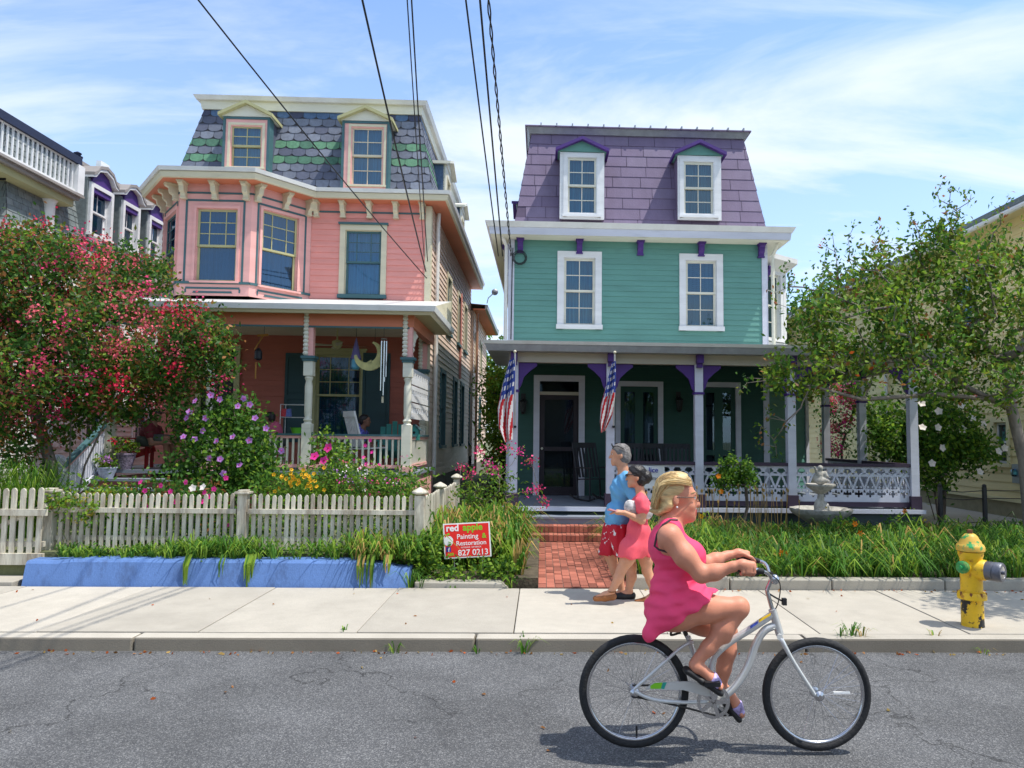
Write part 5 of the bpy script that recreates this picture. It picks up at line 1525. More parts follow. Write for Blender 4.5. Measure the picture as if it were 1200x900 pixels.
b = MB(); sbox(b, .045, .19, .145, .33, .0016, .0022, 'sign_blue'); b.build('badge', SG); T('f', .15, 'white_plain', .085, .20, .006)

# fire hydrant
hx = atz(1140, 733, .125); HY = thing('fire_hydrant', 'yellow fire hydrant with green patched cap and grey side nozzle on the sidewalk', 'fire hydrant', hx)
hu_, hv_, hz = hx
H = lambda prof, m, name, n=20: (lambda b: (b.lathe(prof, (hu_, hv_, hz), m, n), b.build(name, HY, smooth=True))[1])(MB())
H([(.105, -.02), (.100, .02), (.098, .20), (.099, .245)], 'hyd_worn', 'base')
H([(.098, .246), (.128, .25), (.128, .29), (.118, .315), (.10, .32)], 'hyd_yellow', 'flange')
H([(.099, .321), (.097, .34), (.097, .62), (.112, .66), (.112, .69), (.10, .69)], 'hyd_yellow', 'barrel')
H([(.10, .691), (.125, .70), (.127, .735), (.118, .755), (.100, .77), (.095, .79), (.075, .815), (.07, .83), (.045, .855), (.03, .86)], 'hyd_cap', 'bonnet')
H([(.026, .861), (.024, .895), (.005, .896)], 'rust', 'operating_nut', 5)
for k in range(8):
    a = k * math.pi / 4 + .2; b = MB(); b.lathe([(.014, 0), (.014, .03), (.004, .034)], (hu_ + .115 * math.cos(a), hv_ + .115 * math.sin(a), hz + .285), 'rust', 6); b.build('bolt', HY)
ax1 = Vector((.62, -.78, 0)); ax1 = (Vector((-ax1.y, ax1.x, 0)), Vector((0, 0, 1)), ax1); c = Vector((hu_ + .02, hv_ - .02, hz + .53))
b = MB(); b.lathe([(.10, .0), (.095, .10), (.085, .115)], c, 'hyd_yellow', 18, axis=ax1); b.build('pumper_outlet', HY, smooth=True)
b = MB(); b.lathe([(.086, .10), (.088, .105), (.088, .17), (.083, .175), (.083, .18), (.09, .185), (.09, .24), (.082, .252), (.06, .252), (.055, .243), (.02, .243), (.018, .27), (.003, .27)], c, 'nozzle_grey', 20, axis=ax1); o = b.build('pumper_cap', HY, smooth=True)
b = MB(); b.lathe([(.056, .2445), (.058, .249), (.02, .2445)], c, 'chrome', 16, axis=ax1); b.build('cap_face', o)
for sg, d3 in ((1, Vector((-.85, -.52, 0))),):
    d3.normalize(); axx = (Vector((-d3.y, d3.x, 0)), Vector((0, 0, 1)), d3)
    b = MB(); b.lathe([(.06, .05), (.058, .12), (.05, .125)], (hu_, hv_, hz + .555), 'hyd_yellow', 14, axis=axx); o = b.build('hose_outlet', HY, smooth=True)
    b = MB(); b.lathe([(.058, .125), (.06, .13), (.06, .16), (.045, .175), (.02, .178), (.02, .20), (.003, .20)], (hu_, hv_, hz + .555), 'hyd_green', 12, axis=axx); b.build('hose_cap', HY, smooth=True)

# garden fountain
pm('fountain_stone', (.42, .40, .36), .85, .25, 9, bump=.5, bscale=30, dirt=(.12, .12, .09), dscale=7, damt=.8)
fx = at(962, 600, 12.75); FO = thing('garden_fountain', 'pale stone fountain with two scalloped bowls and a carved cherub among the daylilies', 'fountain', (fx[0], fx[1], ZR))
fc = (fx[0], fx[1], 0); zz = lambda y: at(962, y, 12.75)[2]
b = MB(); b.lathe([(.30, ZR - .05), (.28, ZR + .05), (.16, ZR + .12), (.14, zz(612))], fc, 'fountain_stone', 18); b.build('base', FO, smooth=True)
wv_ = lambda a: .07 * abs(math.sin(a * 4)) - .02
b = MB(); b.lathe([(.12, zz(618)), (.30, zz(609)), (.46, zz(602)), (.50, zz(598)), (.50, zz(595.5)), (.45, zz(596)), (.40, zz(599)), (.02, zz(600))], fc, 'fountain_stone', 40, wav=wv_); b.build('lower_bowl', FO, smooth=True)
b = MB(); b.lathe([(.04, zz(579)), (.10, zz(577)), (.20, zz(572)), (.24, zz(569)), (.24, zz(567)), (.2, zz(568)), (.02, zz(569))], fc, 'fountain_stone', 32, wav=wv_); b.build('upper_bowl', FO, smooth=True)
s = SDF((fx[0] - .22, fx[1] - .2, zz(601) - .02), (fx[0] + .22, fx[1] + .2, zz(575)), .014); u_, v_ = fx[0], fx[1]; k = zz(576) - zz(601); q = lambda t: zz(601) + k * t
s.ell((u_, v_, q(.05)), (.17, .15, .04)); s.ell((u_ - .05, v_ - .03, q(.3)), (.08, .08, .12)); s.ell((u_ + .07, v_ - .02, q(.25)), (.07, .08, .10)); s.ell((u_, v_, q(.6)), (.06, .06, .16)); s.ell((u_ - .06, v_ - .05, q(.55)), (.045, .045, .05)); s.ell((u_ + .1, v_ - .06, q(.12)), (.07, .06, .05)); s.ell((u_, v_, q(.98)), (.05, .05, .05))
s.build('figure_pedestal', 'fountain_stone', FO)
s = SDF((u_ - .16, v_ - .16, zz(569) - .02), (u_ + .16, v_ + .16, zz(543)), .012); k = zz(545) - zz(568); q = lambda t: zz(568) + k * t
s.ell((u_, v_, q(.2)), (.10, .09, .07)); s.ell((u_ - .02, v_, q(.5)), (.065, .06, .09)); s.ell((u_ - .0, v_ - .01, q(.85)), (.048, .048, .05)); s.cap((u_ - .06, v_, q(.62)), (u_ - .11, v_ - .03, q(.9)), .025, .018); s.cap((u_ + .05, v_, q(.6)), (u_ + .11, v_ - .05, q(.42)), .026, .02); s.cap((u_ + .02, v_ - .03, q(.25)), (u_ + .10, v_ - .09, q(.2)), .035, .028); s.ell((u_ + .09, v_, q(.5)), (.03, .05, .07)); s.ell((u_ - .08, v_ + .02, q(.35)), (.04, .05, .06))
s.build('cherub', 'fountain_stone', FO)

# iron fence beside the yellow house
IF = thing('iron_fence', 'thin black iron fence with wire rails beside the yellow house', 'fence', (9, 13.6, .2))
vi = 13.3; us = [A(1102, 590, vi)[0], A(1154, 590, vi)[0], A(1212, 590, vi)[0]]; zt = A(1154, 571, vi)[1]
for u in us: b = MB(); b.box(u - .03, u + .03, vi - .03, vi + .03, .2, zt, 'black_iron'); b.ball((u, vi, zt + .02), .04, 'black_iron', 8, 5); b.build('fence_post', IF)
for z in (zt - .06, zt - .2, .42): b = MB(); b.tube([(us[0], vi, z), ((us[0] + us[1]) / 2, vi, z - .03), (us[1], vi, z), (us[2], vi, z)], .008, 'black_iron', 5); b.build('rail', IF)
b = MB(); b.beam((A(1076, 598, 12.4)[0], 12.4, .30), (A(1260, 612, 11.4)[0], 11.4, .30), .05, .16, 'black_iron'); tag(b.build('edging_board'), 'black edging board behind the daylilies at the right', 'edging')

# ---------------------------------------------------------------- flags on the green porch
pm('flag_red', (.55, .02, .03), .8, .1, trans=.25); pm('flag_white', (.75, .74, .74), .8, .05, trans=.25); pm('flag_blue', (.03, .06, .30), .8, .1, trans=.25)
pm('pole_white', (.7, .7, .68), .4, .08)


def flag(label, tip, foot, path, wid, seed):
    """path: centre line of the hanging cloth from the top downwards; wid: width along it (u)"""
    F = thing('flag', label, 'flag', foot, 'flags on the green porch')
    b = MB(); b.tube([foot, tip], .014, 'pole_white', 8); b.ball(tip, .028, 'cream', 8, 6); o = b.build('pole', F, smooth=True)
    b = MB(); b.tube([(foot[0], VGP - .08, foot[2]), (foot[0], foot[1] - .02, foot[2])], .025, 'black_iron', 8); b.build('bracket', o)
    n, m_ = 44, 26; rr = random.Random(seed); ph = rr.uniform(0, 6)
    P = [Vector(p) for p in path]

    def cen(t):
        x = t * (len(P) - 1); i = min(int(x), len(P) - 2); return P[i].lerp(P[i + 1], x - i), wid[i] + (wid[i + 1] - wid[i]) * (x - i)
    b = MB(); g = {}
    for i in range(n + 1):
        for j in range(m_ + 1):
            t, s = i / n, j / m_; c, w_ = cen(t)
            fold = math.sin(s * 11 + ph + t * 1.5) * .05 * (.35 + t) + math.sin(s * 23 + ph * 2) * .012
            g[i, j] = (c.x + (s - .5) * w_ + math.sin(s * 11 + 1.2 + ph) * .012, c.y + fold, c.z + (s - .5) * w_ * .55)
    star = set()
    for i in range(n):
        for j in range(m_):
            t, s = (i + .5) / n, (j + .5) / m_
            if s > .12 and t < .44:
                a, c = i % 4, (j + (2 if (i // 4) % 2 else 0)) % 4
                m = 'flag_white' if (a in (1, 2) and c in (1, 2)) and 1 <= i and j < m_ - 1 else 'flag_blue'
            else: m = 'flag_red' if int((s + .7 * t) * 7 + 1e-6) % 2 == 0 else 'flag_white'
            b.face([g[i, j], g[i + 1, j], g[i + 1, j + 1], g[i, j + 1]], m)
    k = b.build('cloth', F, smooth=True, fix=False, ang=180)
    bm = bmesh.new(); bm.from_mesh(k.data); bmesh.ops.remove_doubles(bm, verts=bm.verts, dist=1e-5); bm.to_mesh(k.data); bm.free()


def fpt(x, y, dv): return at(x, y, VGP + dv)


flag('stars and stripes flag hanging from the left porch post beside the front door', fpt(603.5, 412, -.62), fpt(603.5, 500, -.13),
     [fpt(600, 421, -.56), fpt(596, 446, -.52), fpt(591.5, 474, -.50), fpt(592, 498, -.50), fpt(596, 517, -.5)], [.10, .22, .27, .24, .12], 3)
flag('stars and stripes flag hanging from the porch post right of the front door', fpt(720.5, 413, -.62), fpt(719, 500, -.13),
     [fpt(719, 424, -.56), fpt(716, 446, -.52), fpt(712, 470, -.5), fpt(710, 490, -.5), fpt(707, 506, -.5)], [.06, .16, .25, .22, .09], 8)

# banner on the porch balustrade
b = MB(); vq = VGP - .04; n = 10; pts = []
bx0, bx1, bz0, bz1 = A(749, 570, vq)[0], A(779, 570, vq)[0], A(765, 573, vq)[1], A(765, 545, vq)[1]
BN = thing('banner', 'white cloth banner tied to the porch balustrade behind the walking couple', 'banner', (bx0, vq, bz0))
for i in range(n + 1):
    s = i / n
    for z in (0, 1): pts.append((bx0 + (bx1 - bx0) * s, vq - .02 * math.sin(s * 5), bz0 + (bz1 - bz0) * z + .02 * math.sin(s * 3.1) * (-1 if z else .5)))
b.mesh(pts, [(2 * i, 2 * i + 2, 2 * i + 3, 2 * i + 1) for i in range(n)], 'white_plain'); b.build('cloth', BN, smooth=True, fix=False)
text('lice', .13, 'sign_blue', BN, (bx0 + (bx1 - bx0) * .36, vq - .035, bz0 + (bz1 - bz0) * .70), (1, 0, 0), (0, 0, 1), (0, -1, 0), bold=.002)
text('memory', .10, 'black_iron', BN, (bx0 + (bx1 - bx0) * .22, vq - .035, bz0 + (bz1 - bz0) * .38), (1, 0, 0), (0, 0, 1), (0, -1, 0))

# ---------------------------------------------------------------- porch furniture and hanging things
pm('chair_dark', (.02, .022, .028), .5, .2); pm('chair_white', (.72, .72, .70), .5, .06); pm('chair_red', (.34, .012, .014), .5, .12); pm('chair_teal', (.04, .26, .22), .5, .1)


def rocking_chair(label, u, v, z, rz, m, group=None):
    o = thing('rocking_chair', label, 'rocking chair', (u, v, z), group); c, s = math.cos(rz), math.sin(rz)
    P = lambda x, y, h: (u + c * x - s * y, v + s * x + c * y, z + h)
    for x in (-.27, .27):
        b = MB(); b.tube([P(x, -.42, .07), P(x, -.2, .02), P(x, .05, .015), P(x, .35, .04), P(x, .5, .09)], .02, m, 6); b.build('rocker', o)
        b = MB(); b.tube([P(x, -.24, .03), P(x, -.25, .64)], .02, m, 6); b.build('leg', o)
        b = MB(); b.tube([P(x, .20, .03), P(x, .24, .45), P(x, .42, 1.12)], .02, m, 6); b.build('back_post', o)
        b = MB(); b.beam(P(x, -.32, .655), P(x, .28, .645), .07, .025, m); b.build('arm', o)
    b = MB(); b.hexa([P(-.27, -.26, .43), P(.27, -.26, .43), P(.25, .24, .40), P(-.25, .24, .40), P(-.27, -.26, .455), P(.27, -.26, .455), P(.25, .24, .425), P(-.25, .24, .425)], m); b.build('seat', o)
    b = MB()
    for k in range(6): x = -.2 + k * .08; b.beam(P(x, .24, .45), P(x, .41, 1.06), .045, .015, m)
    b.beam(P(-.28, .42, 1.09), P(.28, .42, 1.09), .03, .11, m); b.build('backrest', o)
    return o


vr = VGP + 1.25
for i, (x, rz) in enumerate(((697, .5), (733, -.3), (772, .2), (792, -.2))):
    rocking_chair(['dark rocking chair on the green porch between the door and the second post', 'dark rocking chair behind the walking man on the green porch', 'dark rocking chair behind the banner on the green porch', 'rightmost dark rocking chair on the green porch'][i], A(x, 560, vr)[0], vr, zGF, rz, 'chair_dark', 'dark rocking chairs on the green porch')
rc = at(432, 530, VPP + .9); rocking_chair('white rocking chair on the pink porch with a person beside it', rc[0], rc[1], zF, 2.2, 'chair_white')


def adirondack(label, u, v, z, rz, m):
    o = thing('adirondack_chair', label, 'chair', (u, v, z)); c, s = math.cos(rz), math.sin(rz)
    P = lambda x, y, h: (u + c * x - s * y, v + s * x + c * y, z + h)
    for k in range(5):
        x = -.24 + .12 * k; b = MB(); t = .98 - .06 * abs(k - 2)
        b.hexa([P(x - .05, .22, .24), P(x + .05, .22, .24), P(x + .05, .245, .24), P(x - .05, .245, .24), P(x - .052, .48, t), P(x + .052, .48, t), P(x + .052, .505, t), P(x - .052, .505, t)], m); b.build('back_slat', o)
    b = MB()
    for k in range(6): y = -.32 + k * .10; h = .38 - k * .028; b.hexa([P(-.27, y, h), P(.27, y, h), P(.27, y + .09, h - .025), P(-.27, y + .09, h - .025), P(-.27, y, h + .02), P(.27, y, h + .02), P(.27, y + .09, h - .005), P(-.27, y + .09, h - .005)], m)
    b.build('seat', o)
    for x in (-.31, .31):
        b = MB(); b.beam(P(x, -.34, .58), P(x, .34, .55), .13, .022, m); b.build('arm', o)
        b = MB(); b.beam(P(x, -.30, 0), P(x, -.30, .57), .03, .09, m); b.build('leg', o)
        b = MB(); b.beam(P(x * .9, -.36, .36), P(x * .9, .5, .03), .03, .10, m); b.build('side_rail', o)
    return o


q = at(154, 540, VPP + .6); adirondack('dark red adirondack chair beside the seated man on the pink porch', q[0], q[1], zF, 1.9, 'chair_red')
q = at(462, 540, VPP + 1.3); adirondack('teal adirondack chair behind the railing of the pink porch', q[0], q[1], zF, .2, 'chair_teal')

zc_ = zBm1 - .04
# wind chime
q = at(450, 398, VPP + .35); WC = thing('wind_chime', 'long metal wind chime hanging from the pink porch ceiling', 'wind chime', (q[0], q[1], q[2] - 1))
b = MB(); b.tube([(q[0], q[1], zc_ - .09), (q[0], q[1], q[2])], .005, 'black_iron', 5); b.lathe([(.06, 0), (.06, .02), (.01, .03)], q, 'grey_wood', 12); b.build('hanger', WC)
for k in range(5):
    a = k * 1.256; x, y = q[0] + .05 * math.cos(a), q[1] + .05 * math.sin(a); b = MB(); L_ = .72 + .09 * k
    b.tube([(x, y, q[2] - .03), (x, y, q[2] - L_)], .016, 'chrome', 8); b.build('tube', WC)
b = MB(); b.tube([q, (q[0], q[1], q[2] - 1.12)], .004, 'black_iron', 4); b.box(q[0] - .02, q[0] + .02, q[1] - .004, q[1] + .004, q[2] - 1.22, q[2] - 1.1, 'cream'); b.build('sail', WC)
# crescent moon
q = at(433, 417, VPP + .5); s_ = 870 / (VPP + .5); MO = thing('moon_ornament', 'cream crescent moon with a face hanging on the pink porch', 'ornament', q)
pm('moon', (.55, .52, .22), .6, .2, 8); b = MB(); pts = []
for k in range(25): a = R(75) - R(255) * k / 24; pts.append((.29 * math.cos(a), .29 * math.sin(a)))
for k in range(25):
    a = R(-165) + R(225) * k / 24; pts.append((-.05 + .205 * math.cos(a), .07 + .205 * math.sin(a)))
b.prism([(q[0] + .0 + x, q[2] + y) for x, y in pts], q[1] - .03, q[1] + .03, 'moon'); b.prism([(q[0] + x, q[2] + y) for x, y in ((.04, -.08), (-.06, -.14), (.06, -.16))], q[1] - .03, q[1] + .03, 'moon')
b.tube([(q[0] + .1, q[1], q[2] + .24), (q[0] + .1, q[1], zc_)], .004, 'black_iron', 4); b.build('crescent', MO, smooth=True)
# conical lantern
q = at(417, 420, VPP + .6); CL = thing('hanging_lantern', 'purple cone topped lantern hanging in front of the porch window', 'lantern', q); pm('cone_purple', (.13, .11, .26), .7, .1); pm('lantern_blue', (.10, .35, .50), .4, .1)
b = MB(); b.lathe([(.11, 0), (.10, .03), (.01, .42)], (q[0], q[1], q[2] - .02), 'cone_purple', 12); b.tube([(q[0], q[1], q[2] + .38), (q[0], q[1], zc_)], .005, 'black_iron', 4); b.build('cone', CL, smooth=True)
b = MB(); b.lathe([(.05, -.22), (.085, -.18), (.08, -.02)], q, 'lantern_blue', 12); b.build('lamp', CL, smooth=True)
# wooden hanging ornament on the left half of the porch
q = at(304, 415, VPP + .5); HO = thing('hanging_ornament', 'wooden bird mobile with a dark bell hanging from the porch ceiling', 'ornament', q); pm('orange_wood', (.45, .22, .05), .6, .2)
b = MB(); z0 = q[2] + .36; b.beam((q[0] - .05, q[1], z0), (q[0] + .16, q[1], z0 + .02), .03, .04, 'orange_wood'); b.tube([(q[0] + .08, q[1], z0), (q[0] + .08, q[1], zc_)], .005, 'black_iron', 4); b.beam((q[0] + .06, q[1], z0), (q[0] - .10, q[1], z0 - .28), .02, .02, 'orange_wood'); b.build('bird', HO)
b = MB(); b.lathe([(.03, -.12), (.075, -.09), (.07, .05), (.02, .12)], (q[0] - .02, q[1], q[2]), 'chair_dark', 10); b.tube([(q[0] - .02, q[1], q[2] + .1), (q[0] - .02, q[1], z0)], .004, 'black_iron', 4); b.beam((q[0] - .06, q[1], q[2] - .16), (q[0] - .06, q[1], q[2] - .48), .02, .02, 'orange_wood'); b.build('bell', HO)
# birdhouse on the end railing
q = at(486, 507, VPP + .9); BHs = thing('birdhouse', 'teal birdhouse standing on the end rail of the pink porch', 'birdhouse', (q[0], q[1], q[2] - .15))
b = MB(); b.box(q[0] - .09, q[0] + .09, q[1] - .08, q[1] + .08, q[2] - .15, q[2] + .05, 'chair_teal'); b.prism([(q[0] - .09, q[2] + .05), (q[0] + .09, q[2] + .05), (q[0], q[2] + .15)], q[1] - .08, q[1] + .08, 'chair_teal'); b.lathe([(.028, 0), (.028, .003)], (q[0], q[1] - .082, q[2]), 'interior', 10, 'v'); b.build('box', BHs)
b = MB()
for sg in (-1, 1): b.beam((q[0] + sg * .06, q[1] - .11, q[2] + .105), (q[0] + sg * .06, q[1] + .11, q[2] + .105), .17, .015, 'shutter', up=(sg, 0, 1))
b.build('roof', BHs)
# wire shelf with a green pot and parcels
SHL = thing('wire_shelf', 'white wire plant shelf against the porch wall', 'shelf', (*at(343, 545, VPP + 1.2)[:2], zF)); vq = VPP + 1.2
xa, xb = A(328, 500, vq)[0], A(359, 500, vq)[0]; zt, zm = A(343, 474, vq)[1], A(343, 489, vq)[1]; zlo = A(343, 509, vq)[1]
b = MB()
for x in (xa, xb):
    for y in (vq, vq + .3): b.tube([(x, y, zF), (x, y, zt)], .008, 'chair_white', 5)
for z in (zt, zm, zlo):
    for y in (vq, vq + .1, vq + .2, vq + .3): b.tube([(xa, y, z), (xb, y, z)], .006, 'chair_white', 4)
    for x in (xa, xb): b.tube([(x, vq, z), (x, vq + .3, z)], .006, 'chair_white', 4)
b.build('frame', SHL)
pm('pot_green', (.15, .55, .04), .4, .1); pm('parcel_red', (.5, .04, .05), .5, .3, 30); pm('parcel_blue', (.12, .16, .4), .5, .3, 30); pm('foil', (.5, .5, .55), .3, .3, 40, metal=.6)
q = at(348, 503, vq + .12); b = MB(); b.lathe([(.09, zlo + .01), (.13, zlo + .14), (.14, zlo + .14), (.12, zlo + .12)], (q[0], q[1], 0), 'pot_green', 14); tag(b.build('flower_pot', smooth=True), 'bright green flower pot on the wire shelf', 'flower pot')
for (x, m, l) in ((333, 'parcel_red', 'red striped bag on the wire shelf'), (338, 'parcel_blue', 'blue patterned bag on the wire shelf')):
    q = at(x, 484, vq + .1); b = MB(); b.hexa([(q[0] - .06, q[1] - .05, zm + .01), (q[0] + .06, q[1] - .05, zm + .01), (q[0] + .06, q[1] + .05, zm + .01), (q[0] - .06, q[1] + .05, zm + .01), (q[0] - .07, q[1] - .02, zm + .16), (q[0] + .05, q[1] - .03, zm + .18), (q[0] + .05, q[1] + .02, zm + .18), (q[0] - .07, q[1] + .02, zm + .16)], m); tag(b.build('gift_bag', bevel=.01), l, 'bag')
# pots on the steps
pm('pot_blue_white', (.45, .50, .62), .3, .35, 18); pm('pot_mosaic', (.20, .16, .22), .3, .9, 35)
def pot(label, x, y, v, z, r, h, m):
    q = at(x, y, v); b = MB(); b.lathe([(r * .62, 0), (r * .95, h * .7), (r, h * .9), (r * 1.06, h * .91), (r * 1.06, h), (r * .9, h), (r * .85, h * .85)], (q[0], q[1], z), m, 16); o = b.build('flower_pot', smooth=True); tag(o, label, 'flower pot'); return (q[0], q[1], z + h)
stz = [ZL + (zF - ZL) * (k + 1) / (ns_steps + 1) for k in range(4)] if 'ns_steps' in globals() else [ZL + (zF - ZL) * (k + 1) / 5 for k in range(4)]
POT1 = pot('blue and white flower pot on the porch steps by the railing', 125, 556, VPP - .30, stz[3], .16, .20, 'pot_blue_white')
POT2 = pot('mosaic patterned flower pot on the pink porch beside the red chair', 145, 545, VPP - .02, zF, .19, .30, 'pot_mosaic')
# ---------------------------------------------------------------- plants
NR = np.random.default_rng(5)
leafm('leaf_dark', (.042, .125, .022)); leafm('leaf_mid', (.085, .215, .030)); leafm('leaf_lime', (.19, .34, .035)); leafm('leaf_bronze', (.30, .15, .05)); leafm('leaf_olive', (.15, .19, .03))
leafm('leaf_yellow', (.30, .26, .03)); leafm('leaf_orange', (.42, .10, .02)); leafm('flower_pink', (.64, .055, .18), .3, .3); leafm('flower_red', (.56, .02, .065), .3, .25); leafm('flower_rose', (.66, .14, .17), .35, .3)
leafm('flower_magenta', (.68, .04, .30), .25, .3); leafm('flower_lilac', (.46, .22, .60), .25, .3); leafm('flower_white', (.78, .78, .72), .1, .25); leafm('flower_yellow', (.75, .42, .01), .2, .25); leafm('flower_orange', (.80, .22, .01), .25, .25)
leafm('blade_green', (.07, .20, .024), .4); leafm('blade_lime', (.21, .36, .04), .35); leafm('blade_straw', (.42, .31, .10), .3)
pm('bark', (.13, .10, .08), .9, .35, 12, stretch=(1, 1, .3), bump=.7, bscale=30); pm('bark_pale', (.22, .185, .155), .85, .3, 10, stretch=(1, 1, .3), bump=.5, bscale=30, dirt=(.08, .07, .06), dscale=4)
pm('stem_green', (.06, .11, .03), .8, .3)
MW = np.array([[UX, UY, 0], [VX, VY, 0], [0, 0, 1]])


def leafmesh(name, parent, C, Dv, L_, Wd, mats, idx, kind=None, fold=.0):
    """one rhombic leaf per row of C: axis Dv, length L_, width Wd"""
    n = len(C); C = np.asarray(C, float); Dv = Dv / (np.linalg.norm(Dv, axis=1, keepdims=True) + 1e-9)
    q = NR.normal(size=(n, 3)); s = np.cross(Dv, q); s /= (np.linalg.norm(s, axis=1, keepdims=True) + 1e-9)
    L_ = np.broadcast_to(L_, n)[:, None]; Wd = np.broadcast_to(Wd, n)[:, None]
    nn = np.cross(Dv, s)
    V = np.stack([C - Dv * L_ / 2, C + s * Wd / 2 + Dv * L_ * .06 + nn * Wd * .12, C + Dv * L_ / 2, C - s * Wd / 2 + Dv * L_ * .06 + nn * Wd * .12], 1).reshape(-1, 3) @ MW
    org = np.array(ORG[parent]) if parent is not None else np.array([V[:, 0].mean(), V[:, 1].mean(), V[:, 2].min()])
    me = bpy.data.meshes.new(name); me.vertices.add(4 * n); me.vertices.foreach_set('co', (V - org).ravel())
    me.loops.add(4 * n); me.loops.foreach_set('vertex_index', np.arange(4 * n)); me.polygons.add(n)
    me.polygons.foreach_set('loop_start', np.arange(0, 4 * n, 4)); me.polygons.foreach_set('loop_total', np.full(n, 4))
    for m in mats: me.materials.append(M[m])
    me.polygons.foreach_set('material_index', np.asarray(idx, np.int32)); me.update(calc_edges=True); me.validate()
    o = bpy.data.objects.new(name, me); COL.objects.link(o)
    if parent is not None: o.parent = parent; ORG[o] = Vector(org)
    else: o.location = org; ORG[o] = Vector(org)
    if kind: o['kind'] = kind
    return o


def lobe_points(lobes, n, shell=.55):
    """random points in picture-placed ellipsoids (px, py, v, rx, ry, depth radius)"""
    w = np.array([l[3] * l[4] for l in lobes], float); w /= w.sum(); out = []
    for l, k in zip(lobes, NR.multinomial(n, w)):
        c = at(l[0], l[1], l[2]); s = FPX / l[2]
        d = NR.normal(size=(k, 3)); d /= np.linalg.norm(d, axis=1, keepdims=True)
        r = NR.random(k) ** (1 / 3.) * (1 - shell) + shell * NR.random(k) ** .25
        out.append(np.array(c) + d * r[:, None] * np.array([l[3] / s, l[5], l[4] / s]))
    return np.concatenate(out)


def skeleton(parent, trunk, targets, r0, mat, name='trunk', step=.28, sides=5, rmin=.004, wig=.05, droop=0.0):
    """limbs growing from the trunk polylines to every target, thick where many twigs hang on"""
    pos = []; par = []
    for line in trunk:
        last = -1
        for k in range(len(line) - 1):
            a, c = np.array(line[k], float), np.array(line[k + 1], float); m = max(1, int(np.linalg.norm(c - a) / step))
            for i in range(m + (k == len(line) - 2)):
                pos.append(a + (c - a) * i / m); par.append(last); last = len(pos) - 1
    base = pos[0]; order = np.argsort([np.linalg.norm(t - np.array(trunk[0][-1])) for t in targets]); ends = []
    for t in (targets[i] for i in order):
        P = np.array(pos); d = np.linalg.norm(P - t, axis=1) + .25 * np.maximum(0, P[:, 2] - t[2]) * (1 if droop == 0 else 0) + .6 * (np.linalg.norm(P - base, axis=1) > np.linalg.norm(t - base))
        j = int(np.argmin(d)); a = P[j]; m = max(1, int(np.linalg.norm(t - a) / step)); last = j
        for i in range(1, m + 1):
            q = a + (t - a) * i / m
            if i < m: q = q + NR.normal(size=3) * wig
            pos.append(q); par.append(last); last = len(pos) - 1
        ends.append(last)
    cnt = np.zeros(len(pos))
    for e in ends: cnt[e] += 1
    for i in range(len(pos) - 1, -1, -1):
        if par[i] >= 0: cnt[par[i]] += cnt[i]
    tot = max(1, cnt.max()); rad = np.maximum(rmin, r0 * (np.maximum(cnt, .3) / tot) ** .56)
    b = MB()
    for i in range(len(pos)):
        if par[i] < 0: continue
        a, c = Vector(pos[par[i]]), Vector(pos[i])
        if (c - a).length < 1e-4: continue
        b.tube([a - (c - a).normalized() * .01, c], [min(rad[par[i]], rad[i] * 1.6), rad[i]], mat, sides if rad[i] > .02 else 3, cap=False)
    return b.build(name, parent, smooth=True, fix=False, ang=180)


def foliage(name, parent, targets, per, spread, L_, Wd, mats, probs, up=.3, flat=1.0):
    n = len(targets) * per; C = np.repeat(np.array(targets), per, 0) + NR.normal(size=(n, 3)) * np.array([spread, spread, spread * flat])
    D = NR.normal(size=(n, 3)); D[:, 2] += up
    # whole clusters lean towards one tone
    cl = NR.random(len(targets)); cum = np.cumsum(probs); cum = cum / cum[-1]
    v = np.clip(np.repeat(cl, per) * .45 + NR.random(n) * .55, 0, .999)
    v = np.argsort(np.argsort(v)) / n
    idx = np.searchsorted(cum, v)
    return leafmesh(name, parent, C, D, L_ * NR.uniform(.7, 1.25, n), Wd * NR.uniform(.7, 1.25, n), mats, idx)


def flowers(name, parent, centers, per, spread, size, mats):
    centers = np.array(centers)
    groups = [[i] for i in range(min(100, len(centers)))] + ([list(range(100, len(centers)))] if len(centers) > 100 else [])
    for g in groups:
        n = len(g) * per; C = np.repeat(centers[g], per, 0) + NR.normal(size=(n, 3)) * np.array(spread)
        idx = np.repeat(NR.integers(0, len(mats), len(g)), per)
        o = leafmesh(name, parent, C, NR.normal(size=(n, 3)), size * NR.uniform(.7, 1.2, n), size * NR.uniform(.7, 1.1, n), mats, idx)
        if len(g) > 1: o['kind'] = 'stuff'


def blossoms(name, parent, centers, r, mat, heart=None):
    """open five petalled flowers facing roughly to the street"""
    for c in centers:
        b = MB(); c = Vector(c); nrm = Vector((RN.uniform(-.5, .5), -1, RN.uniform(-.1, .7))).normalized(); x = nrm.cross(Vector((0, 0, 1))).normalized(); y = x.cross(nrm); a0 = RN.uniform(0, 6)
        for k in range(5):
            a = a0 + k * 1.2566; d = x * math.cos(a) + y * math.sin(a); e = x * math.cos(a + 1.57) + y * math.sin(a + 1.57)
            b.face([c, c + d * r * .6 + e * r * .42 + nrm * r * .15, c + d * r + nrm * r * .22, c + d * r * .6 - e * r * .42 + nrm * r * .15], mat)
        if heart: b.ball(c + nrm * r * .1, r * .18, heart, 5, 4)
        b.build(name, parent, fix=False)


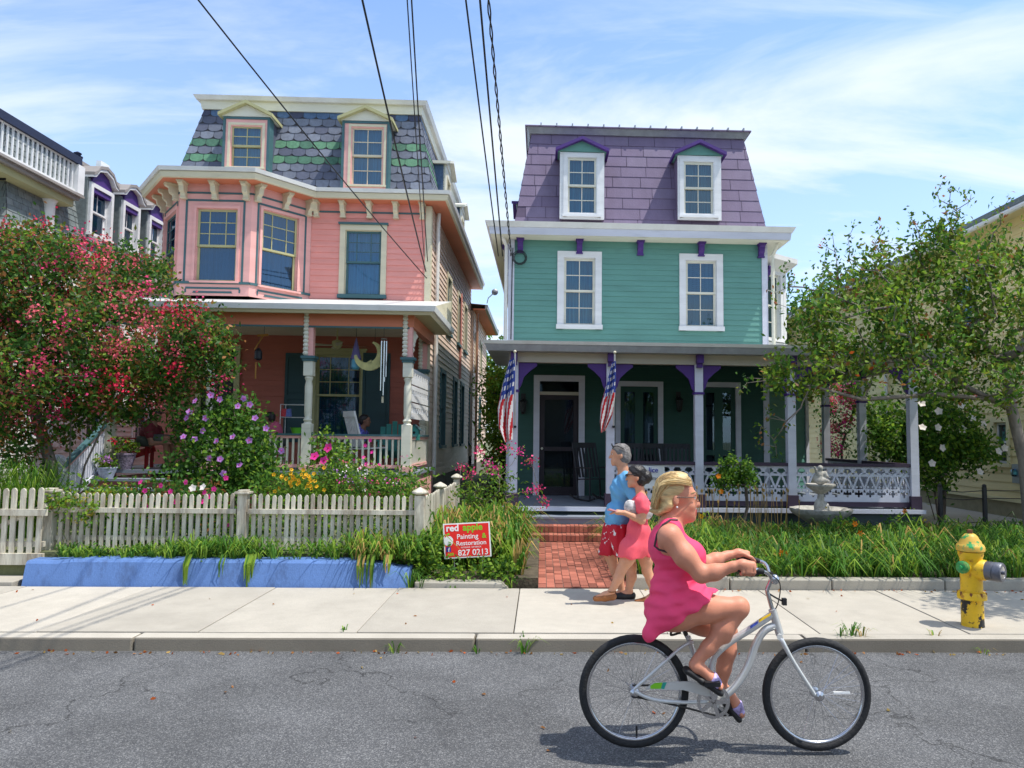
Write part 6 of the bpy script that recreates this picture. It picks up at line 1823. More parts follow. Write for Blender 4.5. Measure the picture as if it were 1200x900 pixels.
def bladeclump(b, C, n, h, w, spread, mats, lean=.5, droop=.5):
    for _ in range(n):
        a = RN.uniform(0, 6.283); r = RN.uniform(0, 1) ** .6 * spread; x, y, z = C[0] + math.cos(a) * r * .4, C[1] + math.sin(a) * r * .4, C[2]
        hh = h * RN.uniform(.6, 1.2); l = hh * lean * RN.uniform(.3, 1.2); d = Vector((math.cos(a), math.sin(a), 0)); s = Vector((-d.y, d.x, 0)) * w / 2 * RN.uniform(.7, 1.2); p0 = Vector((x, y, z)); m = RN.choice(mats)
        pts = [p0, p0 + d * l * .25 + Vector((0, 0, hh * .55)), p0 + d * l * .7 + Vector((0, 0, hh * .92)), p0 + d * l * (1 + .5 * droop) + Vector((0, 0, hh * (1 - droop * .45)))]
        ww = [1, 1, .75, .08]; n0 = len(b.v); k = b.mi(m)
        for q, f in zip(pts, ww): b.v.append(tuple(q - s * f)); b.v.append(tuple(q + s * f))
        for i in range(3): b.f.append((n0 + 2 * i, n0 + 2 * i + 1, n0 + 2 * i + 3, n0 + 2 * i + 2)); b.m.append(k)


def bush(name, label, cat, base, lobes, ntg, per, spread, L_, Wd, mats, probs, r0=.03, bark='bark', shell=.6, group=None, stems=3, flat=1):
    o = thing(name, label, cat, base, group); T = lobe_points(lobes, ntg, shell); T[:, 2] = np.maximum(T[:, 2], base[2] + .05)
    c = T.mean(0); tr = []
    for k in range(stems):
        a = 6.283 * k / stems; tr.append([(base[0] + .08 * math.cos(a), base[1] + .08 * math.sin(a), base[2] - .05), tuple(np.array(base) * .55 + c * .45 + np.array([.22 * math.cos(a), .22 * math.sin(a), 0]))])
    skeleton(o, tr, T[::2], r0, bark, name='stem'); foliage('foliage', o, T, per, spread, L_, Wd, mats, probs, flat=flat)
    return o, T


# ---- crepe myrtle in front of the grey house
cm0 = at(76, 592, 11.7); CM = thing('crepe_myrtle', 'large crepe myrtle tree full of crimson pink flowers in front of the pink porch', 'tree', (cm0[0], 11.7, ZL))
lob = [(60, 330, 11.5, 95, 65, 1.2), (150, 390, 11.4, 95, 60, 1.3), (20, 400, 11.6, 70, 80, 1.2), (90, 440, 11.3, 105, 55, 1.3), (205, 425, 11.6, 62, 40, .9), (10, 300, 11.8, 55, 35, .9), (110, 315, 11.8, 70, 38, .9), (40, 480, 11.4, 70, 40, 1.0), (160, 452, 11.7, 70, 36, .8), (12, 520, 11.2, 40, 28, .6), (245, 395, 11.6, 26, 20, .5), (-40, 420, 11.6, 60, 110, 1.2), (168, 318, 12.2, 24, 26, .5)]
T = lobe_points(lob, 680, .6)
skeleton(CM, [[(cm0[0] - .1, 11.7, ZL - .1), at(60, 545, 11.6), at(40, 480, 11.6)], [(cm0[0], 11.7, ZL - .1), at(82, 540, 11.6), at(84, 470, 11.5)], [(cm0[0] + .1, 11.7, ZL - .1), at(100, 545, 11.6), at(135, 470, 11.5)]], T[:330], .085, 'bark_pale')
foliage('crown', CM, T, 56, .13, .085, .048, ['leaf_dark', 'leaf_mid', 'leaf_olive', 'leaf_bronze', 'leaf_lime'], [.42, .28, .10, .13, .07])
E = lobe_points(lob, 420, 1.0); E = E[E[:, 1] < 11.9]
flowers('flower_panicle', CM, E[:200], 44, (.08, .08, .09), .044, ['flower_pink', 'flower_red', 'flower_rose', 'flower_rose', 'flower_pink'])
flowers('seed_head', CM, E[200:300], 26, (.075, .075, .08), .035, ['leaf_bronze', 'flower_rose', 'leaf_bronze'])

# ---- crab apple tree at the right
ct0 = at(1196, 600, 11.2); CT = thing('crabapple_tree', 'spreading crab apple tree with thin twigs and red berries in front of the yellow house', 'tree', (ct0[0] + .15, 11.2, ZR))
lob = [(1010, 385, 11.0, 85, 48, .9), (1095, 355, 11.2, 85, 60, 1.0), (1180, 360, 11.3, 75, 85, 1.1), (1045, 320, 11.2, 45, 36, .6), (1120, 300, 11.2, 55, 40, .6), (955, 430, 10.8, 62, 32, .6), (1050, 430, 10.9, 90, 34, .9), (1150, 440, 11.0, 75, 38, .9), (905, 455, 10.7, 26, 22, .35), (1250, 380, 11.3, 60, 110, 1.2), (1440, 160, 7.2, 90, 60, .6), (1560, 150, 7.4, 90, 60, .6), (1390, 190, 7.9, 70, 45, .5), (1330, 260, 9.3, 60, 50, .5), (985, 335, 11.0, 26, 24, .4), (960, 380, 10.9, 34, 30, .5), (1190, 285, 11.4, 40, 30, .6)]
T = lobe_points(lob, 600, .5)
sp = []
for (x0, y0, x1, y1, n) in ((1105, 300, 1120, 212, 9), (1095, 300, 1103, 216, 8), (1118, 262, 1136, 230, 4), (1080, 300, 1066, 246, 6), (1150, 300, 1178, 233, 8), (1028, 330, 1026, 262, 6), (1010, 330, 992, 270, 6), (970, 350, 968, 282, 5), (985, 340, 975, 276, 4), (940, 340, 918, 312, 4), (960, 350, 925, 330, 5), (905, 470, 893, 520, 5), (915, 490, 910, 532, 5), (930, 380, 912, 344, 4), (885, 440, 872, 452, 3)):
    for i in range(n): t = (i + 1) / n; p = at(x0 + (x1 - x0) * t + RN.uniform(-3, 3), y0 + (y1 - y0) * t, 11.0); sp.append(np.array(p) + NR.normal(size=3) * [.02, .12, .02])
sp = np.array(sp)
tl = [[(ct0[0] + .15, 11.2, ZR - .1), at(1200, 540, 11.2), at(1186, 480, 11.2), at(1178, 425, 11.2)], [at(1186, 480, 11.2), at(1130, 452, 11.1), at(1060, 405, 11.0), at(1005, 395, 11.0)], [at(1184, 470, 11.2), at(1100, 462, 10.9), at(1010, 468, 10.8), at(950, 452, 10.8)], [at(1178, 425, 11.2), at(1120, 370, 11.2), at(1080, 330, 11.2)], [at(1060, 362, 11.0), at(1010, 360, 10.9), at(962, 340, 10.9)]]
skeleton(CT, tl, np.concatenate([T, sp]), .085, 'bark_pale', step=.22, wig=.045)
MX = ['leaf_mid', 'leaf_dark', 'leaf_olive', 'leaf_lime', 'leaf_bronze', 'leaf_orange']
o = foliage('crown', CT, T, 38, .125, .100, .050, MX, [.22, .13, .27, .35, .02, .005])
foliage('twig_leaves', CT, sp, 9, .05, .075, .038, MX, [.3, .3, .2, .1, .1, .02])
flowers('berry_cluster', CT, lobe_points(lob, 70, .8), 3, (.025, .025, .025), .032, ['leaf_orange', 'flower_red', 'leaf_orange'])

# ---- rose of Sharon beside the porch steps
q = at(262, 600, 11.9); o, T = bush('rose_of_sharon', 'tall rose of Sharon bush with lilac flowers beside the porch steps', 'shrub', (q[0], 11.9, ZL), [(262, 530, 11.9, 52, 55, .7), (245, 500, 11.8, 40, 40, .6), (290, 535, 11.8, 36, 42, .6), (240, 555, 11.7, 42, 34, .6), (275, 488, 12, 28, 30, .4), (300, 555, 11.7, 24, 26, .4)], 230, 34, .11, .075, .05, ['leaf_dark', 'leaf_mid', 'leaf_lime'], [.45, .38, .17])
E = [at(x, y, 11.28) for x, y in ((247, 463), (258, 468), (286, 467), (293, 474), (279, 476), (241, 490), (273, 512), (254, 517), (292, 516), (246, 537), (228, 515), (219, 490), (299, 490), (312, 502), (258, 538), (262, 555), (229, 470), (222, 483), (238, 505), (281, 545), (215, 512), (330, 528))]
blossoms('flower', o, E, .055, 'flower_lilac', 'flower_magenta')

# ---- hibiscus by the pink porch, roses, black-eyed Susans, phlox along the fence
q = at(385, 590, 12.2); o, T = bush('hibiscus', 'slender hibiscus with large pink flowers in front of the porch railing', 'shrub', (q[0], 12.2, ZL), [(385, 545, 12.2, 22, 30, .3), (372, 520, 12.2, 12, 20, .2), (400, 535, 12.2, 16, 22, .25), (385, 508, 12.2, 7, 10, .1)], 55, 16, .06, .075, .04, ['leaf_mid', 'leaf_lime', 'leaf_dark'], [.4, .4, .2], r0=.015)
blossoms('flower', o, [at(x, y, 11.85) for x, y in ((385, 525), (369, 535), (380, 540))], .085, 'flower_magenta', 'flower_red'); blossoms('flower', o, [at(x, y, 11.9) for x, y in ((415, 540), (422, 548), (428, 522), (434, 516), (436, 530), (426, 536), (444, 545))], .035, 'flower_magenta')
q = at(345, 600, 10.2); o, T = bush('black_eyed_susan', 'clump of black eyed Susans with yellow flowers behind the fence', 'plant', (q[0], 10.3, ZL), [(352, 572, 10.3, 34, 22, .4), (375, 580, 10.2, 26, 18, .3)], 90, 22, .07, .07, .022, ['leaf_mid', 'leaf_lime'], [.5, .5], r0=.008, bark='stem_green')
blossoms('flower', o, [at(RN.gauss(352, 15), RN.gauss(562, 6), 9.95) for _ in range(38)], .030, 'flower_yellow', 'bark')
q = at(420, 600, 10.2); o, T = bush('phlox', 'loose clump of pink and white phlox behind the right half of the fence', 'plant', (q[0], 10.2, ZL), [(425, 570, 10.2, 44, 24, .4), (460, 575, 10.1, 34, 20, .4), (410, 555, 10.3, 24, 26, .3), (478, 590, 9.9, 18, 30, .3)], 150, 20, .08, .07, .026, ['leaf_mid', 'leaf_lime', 'leaf_dark'], [.4, .4, .2], r0=.008, bark='stem_green')
flowers('flower', o, [at(RN.uniform(395, 480), RN.gauss(560, 9), 9.8) for _ in range(26)], 7, (.03, .03, .025), .028, ['flower_magenta', 'flower_rose', 'flower_white', 'flower_lilac'])
q = at(205, 610, 9.8); o, T = bush('rose_bush', 'low rose bush with bright pink and white blooms behind the fence', 'shrub', (q[0], 9.8, ZL), [(205, 590, 9.8, 52, 24, .4), (175, 575, 9.9, 24, 18, .3), (240, 590, 9.7, 30, 26, .35)], 110, 20, .08, .06, .035, ['leaf_mid', 'leaf_dark', 'leaf_bronze'], [.5, .35, .15], r0=.012, bark='stem_green')
blossoms('flower', o, [at(x, y, 9.32) for x, y in ((165, 565), (170, 575), (200, 576), (189, 569), (218, 565), (172, 594), (205, 588), (265, 560), (251, 573), (240, 577), (245, 582), (237, 588), (266, 616))], .038, 'flower_magenta', 'flower_red'); blossoms('flower', o, [at(x, y, 9.32) for x, y in ((238, 571), (226, 572))], .05, 'flower_white')
q = at(290, 620, 10.0); o, T = bush('garden_plants', 'leafy green perennials filling the bed behind the picket fence', 'plant', (q[0], 10.4, ZL), [(130, 600, 10, 60, 22, .4), (300, 605, 9.9, 60, 24, .4), (420, 615, 9.8, 70, 26, .4), (200, 625, 9.7, 120, 18, .3), (330, 570, 10.9, 40, 18, .4), (100, 580, 10.4, 40, 14, .3), (480, 560, 10.6, 20, 20, .3)], 330, 20, .10, .085, .035, ['leaf_mid', 'leaf_lime', 'leaf_dark'], [.4, .35, .25], r0=.008, bark='stem_green')
o['kind'] = 'stuff'
q = at(85, 610, 9.2); o, T = bush('climbing_vine', 'yellow green vine climbing over the picket fence beside its left post', 'vine', (q[0], 9.35, ZL), [(85, 592, 9.2, 26, 10, .12), (70, 585, 9.15, 16, 8, .1), (100, 600, 9.2, 16, 12, .1), (125, 580, 9.5, 16, 10, .15)], 80, 11, .05, .06, .028, ['leaf_lime', 'leaf_yellow', 'leaf_mid'], [.6, .15, .25], r0=.006, bark='stem_green')

# ---- crepe myrtle sapling by the green porch
q = at(580, 640, 11.6); SP = thing('crepe_myrtle_sapling', 'arching young crepe myrtle with hot pink flowers between the two houses', 'shrub', (q[0], 11.6, ZR)); tips = [(540, 548), (551, 555), (562, 528), (572, 545), (581, 550), (593, 525), (609, 529), (622, 541), (630, 573), (618, 576), (638, 588), (558, 575), (600, 560), (585, 575), (570, 590), (612, 600), (548, 590)]
T = np.array([at(x, y, 11.6 - RN.uniform(-.35, .45)) for x, y in tips]); T2 = lobe_points([(575, 585, 11.6, 38, 40, .4), (590, 615, 11.4, 34, 30, .4), (555, 605, 11.5, 24, 30, .3)], 70, .4)
skeleton(SP, [[(q[0], 11.6, ZR - .05), at(580, 600, 11.6)], [(q[0] + .1, 11.5, ZR - .05), at(592, 590, 11.5)]], np.concatenate([T, T2]), .022, 'bark_pale', step=.16, wig=.02)
foliage('foliage', SP, T2, 22, .09, .07, .034, ['leaf_mid', 'leaf_lime', 'leaf_olive'], [.4, .45, .15]); foliage('twig_leaves', SP, T, 10, .06, .06, .03, ['leaf_lime', 'leaf_mid', 'leaf_olive'], [.5, .4, .1])
flowers('flower_panicle', SP, T[:11], 34, (.05, .05, .045), .036, ['flower_magenta', 'flower_pink', 'flower_pink'])

# ---- bed of long leaved plants round the yard sign
b = MB()
for _ in range(150):
    x = RN.uniform(488, 612); v = RN.uniform(VS + .28, 11.0); u = at(x, 650, v)[0]
    if u > PU0 - .05 or u < x2 + .04: continue
    if v < 9.35 and 500 < x < 598: continue
    bladeclump(b, (u, v, ZR), 13, .42 + .25 * (v - VS) / 2.4, .028, .16, ['blade_lime', 'blade_lime', 'blade_green', 'blade_green', 'blade_straw'], .6, .8)
tag(b.build('daylily_clump', fix=False), 'bright green long leaved plants round the red yard sign', 'plant', kind='stuff')
lo_ = [(548, 672, 8.9, 46, 9, .12), (590, 670, 8.95, 18, 12, .15), (500, 650, 9.0, 14, 24, .12)]
T = lobe_points(lo_, 90, .3); b_ = foliage('ground_cover', None, T, 22, .07, .055, .035, ['leaf_mid', 'leaf_lime', 'leaf_dark'], [.4, .45, .15]); tag(b_, 'leafy ground cover above the short kerb stone', 'ground cover', kind='stuff')
# plants between wall and fence, some hanging over the wall
b = MB()
for _ in range(210):
    x = RN.choice([RN.uniform(180, 480), RN.uniform(200, 310), RN.uniform(410, 490), RN.uniform(70, 200)]); v = RN.uniform(VS + .16, VF - .02); u = at(x, 650, v)[0]
    if u > x2: continue
    bladeclump(b, (u, v, ZL - .03), 7, RN.uniform(.10, .26) * (1 if x > 190 else .55) * (1.35 if x > 405 else 1), .018, .12, ['blade_lime', 'blade_green', 'blade_green', 'blade_lime'] + (['blade_straw'] if x > 400 else []), .8, 1.1)
for (x, n, l) in ((222, 9, .30), (292, 10, .32), (298, 8, .2), (425, 7, .30), (436, 9, .32), (455, 5, .2), (262, 5, .18)):
    for _ in range(n):
        p = Vector(at(x + RN.uniform(-4, 4), 655, VS + .11)); d = RN.uniform(.5, 1.1) * l; n0 = len(b.v); m = RN.choice(['blade_lime', 'blade_green', 'blade_straw' if x > 400 else 'blade_lime']); k = b.mi(m); s = .011
        for t, dz, w in ((-.12, .06, .6), (-.03, .05, 1), (.05, -d * .3, 1), (.03, -d, .2)): b.v.append((p.x - s * w, p.y - .04 - t * .0 + (-.05 if dz < 0 else .02) + RN.uniform(-.005, .005), p.z + dz)); b.v.append((p.x + s * w + RN.uniform(-.01, .01), p.y - .04 + (-.05 if dz < 0 else .02), p.z + dz))
        for i in range(3): b.f.append((n0 + 2 * i, n0 + 2 * i + 1, n0 + 2 * i + 3, n0 + 2 * i + 2)); b.m.append(k)
tag(b.build('wall_plants', fix=False), 'strappy leaves and creepers hanging over the blue wall', 'plant', kind='stuff')
lo_ = [(x, 648, 9.0, 22, 8, .12) for x in (110, 160, 215, 240, 262, 300, 340, 390, 440, 468)]
b_ = foliage('creeper', None, lobe_points(lo_, 150, .3), 16, .05, .045, .032, ['leaf_mid', 'leaf_lime', 'leaf_dark'], [.4, .4, .2]); tag(b_, 'low creeper with small round leaves along the foot of the picket fence', 'ground cover', kind='stuff')

# ---- daylily bed in front of the green porch
b = MB()
for i in range(760):
    u = RN.uniform(1.12, 9.6); v = VS + .34 + RN.uniform(0, 1) ** .9 * 3.8
    if v > 12.75: continue
    if (u - fx[0]) ** 2 + (v - fx[1]) ** 2 < .14: continue
    dry = u < 3.4 and v > 10.2
    bladeclump(b, (u, v, ZR), 17, (.50 + .75 * (.5 + .5 * math.sin(u * 2.3 + 1.7 * math.sin(v * 1.9)) * math.sin(v * 2.7 + u))) * RN.uniform(.34, .52) * (1 - .42 * max(0, (v - 10.3) / 2.4)), .020, .24, (['blade_green', 'blade_green', 'blade_lime', 'leaf_mid', 'leaf_dark', 'leaf_dark'] if math.sin(u * 1.7 + v * 2.1) > -.2 else ['blade_lime', 'blade_lime', 'blade_green', 'blade_green']) + (['blade_straw'] if RN.random() < .25 else []) + (['blade_straw', 'blade_straw'] if dry else []), .95, 1.0)
for i in range(85):
    bladeclump(b, (RN.uniform(1.2, 9.5), VS + RN.uniform(.26, .34), ZR), RN.randint(6, 14), RN.uniform(.20, .44), .018, .14, ['blade_green', 'blade_lime', 'blade_green', 'leaf_dark'], 1.05, 1.25)
tag(b.build('daylily_bed', fix=False), 'long bed of arching daylily leaves between the sidewalk and the green porch', 'flower bed', kind='stuff')
b = MB()
for _ in range(60):
    u = RN.uniform(1.3, 4.0); v = RN.uniform(10.6, 12.4); p = (u, v, ZR + .3); t = (u + RN.uniform(-.08, .08), v, ZR + RN.uniform(.7, .95)); b.tube([p, t], .005, 'blade_straw', 3); b.ball(t, .014, 'blade_straw', 4, 3, (1, 1, 2.2))
tag(b.build('dry_stalks', fix=False), 'dry straw coloured flower stalks standing in the daylily bed', 'plant', kind='stuff')
for i, (x, y, v) in enumerate(((916, 648, 9.3), (920, 649, 9.35), (1003, 647, 9.6), (1008, 625, 10.3), (1056, 635, 9.9), (1060, 599, 11.8), (822, 605, 11.8), (1065, 634, 9.9), (1002, 614, 10.9), (700, 545, 14.2))[:9]):
    o = thing('daylily_flower', ['orange daylily bloom just above the handlebar', 'small orange daylily bloom close beside the one above the handlebar', 'orange daylily bloom low in the bed above the front wheel', 'orange daylily bloom in the middle of the bed right of the fountain', 'orange daylily bloom left of the hydrant', 'high orange daylily bloom at the right end of the porch', 'yellow daylily bloom beside the cyclist\'s chin', 'orange daylily bloom nearest to the hydrant', 'orange daylily bloom just below the fountain bowl'][i], 'flower', at(x, y, v), 'daylily blooms in the bed')
    b = MB(); c = Vector(at(x, y, v)); b.tube([(c.x, c.y, ZR), c], .006, 'stem_green', 4, cap=False); b.build('stalk', o, fix=False)
    b = MB()
    for k in range(6):
        a = k * 1.047; d = Vector((math.cos(a), -.35, math.sin(a))).normalized(); s = Vector((-math.sin(a), 0, math.cos(a))) * .018
        b.face([c, c + d * .028 + s * .8, c + d * .055 + Vector((0, .015, 0)), c + d * .028 - s * .8], 'flower_orange' if i != 6 else 'flower_yellow')
    b.build('petals', o, fix=False)
q = at(861, 592, 12.9); o, T = bush('camellia', 'small round shrub on a bare stem with orange blooms before the porch balustrade', 'shrub', (q[0], 12.9, ZR), [(862, 552, 12.9, 19, 15, .25), (850, 562, 12.9, 13, 12, .2), (872, 560, 12.9, 12, 13, .2), (855, 540, 12.9, 8, 7, .1)], 75, 26, .055, .065, .04, ['leaf_mid', 'leaf_lime', 'leaf_dark'], [.5, .3, .2], r0=.03, stems=1)
blossoms('flower', o, [at(x, y, 12.62) for x, y in ((842, 558), (845, 576))], .05, 'flower_orange')

lo_ = [(848, 655, 9.4, 30, 12, .2), (905, 668, 9.1, 16, 8, .12), (800, 630, 10.2, 26, 12, .3), (1030, 668, 9.1, 24, 8, .12), (1100, 650, 9.5, 24, 12, .2), (960, 640, 9.9, 22, 9, .2), (1165, 668, 9.1, 26, 9, .12), (1000, 615, 11.2, 30, 8, .3), (745, 660, 9.2, 20, 18, .2), (1060, 615, 11, 22, 9, .3)]
b_ = foliage('ground_cover', None, lobe_points(lo_, 130, .3), 20, .07, .065, .036, ['leaf_mid', 'leaf_dark', 'leaf_lime', 'leaf_yellow'], [.4, .3, .25, .05]); tag(b_, 'patches of small leaved plants among the daylilies', 'ground cover', kind='stuff')
# ---- ornamental grass at the left
b = MB()
for _ in range(26): bladeclump(b, (at(RN.uniform(-40, 52), 560, 10.4)[0], 10.4 + RN.uniform(-.3, .4), ZL), 34, RN.uniform(.75, 1.0), .012, .3, ['blade_lime', 'blade_green', 'blade_lime', 'blade_green'], .45, .5)
tag(b.build('ornamental_grass', fix=False), 'tall clump of fine ornamental grass behind the picket gate', 'plant')

# ---- shrubs and trees behind and between the houses
def backtree(name, label, base, lobes, n, per, L_, mats, probs, r0=.12, group=None, spread=.3):
    o = thing(name, label, 'tree', base, group); T = lobe_points(lobes, n, .75); c = T.mean(0)
    skeleton(o, [[base, (base[0], base[1], base[2] + (c[2] - base[2]) * .6)]], T[::4], r0, 'bark', step=.6, wig=.08)
    foliage('crown', o, T, per, spread, L_, L_ * .55, mats, probs); return o, T


q = at(588, 560, 19); backtree('dense_shrub_tree', 'bright yellow green tree in the gap between the two houses', (q[0], 19, .2), [(585, 500, 19, 20, 60, .8), (583, 455, 19, 17, 30, .7), (592, 540, 18.6, 16, 30, .6)], 130, 30, .11, ['leaf_lime', 'leaf_mid', 'leaf_yellow'], [.6, .3, .1], .06, spread=.18)
q = at(560, 560, 38); backtree('distant_tree', 'dark tree far behind the gap between the two houses', (at(590, 500, 36)[0], 36, 0), [(590, 430, 36, 40, 24, 2), (585, 470, 36, 40, 40, 2)], 110, 26, .3, ['leaf_mid', 'leaf_olive', 'leaf_dark'], [.4, .4, .2], .15, spread=.5)
q = at(945, 500, 30); backtree('broadleaf_tree', 'large dark green tree rising behind the right side of the green house', (q[0], 30, 0), [(960, 400, 30, 50, 55, 2.2), (925, 380, 30, 26, 30, 1.2), (1000, 380, 31, 50, 70, 2.2), (1050, 420, 31, 60, 70, 2.2), (955, 455, 29, 50, 40, 2)], 380, 36, .22, ['leaf_dark', 'leaf_mid', 'leaf_lime'], [.5, .4, .1], .25, spread=.45)
q = at(985, 560, 20.5); o, T = backtree('crepe_myrtle', 'crepe myrtle with hot pink flowers seen through the right end of the porch', (at(987, 560, 20.2)[0], 20.2, .2), [(985, 480, 20.2, 26, 34, .6), (975, 520, 20.2, 16, 24, .5), (1000, 455, 20.2, 16, 18, .4)], 70, 22, .09, ['leaf_dark', 'leaf_mid'], [.6, .4], .04, spread=.14)
flowers('flower_panicle', o, lobe_points([(985, 472, 19.8, 28, 30, .2), (975, 515, 19.8, 16, 22, .2)], 42, .7), 26, (.09, .09, .08), .06, ['flower_pink', 'flower_rose', 'flower_magenta'])
q = at(1100, 590, 15.2); o, T = bush('white_hibiscus', 'big rose of Sharon bush with white flowers beside the yellow house', 'shrub', (q[0], 15.2, .24), [(1105, 505, 15.2, 48, 40, .9), (1085, 545, 15.1, 32, 32, .7), (1130, 530, 15.1, 30, 24, .6), (1050, 520, 15.6, 34, 36, .7), (1155, 527, 15.2, 18, 12, .3), (1030, 490, 16, 24, 26, .5), (1090, 480, 15.2, 30, 20, .5)], 300, 34, .14, .10, .06, ['leaf_mid', 'leaf_lime', 'leaf_dark'], [.45, .35, .2], r0=.05)
blossoms('flower', o, [at(x, y, 14.4) for x, y in ((1080, 473), (1100, 482), (1126, 475), (1081, 501), (1099, 501), (1128, 503), (1104, 525), (1139, 490), (1152, 497), (1170, 529), (1177, 525), (1148, 553), (1092, 543))], .085, 'flower_white')
for k, (x, v, h) in enumerate(((-60, 26, 380), (40, 34, 330), (1260, 30, 300))): q = at(x, 500, v); backtree('distant_tree', ['tree beyond the grey house at the left edge', 'far tree behind the grey house', 'tree behind the yellow house'][k], (q[0], v, 0), [(x, h + 60, v, 90, 60, 2.5)], 90, 26, .3, ['leaf_dark', 'leaf_mid'], [.6, .4], .2, spread=.6)

# ---- weeds in the kerb joints, fallen leaves
b = MB()
for (x, y, n, h) in ((404, 742, 5, .05), (463, 752, 8, .10), (614, 752, 22, .15), (985, 748, 9, .08), (998, 748, 16, .12), (1010, 748, 9, .09), (1095, 748, 6, .05), (1152, 752, 8, .06), (480, 690, 16, .22), (492, 684, 12, .16), (600, 690, 14, .14), (560, 756, 6, .06)):
    q = atz(x, y, .10); v = min(max(q[1], VCURB - .03), VS + .03); bladeclump(b, (at(x, y, v)[0], v, .0 if v < VCURB + .02 else .12), n, h, .012, .10, ['blade_lime', 'blade_green', 'blade_straw' if x > 1000 else 'blade_green'], .9, .8)
tag(b.build('weeds', fix=False), 'small weeds growing from the kerb and sidewalk joints', 'weeds', kind='stuff')
n = 260; C = []
for _ in range(n):
    r_ = RN.random()
    if r_ < .5: C.append((RN.uniform(-5, 6), VCURB - RN.uniform(.0, .12) ** 1, .006))
    elif r_ < .8: C.append((RN.uniform(1.1, 6.5), VS - RN.uniform(0, .12), .127))
    else: C.append((RN.uniform(-6, 6), RN.uniform(3.6, 8.5), .128 if C and RN.random() < .0 else .008))
C = [(c[0], c[1], .129 if c[1] > VCURB + .17 else (.009 if c[1] < VCURB else c[2])) for c in C]
D = NR.normal(size=(n, 3)) * [1, 1, .15]; me = leafmesh('fallen_leaves', None, np.array(C), D, .045 * NR.uniform(.4, 1.2, n), .025, ['leaf_orange', 'leaf_bronze', 'blade_straw'], NR.integers(0, 3, n)); tag(me, 'fallen brown and orange leaves along the kerb and edging', 'leaves', kind='stuff')
# ---- flowers in the two pots and the hanging basket
for i, (p, l, m) in enumerate(((POT1, 'small potted plant with blue flowers on the porch steps', ['flower_lilac']), (POT2, 'potted geranium with red flowers and yellow leaves by the red chair', ['flower_red']))):
    T = np.array(p) + NR.normal(size=(22, 3)) * [.13, .1, .05] + [0, 0, .08 + .05 * i]; o = thing('potted_plant', l, 'plant', p); foliage('foliage', o, T, 16, .05, .06, .04, ['leaf_mid', 'leaf_lime', 'leaf_yellow'], [.5, .4, .1]); flowers('flower', o, T[:4] + [0, -.1, .05], 10, (.03, .03, .03), .05, m)
q = at(150, 483, VPP + .1); o = thing('hanging_basket', 'dark leafy hanging basket above the porch steps', 'plant', q); T = np.array(q) + NR.normal(size=(26, 3)) * [.14, .14, .11]; foliage('foliage', o, T, 16, .06, .06, .04, ['leaf_dark', 'leaf_mid'], [.7, .3])
b = MB(); b.lathe([(.06, -.14), (.15, -.02), (.16, 0)], q, 'chair_dark', 12); b.build('pot', o); b = MB(); b.tube([q, (q[0], q[1], zBm0)], .006, 'black_iron', 4); b.build('hanger', o)
# ---------------------------------------------------------------- people and the bicycle
def skinm(name, col):
    m = pm(name, col, .5, .08, 14, bump=.05, bscale=120, spec=.35); bs = m.node_tree.nodes['Principled BSDF']
    bs.inputs['Subsurface Weight'].default_value = .12; bs.inputs['Subsurface Radius'].default_value = (.02, .008, .004); bs.inputs['Subsurface Scale'].default_value = .5


skinm('skin_tan', (.62, .255, .155)); skinm('skin_warm', (.60, .29, .17)); skinm('skin_brown', (.24, .115, .07)); pm('lips', (.45, .07, .07), .4); pm('eye_white', (.75, .73, .70), .3); pm('eye_dark', (.02, .018, .016), .3)
pm('hair_blonde', (.60, .42, .19), .45, .5, 20, stretch=(.3, 1.4, 1.8), bump=.35, bscale=60); pm('hair_dark', (.018, .014, .013), .4, .4, 20, bump=.5, bscale=50); pm('hair_grey', (.17, .155, .145), .6, .5, 22, bump=.6, bscale=60)
pm('dress_pink', (.95, .068, .18), .75, .05, 6, bump=.15, bscale=22, trans=.08); pm('dress_coral', (.86, .10, .135), .75, .05, 6, bump=.15, bscale=25); pm('shirt_blue', (.13, .36, .60), .8, .07, 6, bump=.2, bscale=20)
pm('strap_black', (.055, .035, .04), .6); pm('leather_brown', (.28, .10, .03), .5, .2); pm('sandal_black', (.018, .017, .017), .5, .15); pm('strap_lilac', (.42, .34, .66), .5, .7, 40); pm('bag_pattern', (.55, .52, .50), .6, .5, 28); pm('pink_card', (.75, .35, .38), .6)
pm('shirt_maroon', (.12, .012, .018), .8, .1); pm('shorts_grey', (.06, .07, .06), .8, .1); pm('shirt_violet', (.12, .13, .50), .8, .6, 22); pm('shirt_rose', (.5, .10, .18), .8, .2)
m = pm('shorts_red', (.50, .012, .03), .8, .08, 6)
nt = m.node_tree; N = nt.nodes; L = nt.links; bs = N['Principled BSDF']; src = bs.inputs['Base Color'].links[0].from_socket
tc = N.new('ShaderNodeTexCoord'); mp = N.new('ShaderNodeMapping'); mp.inputs['Scale'].default_value = (1.0, 1, .62); mp.inputs['Rotation'].default_value = (0, .5, 0); vo = N.new('ShaderNodeTexVoronoi'); vo.inputs['Scale'].default_value = 15; vo.distance = 'MINKOWSKI'; vo.inputs['Exponent'].default_value = .6; L.new(tc.outputs['Object'], mp.inputs[0]); L.new(mp.outputs[0], vo.inputs['Vector'])
mr = N.new('ShaderNodeMapRange'); mr.inputs[1].default_value = .66; mr.inputs[2].default_value = .72; mr.inputs[3].default_value = 1; mr.inputs[4].default_value = 0; L.new(vo.outputs['Distance'], mr.inputs[0])
mx = N.new('ShaderNodeMix'); mx.data_type = 'RGBA'; L.new(mr.outputs[0], mx.inputs[0]); L.new(src, mx.inputs[6]); mx.inputs[7].default_value = (.72, .70, .70, 1); L.new(mx.outputs[2], bs.inputs['Base Color'])
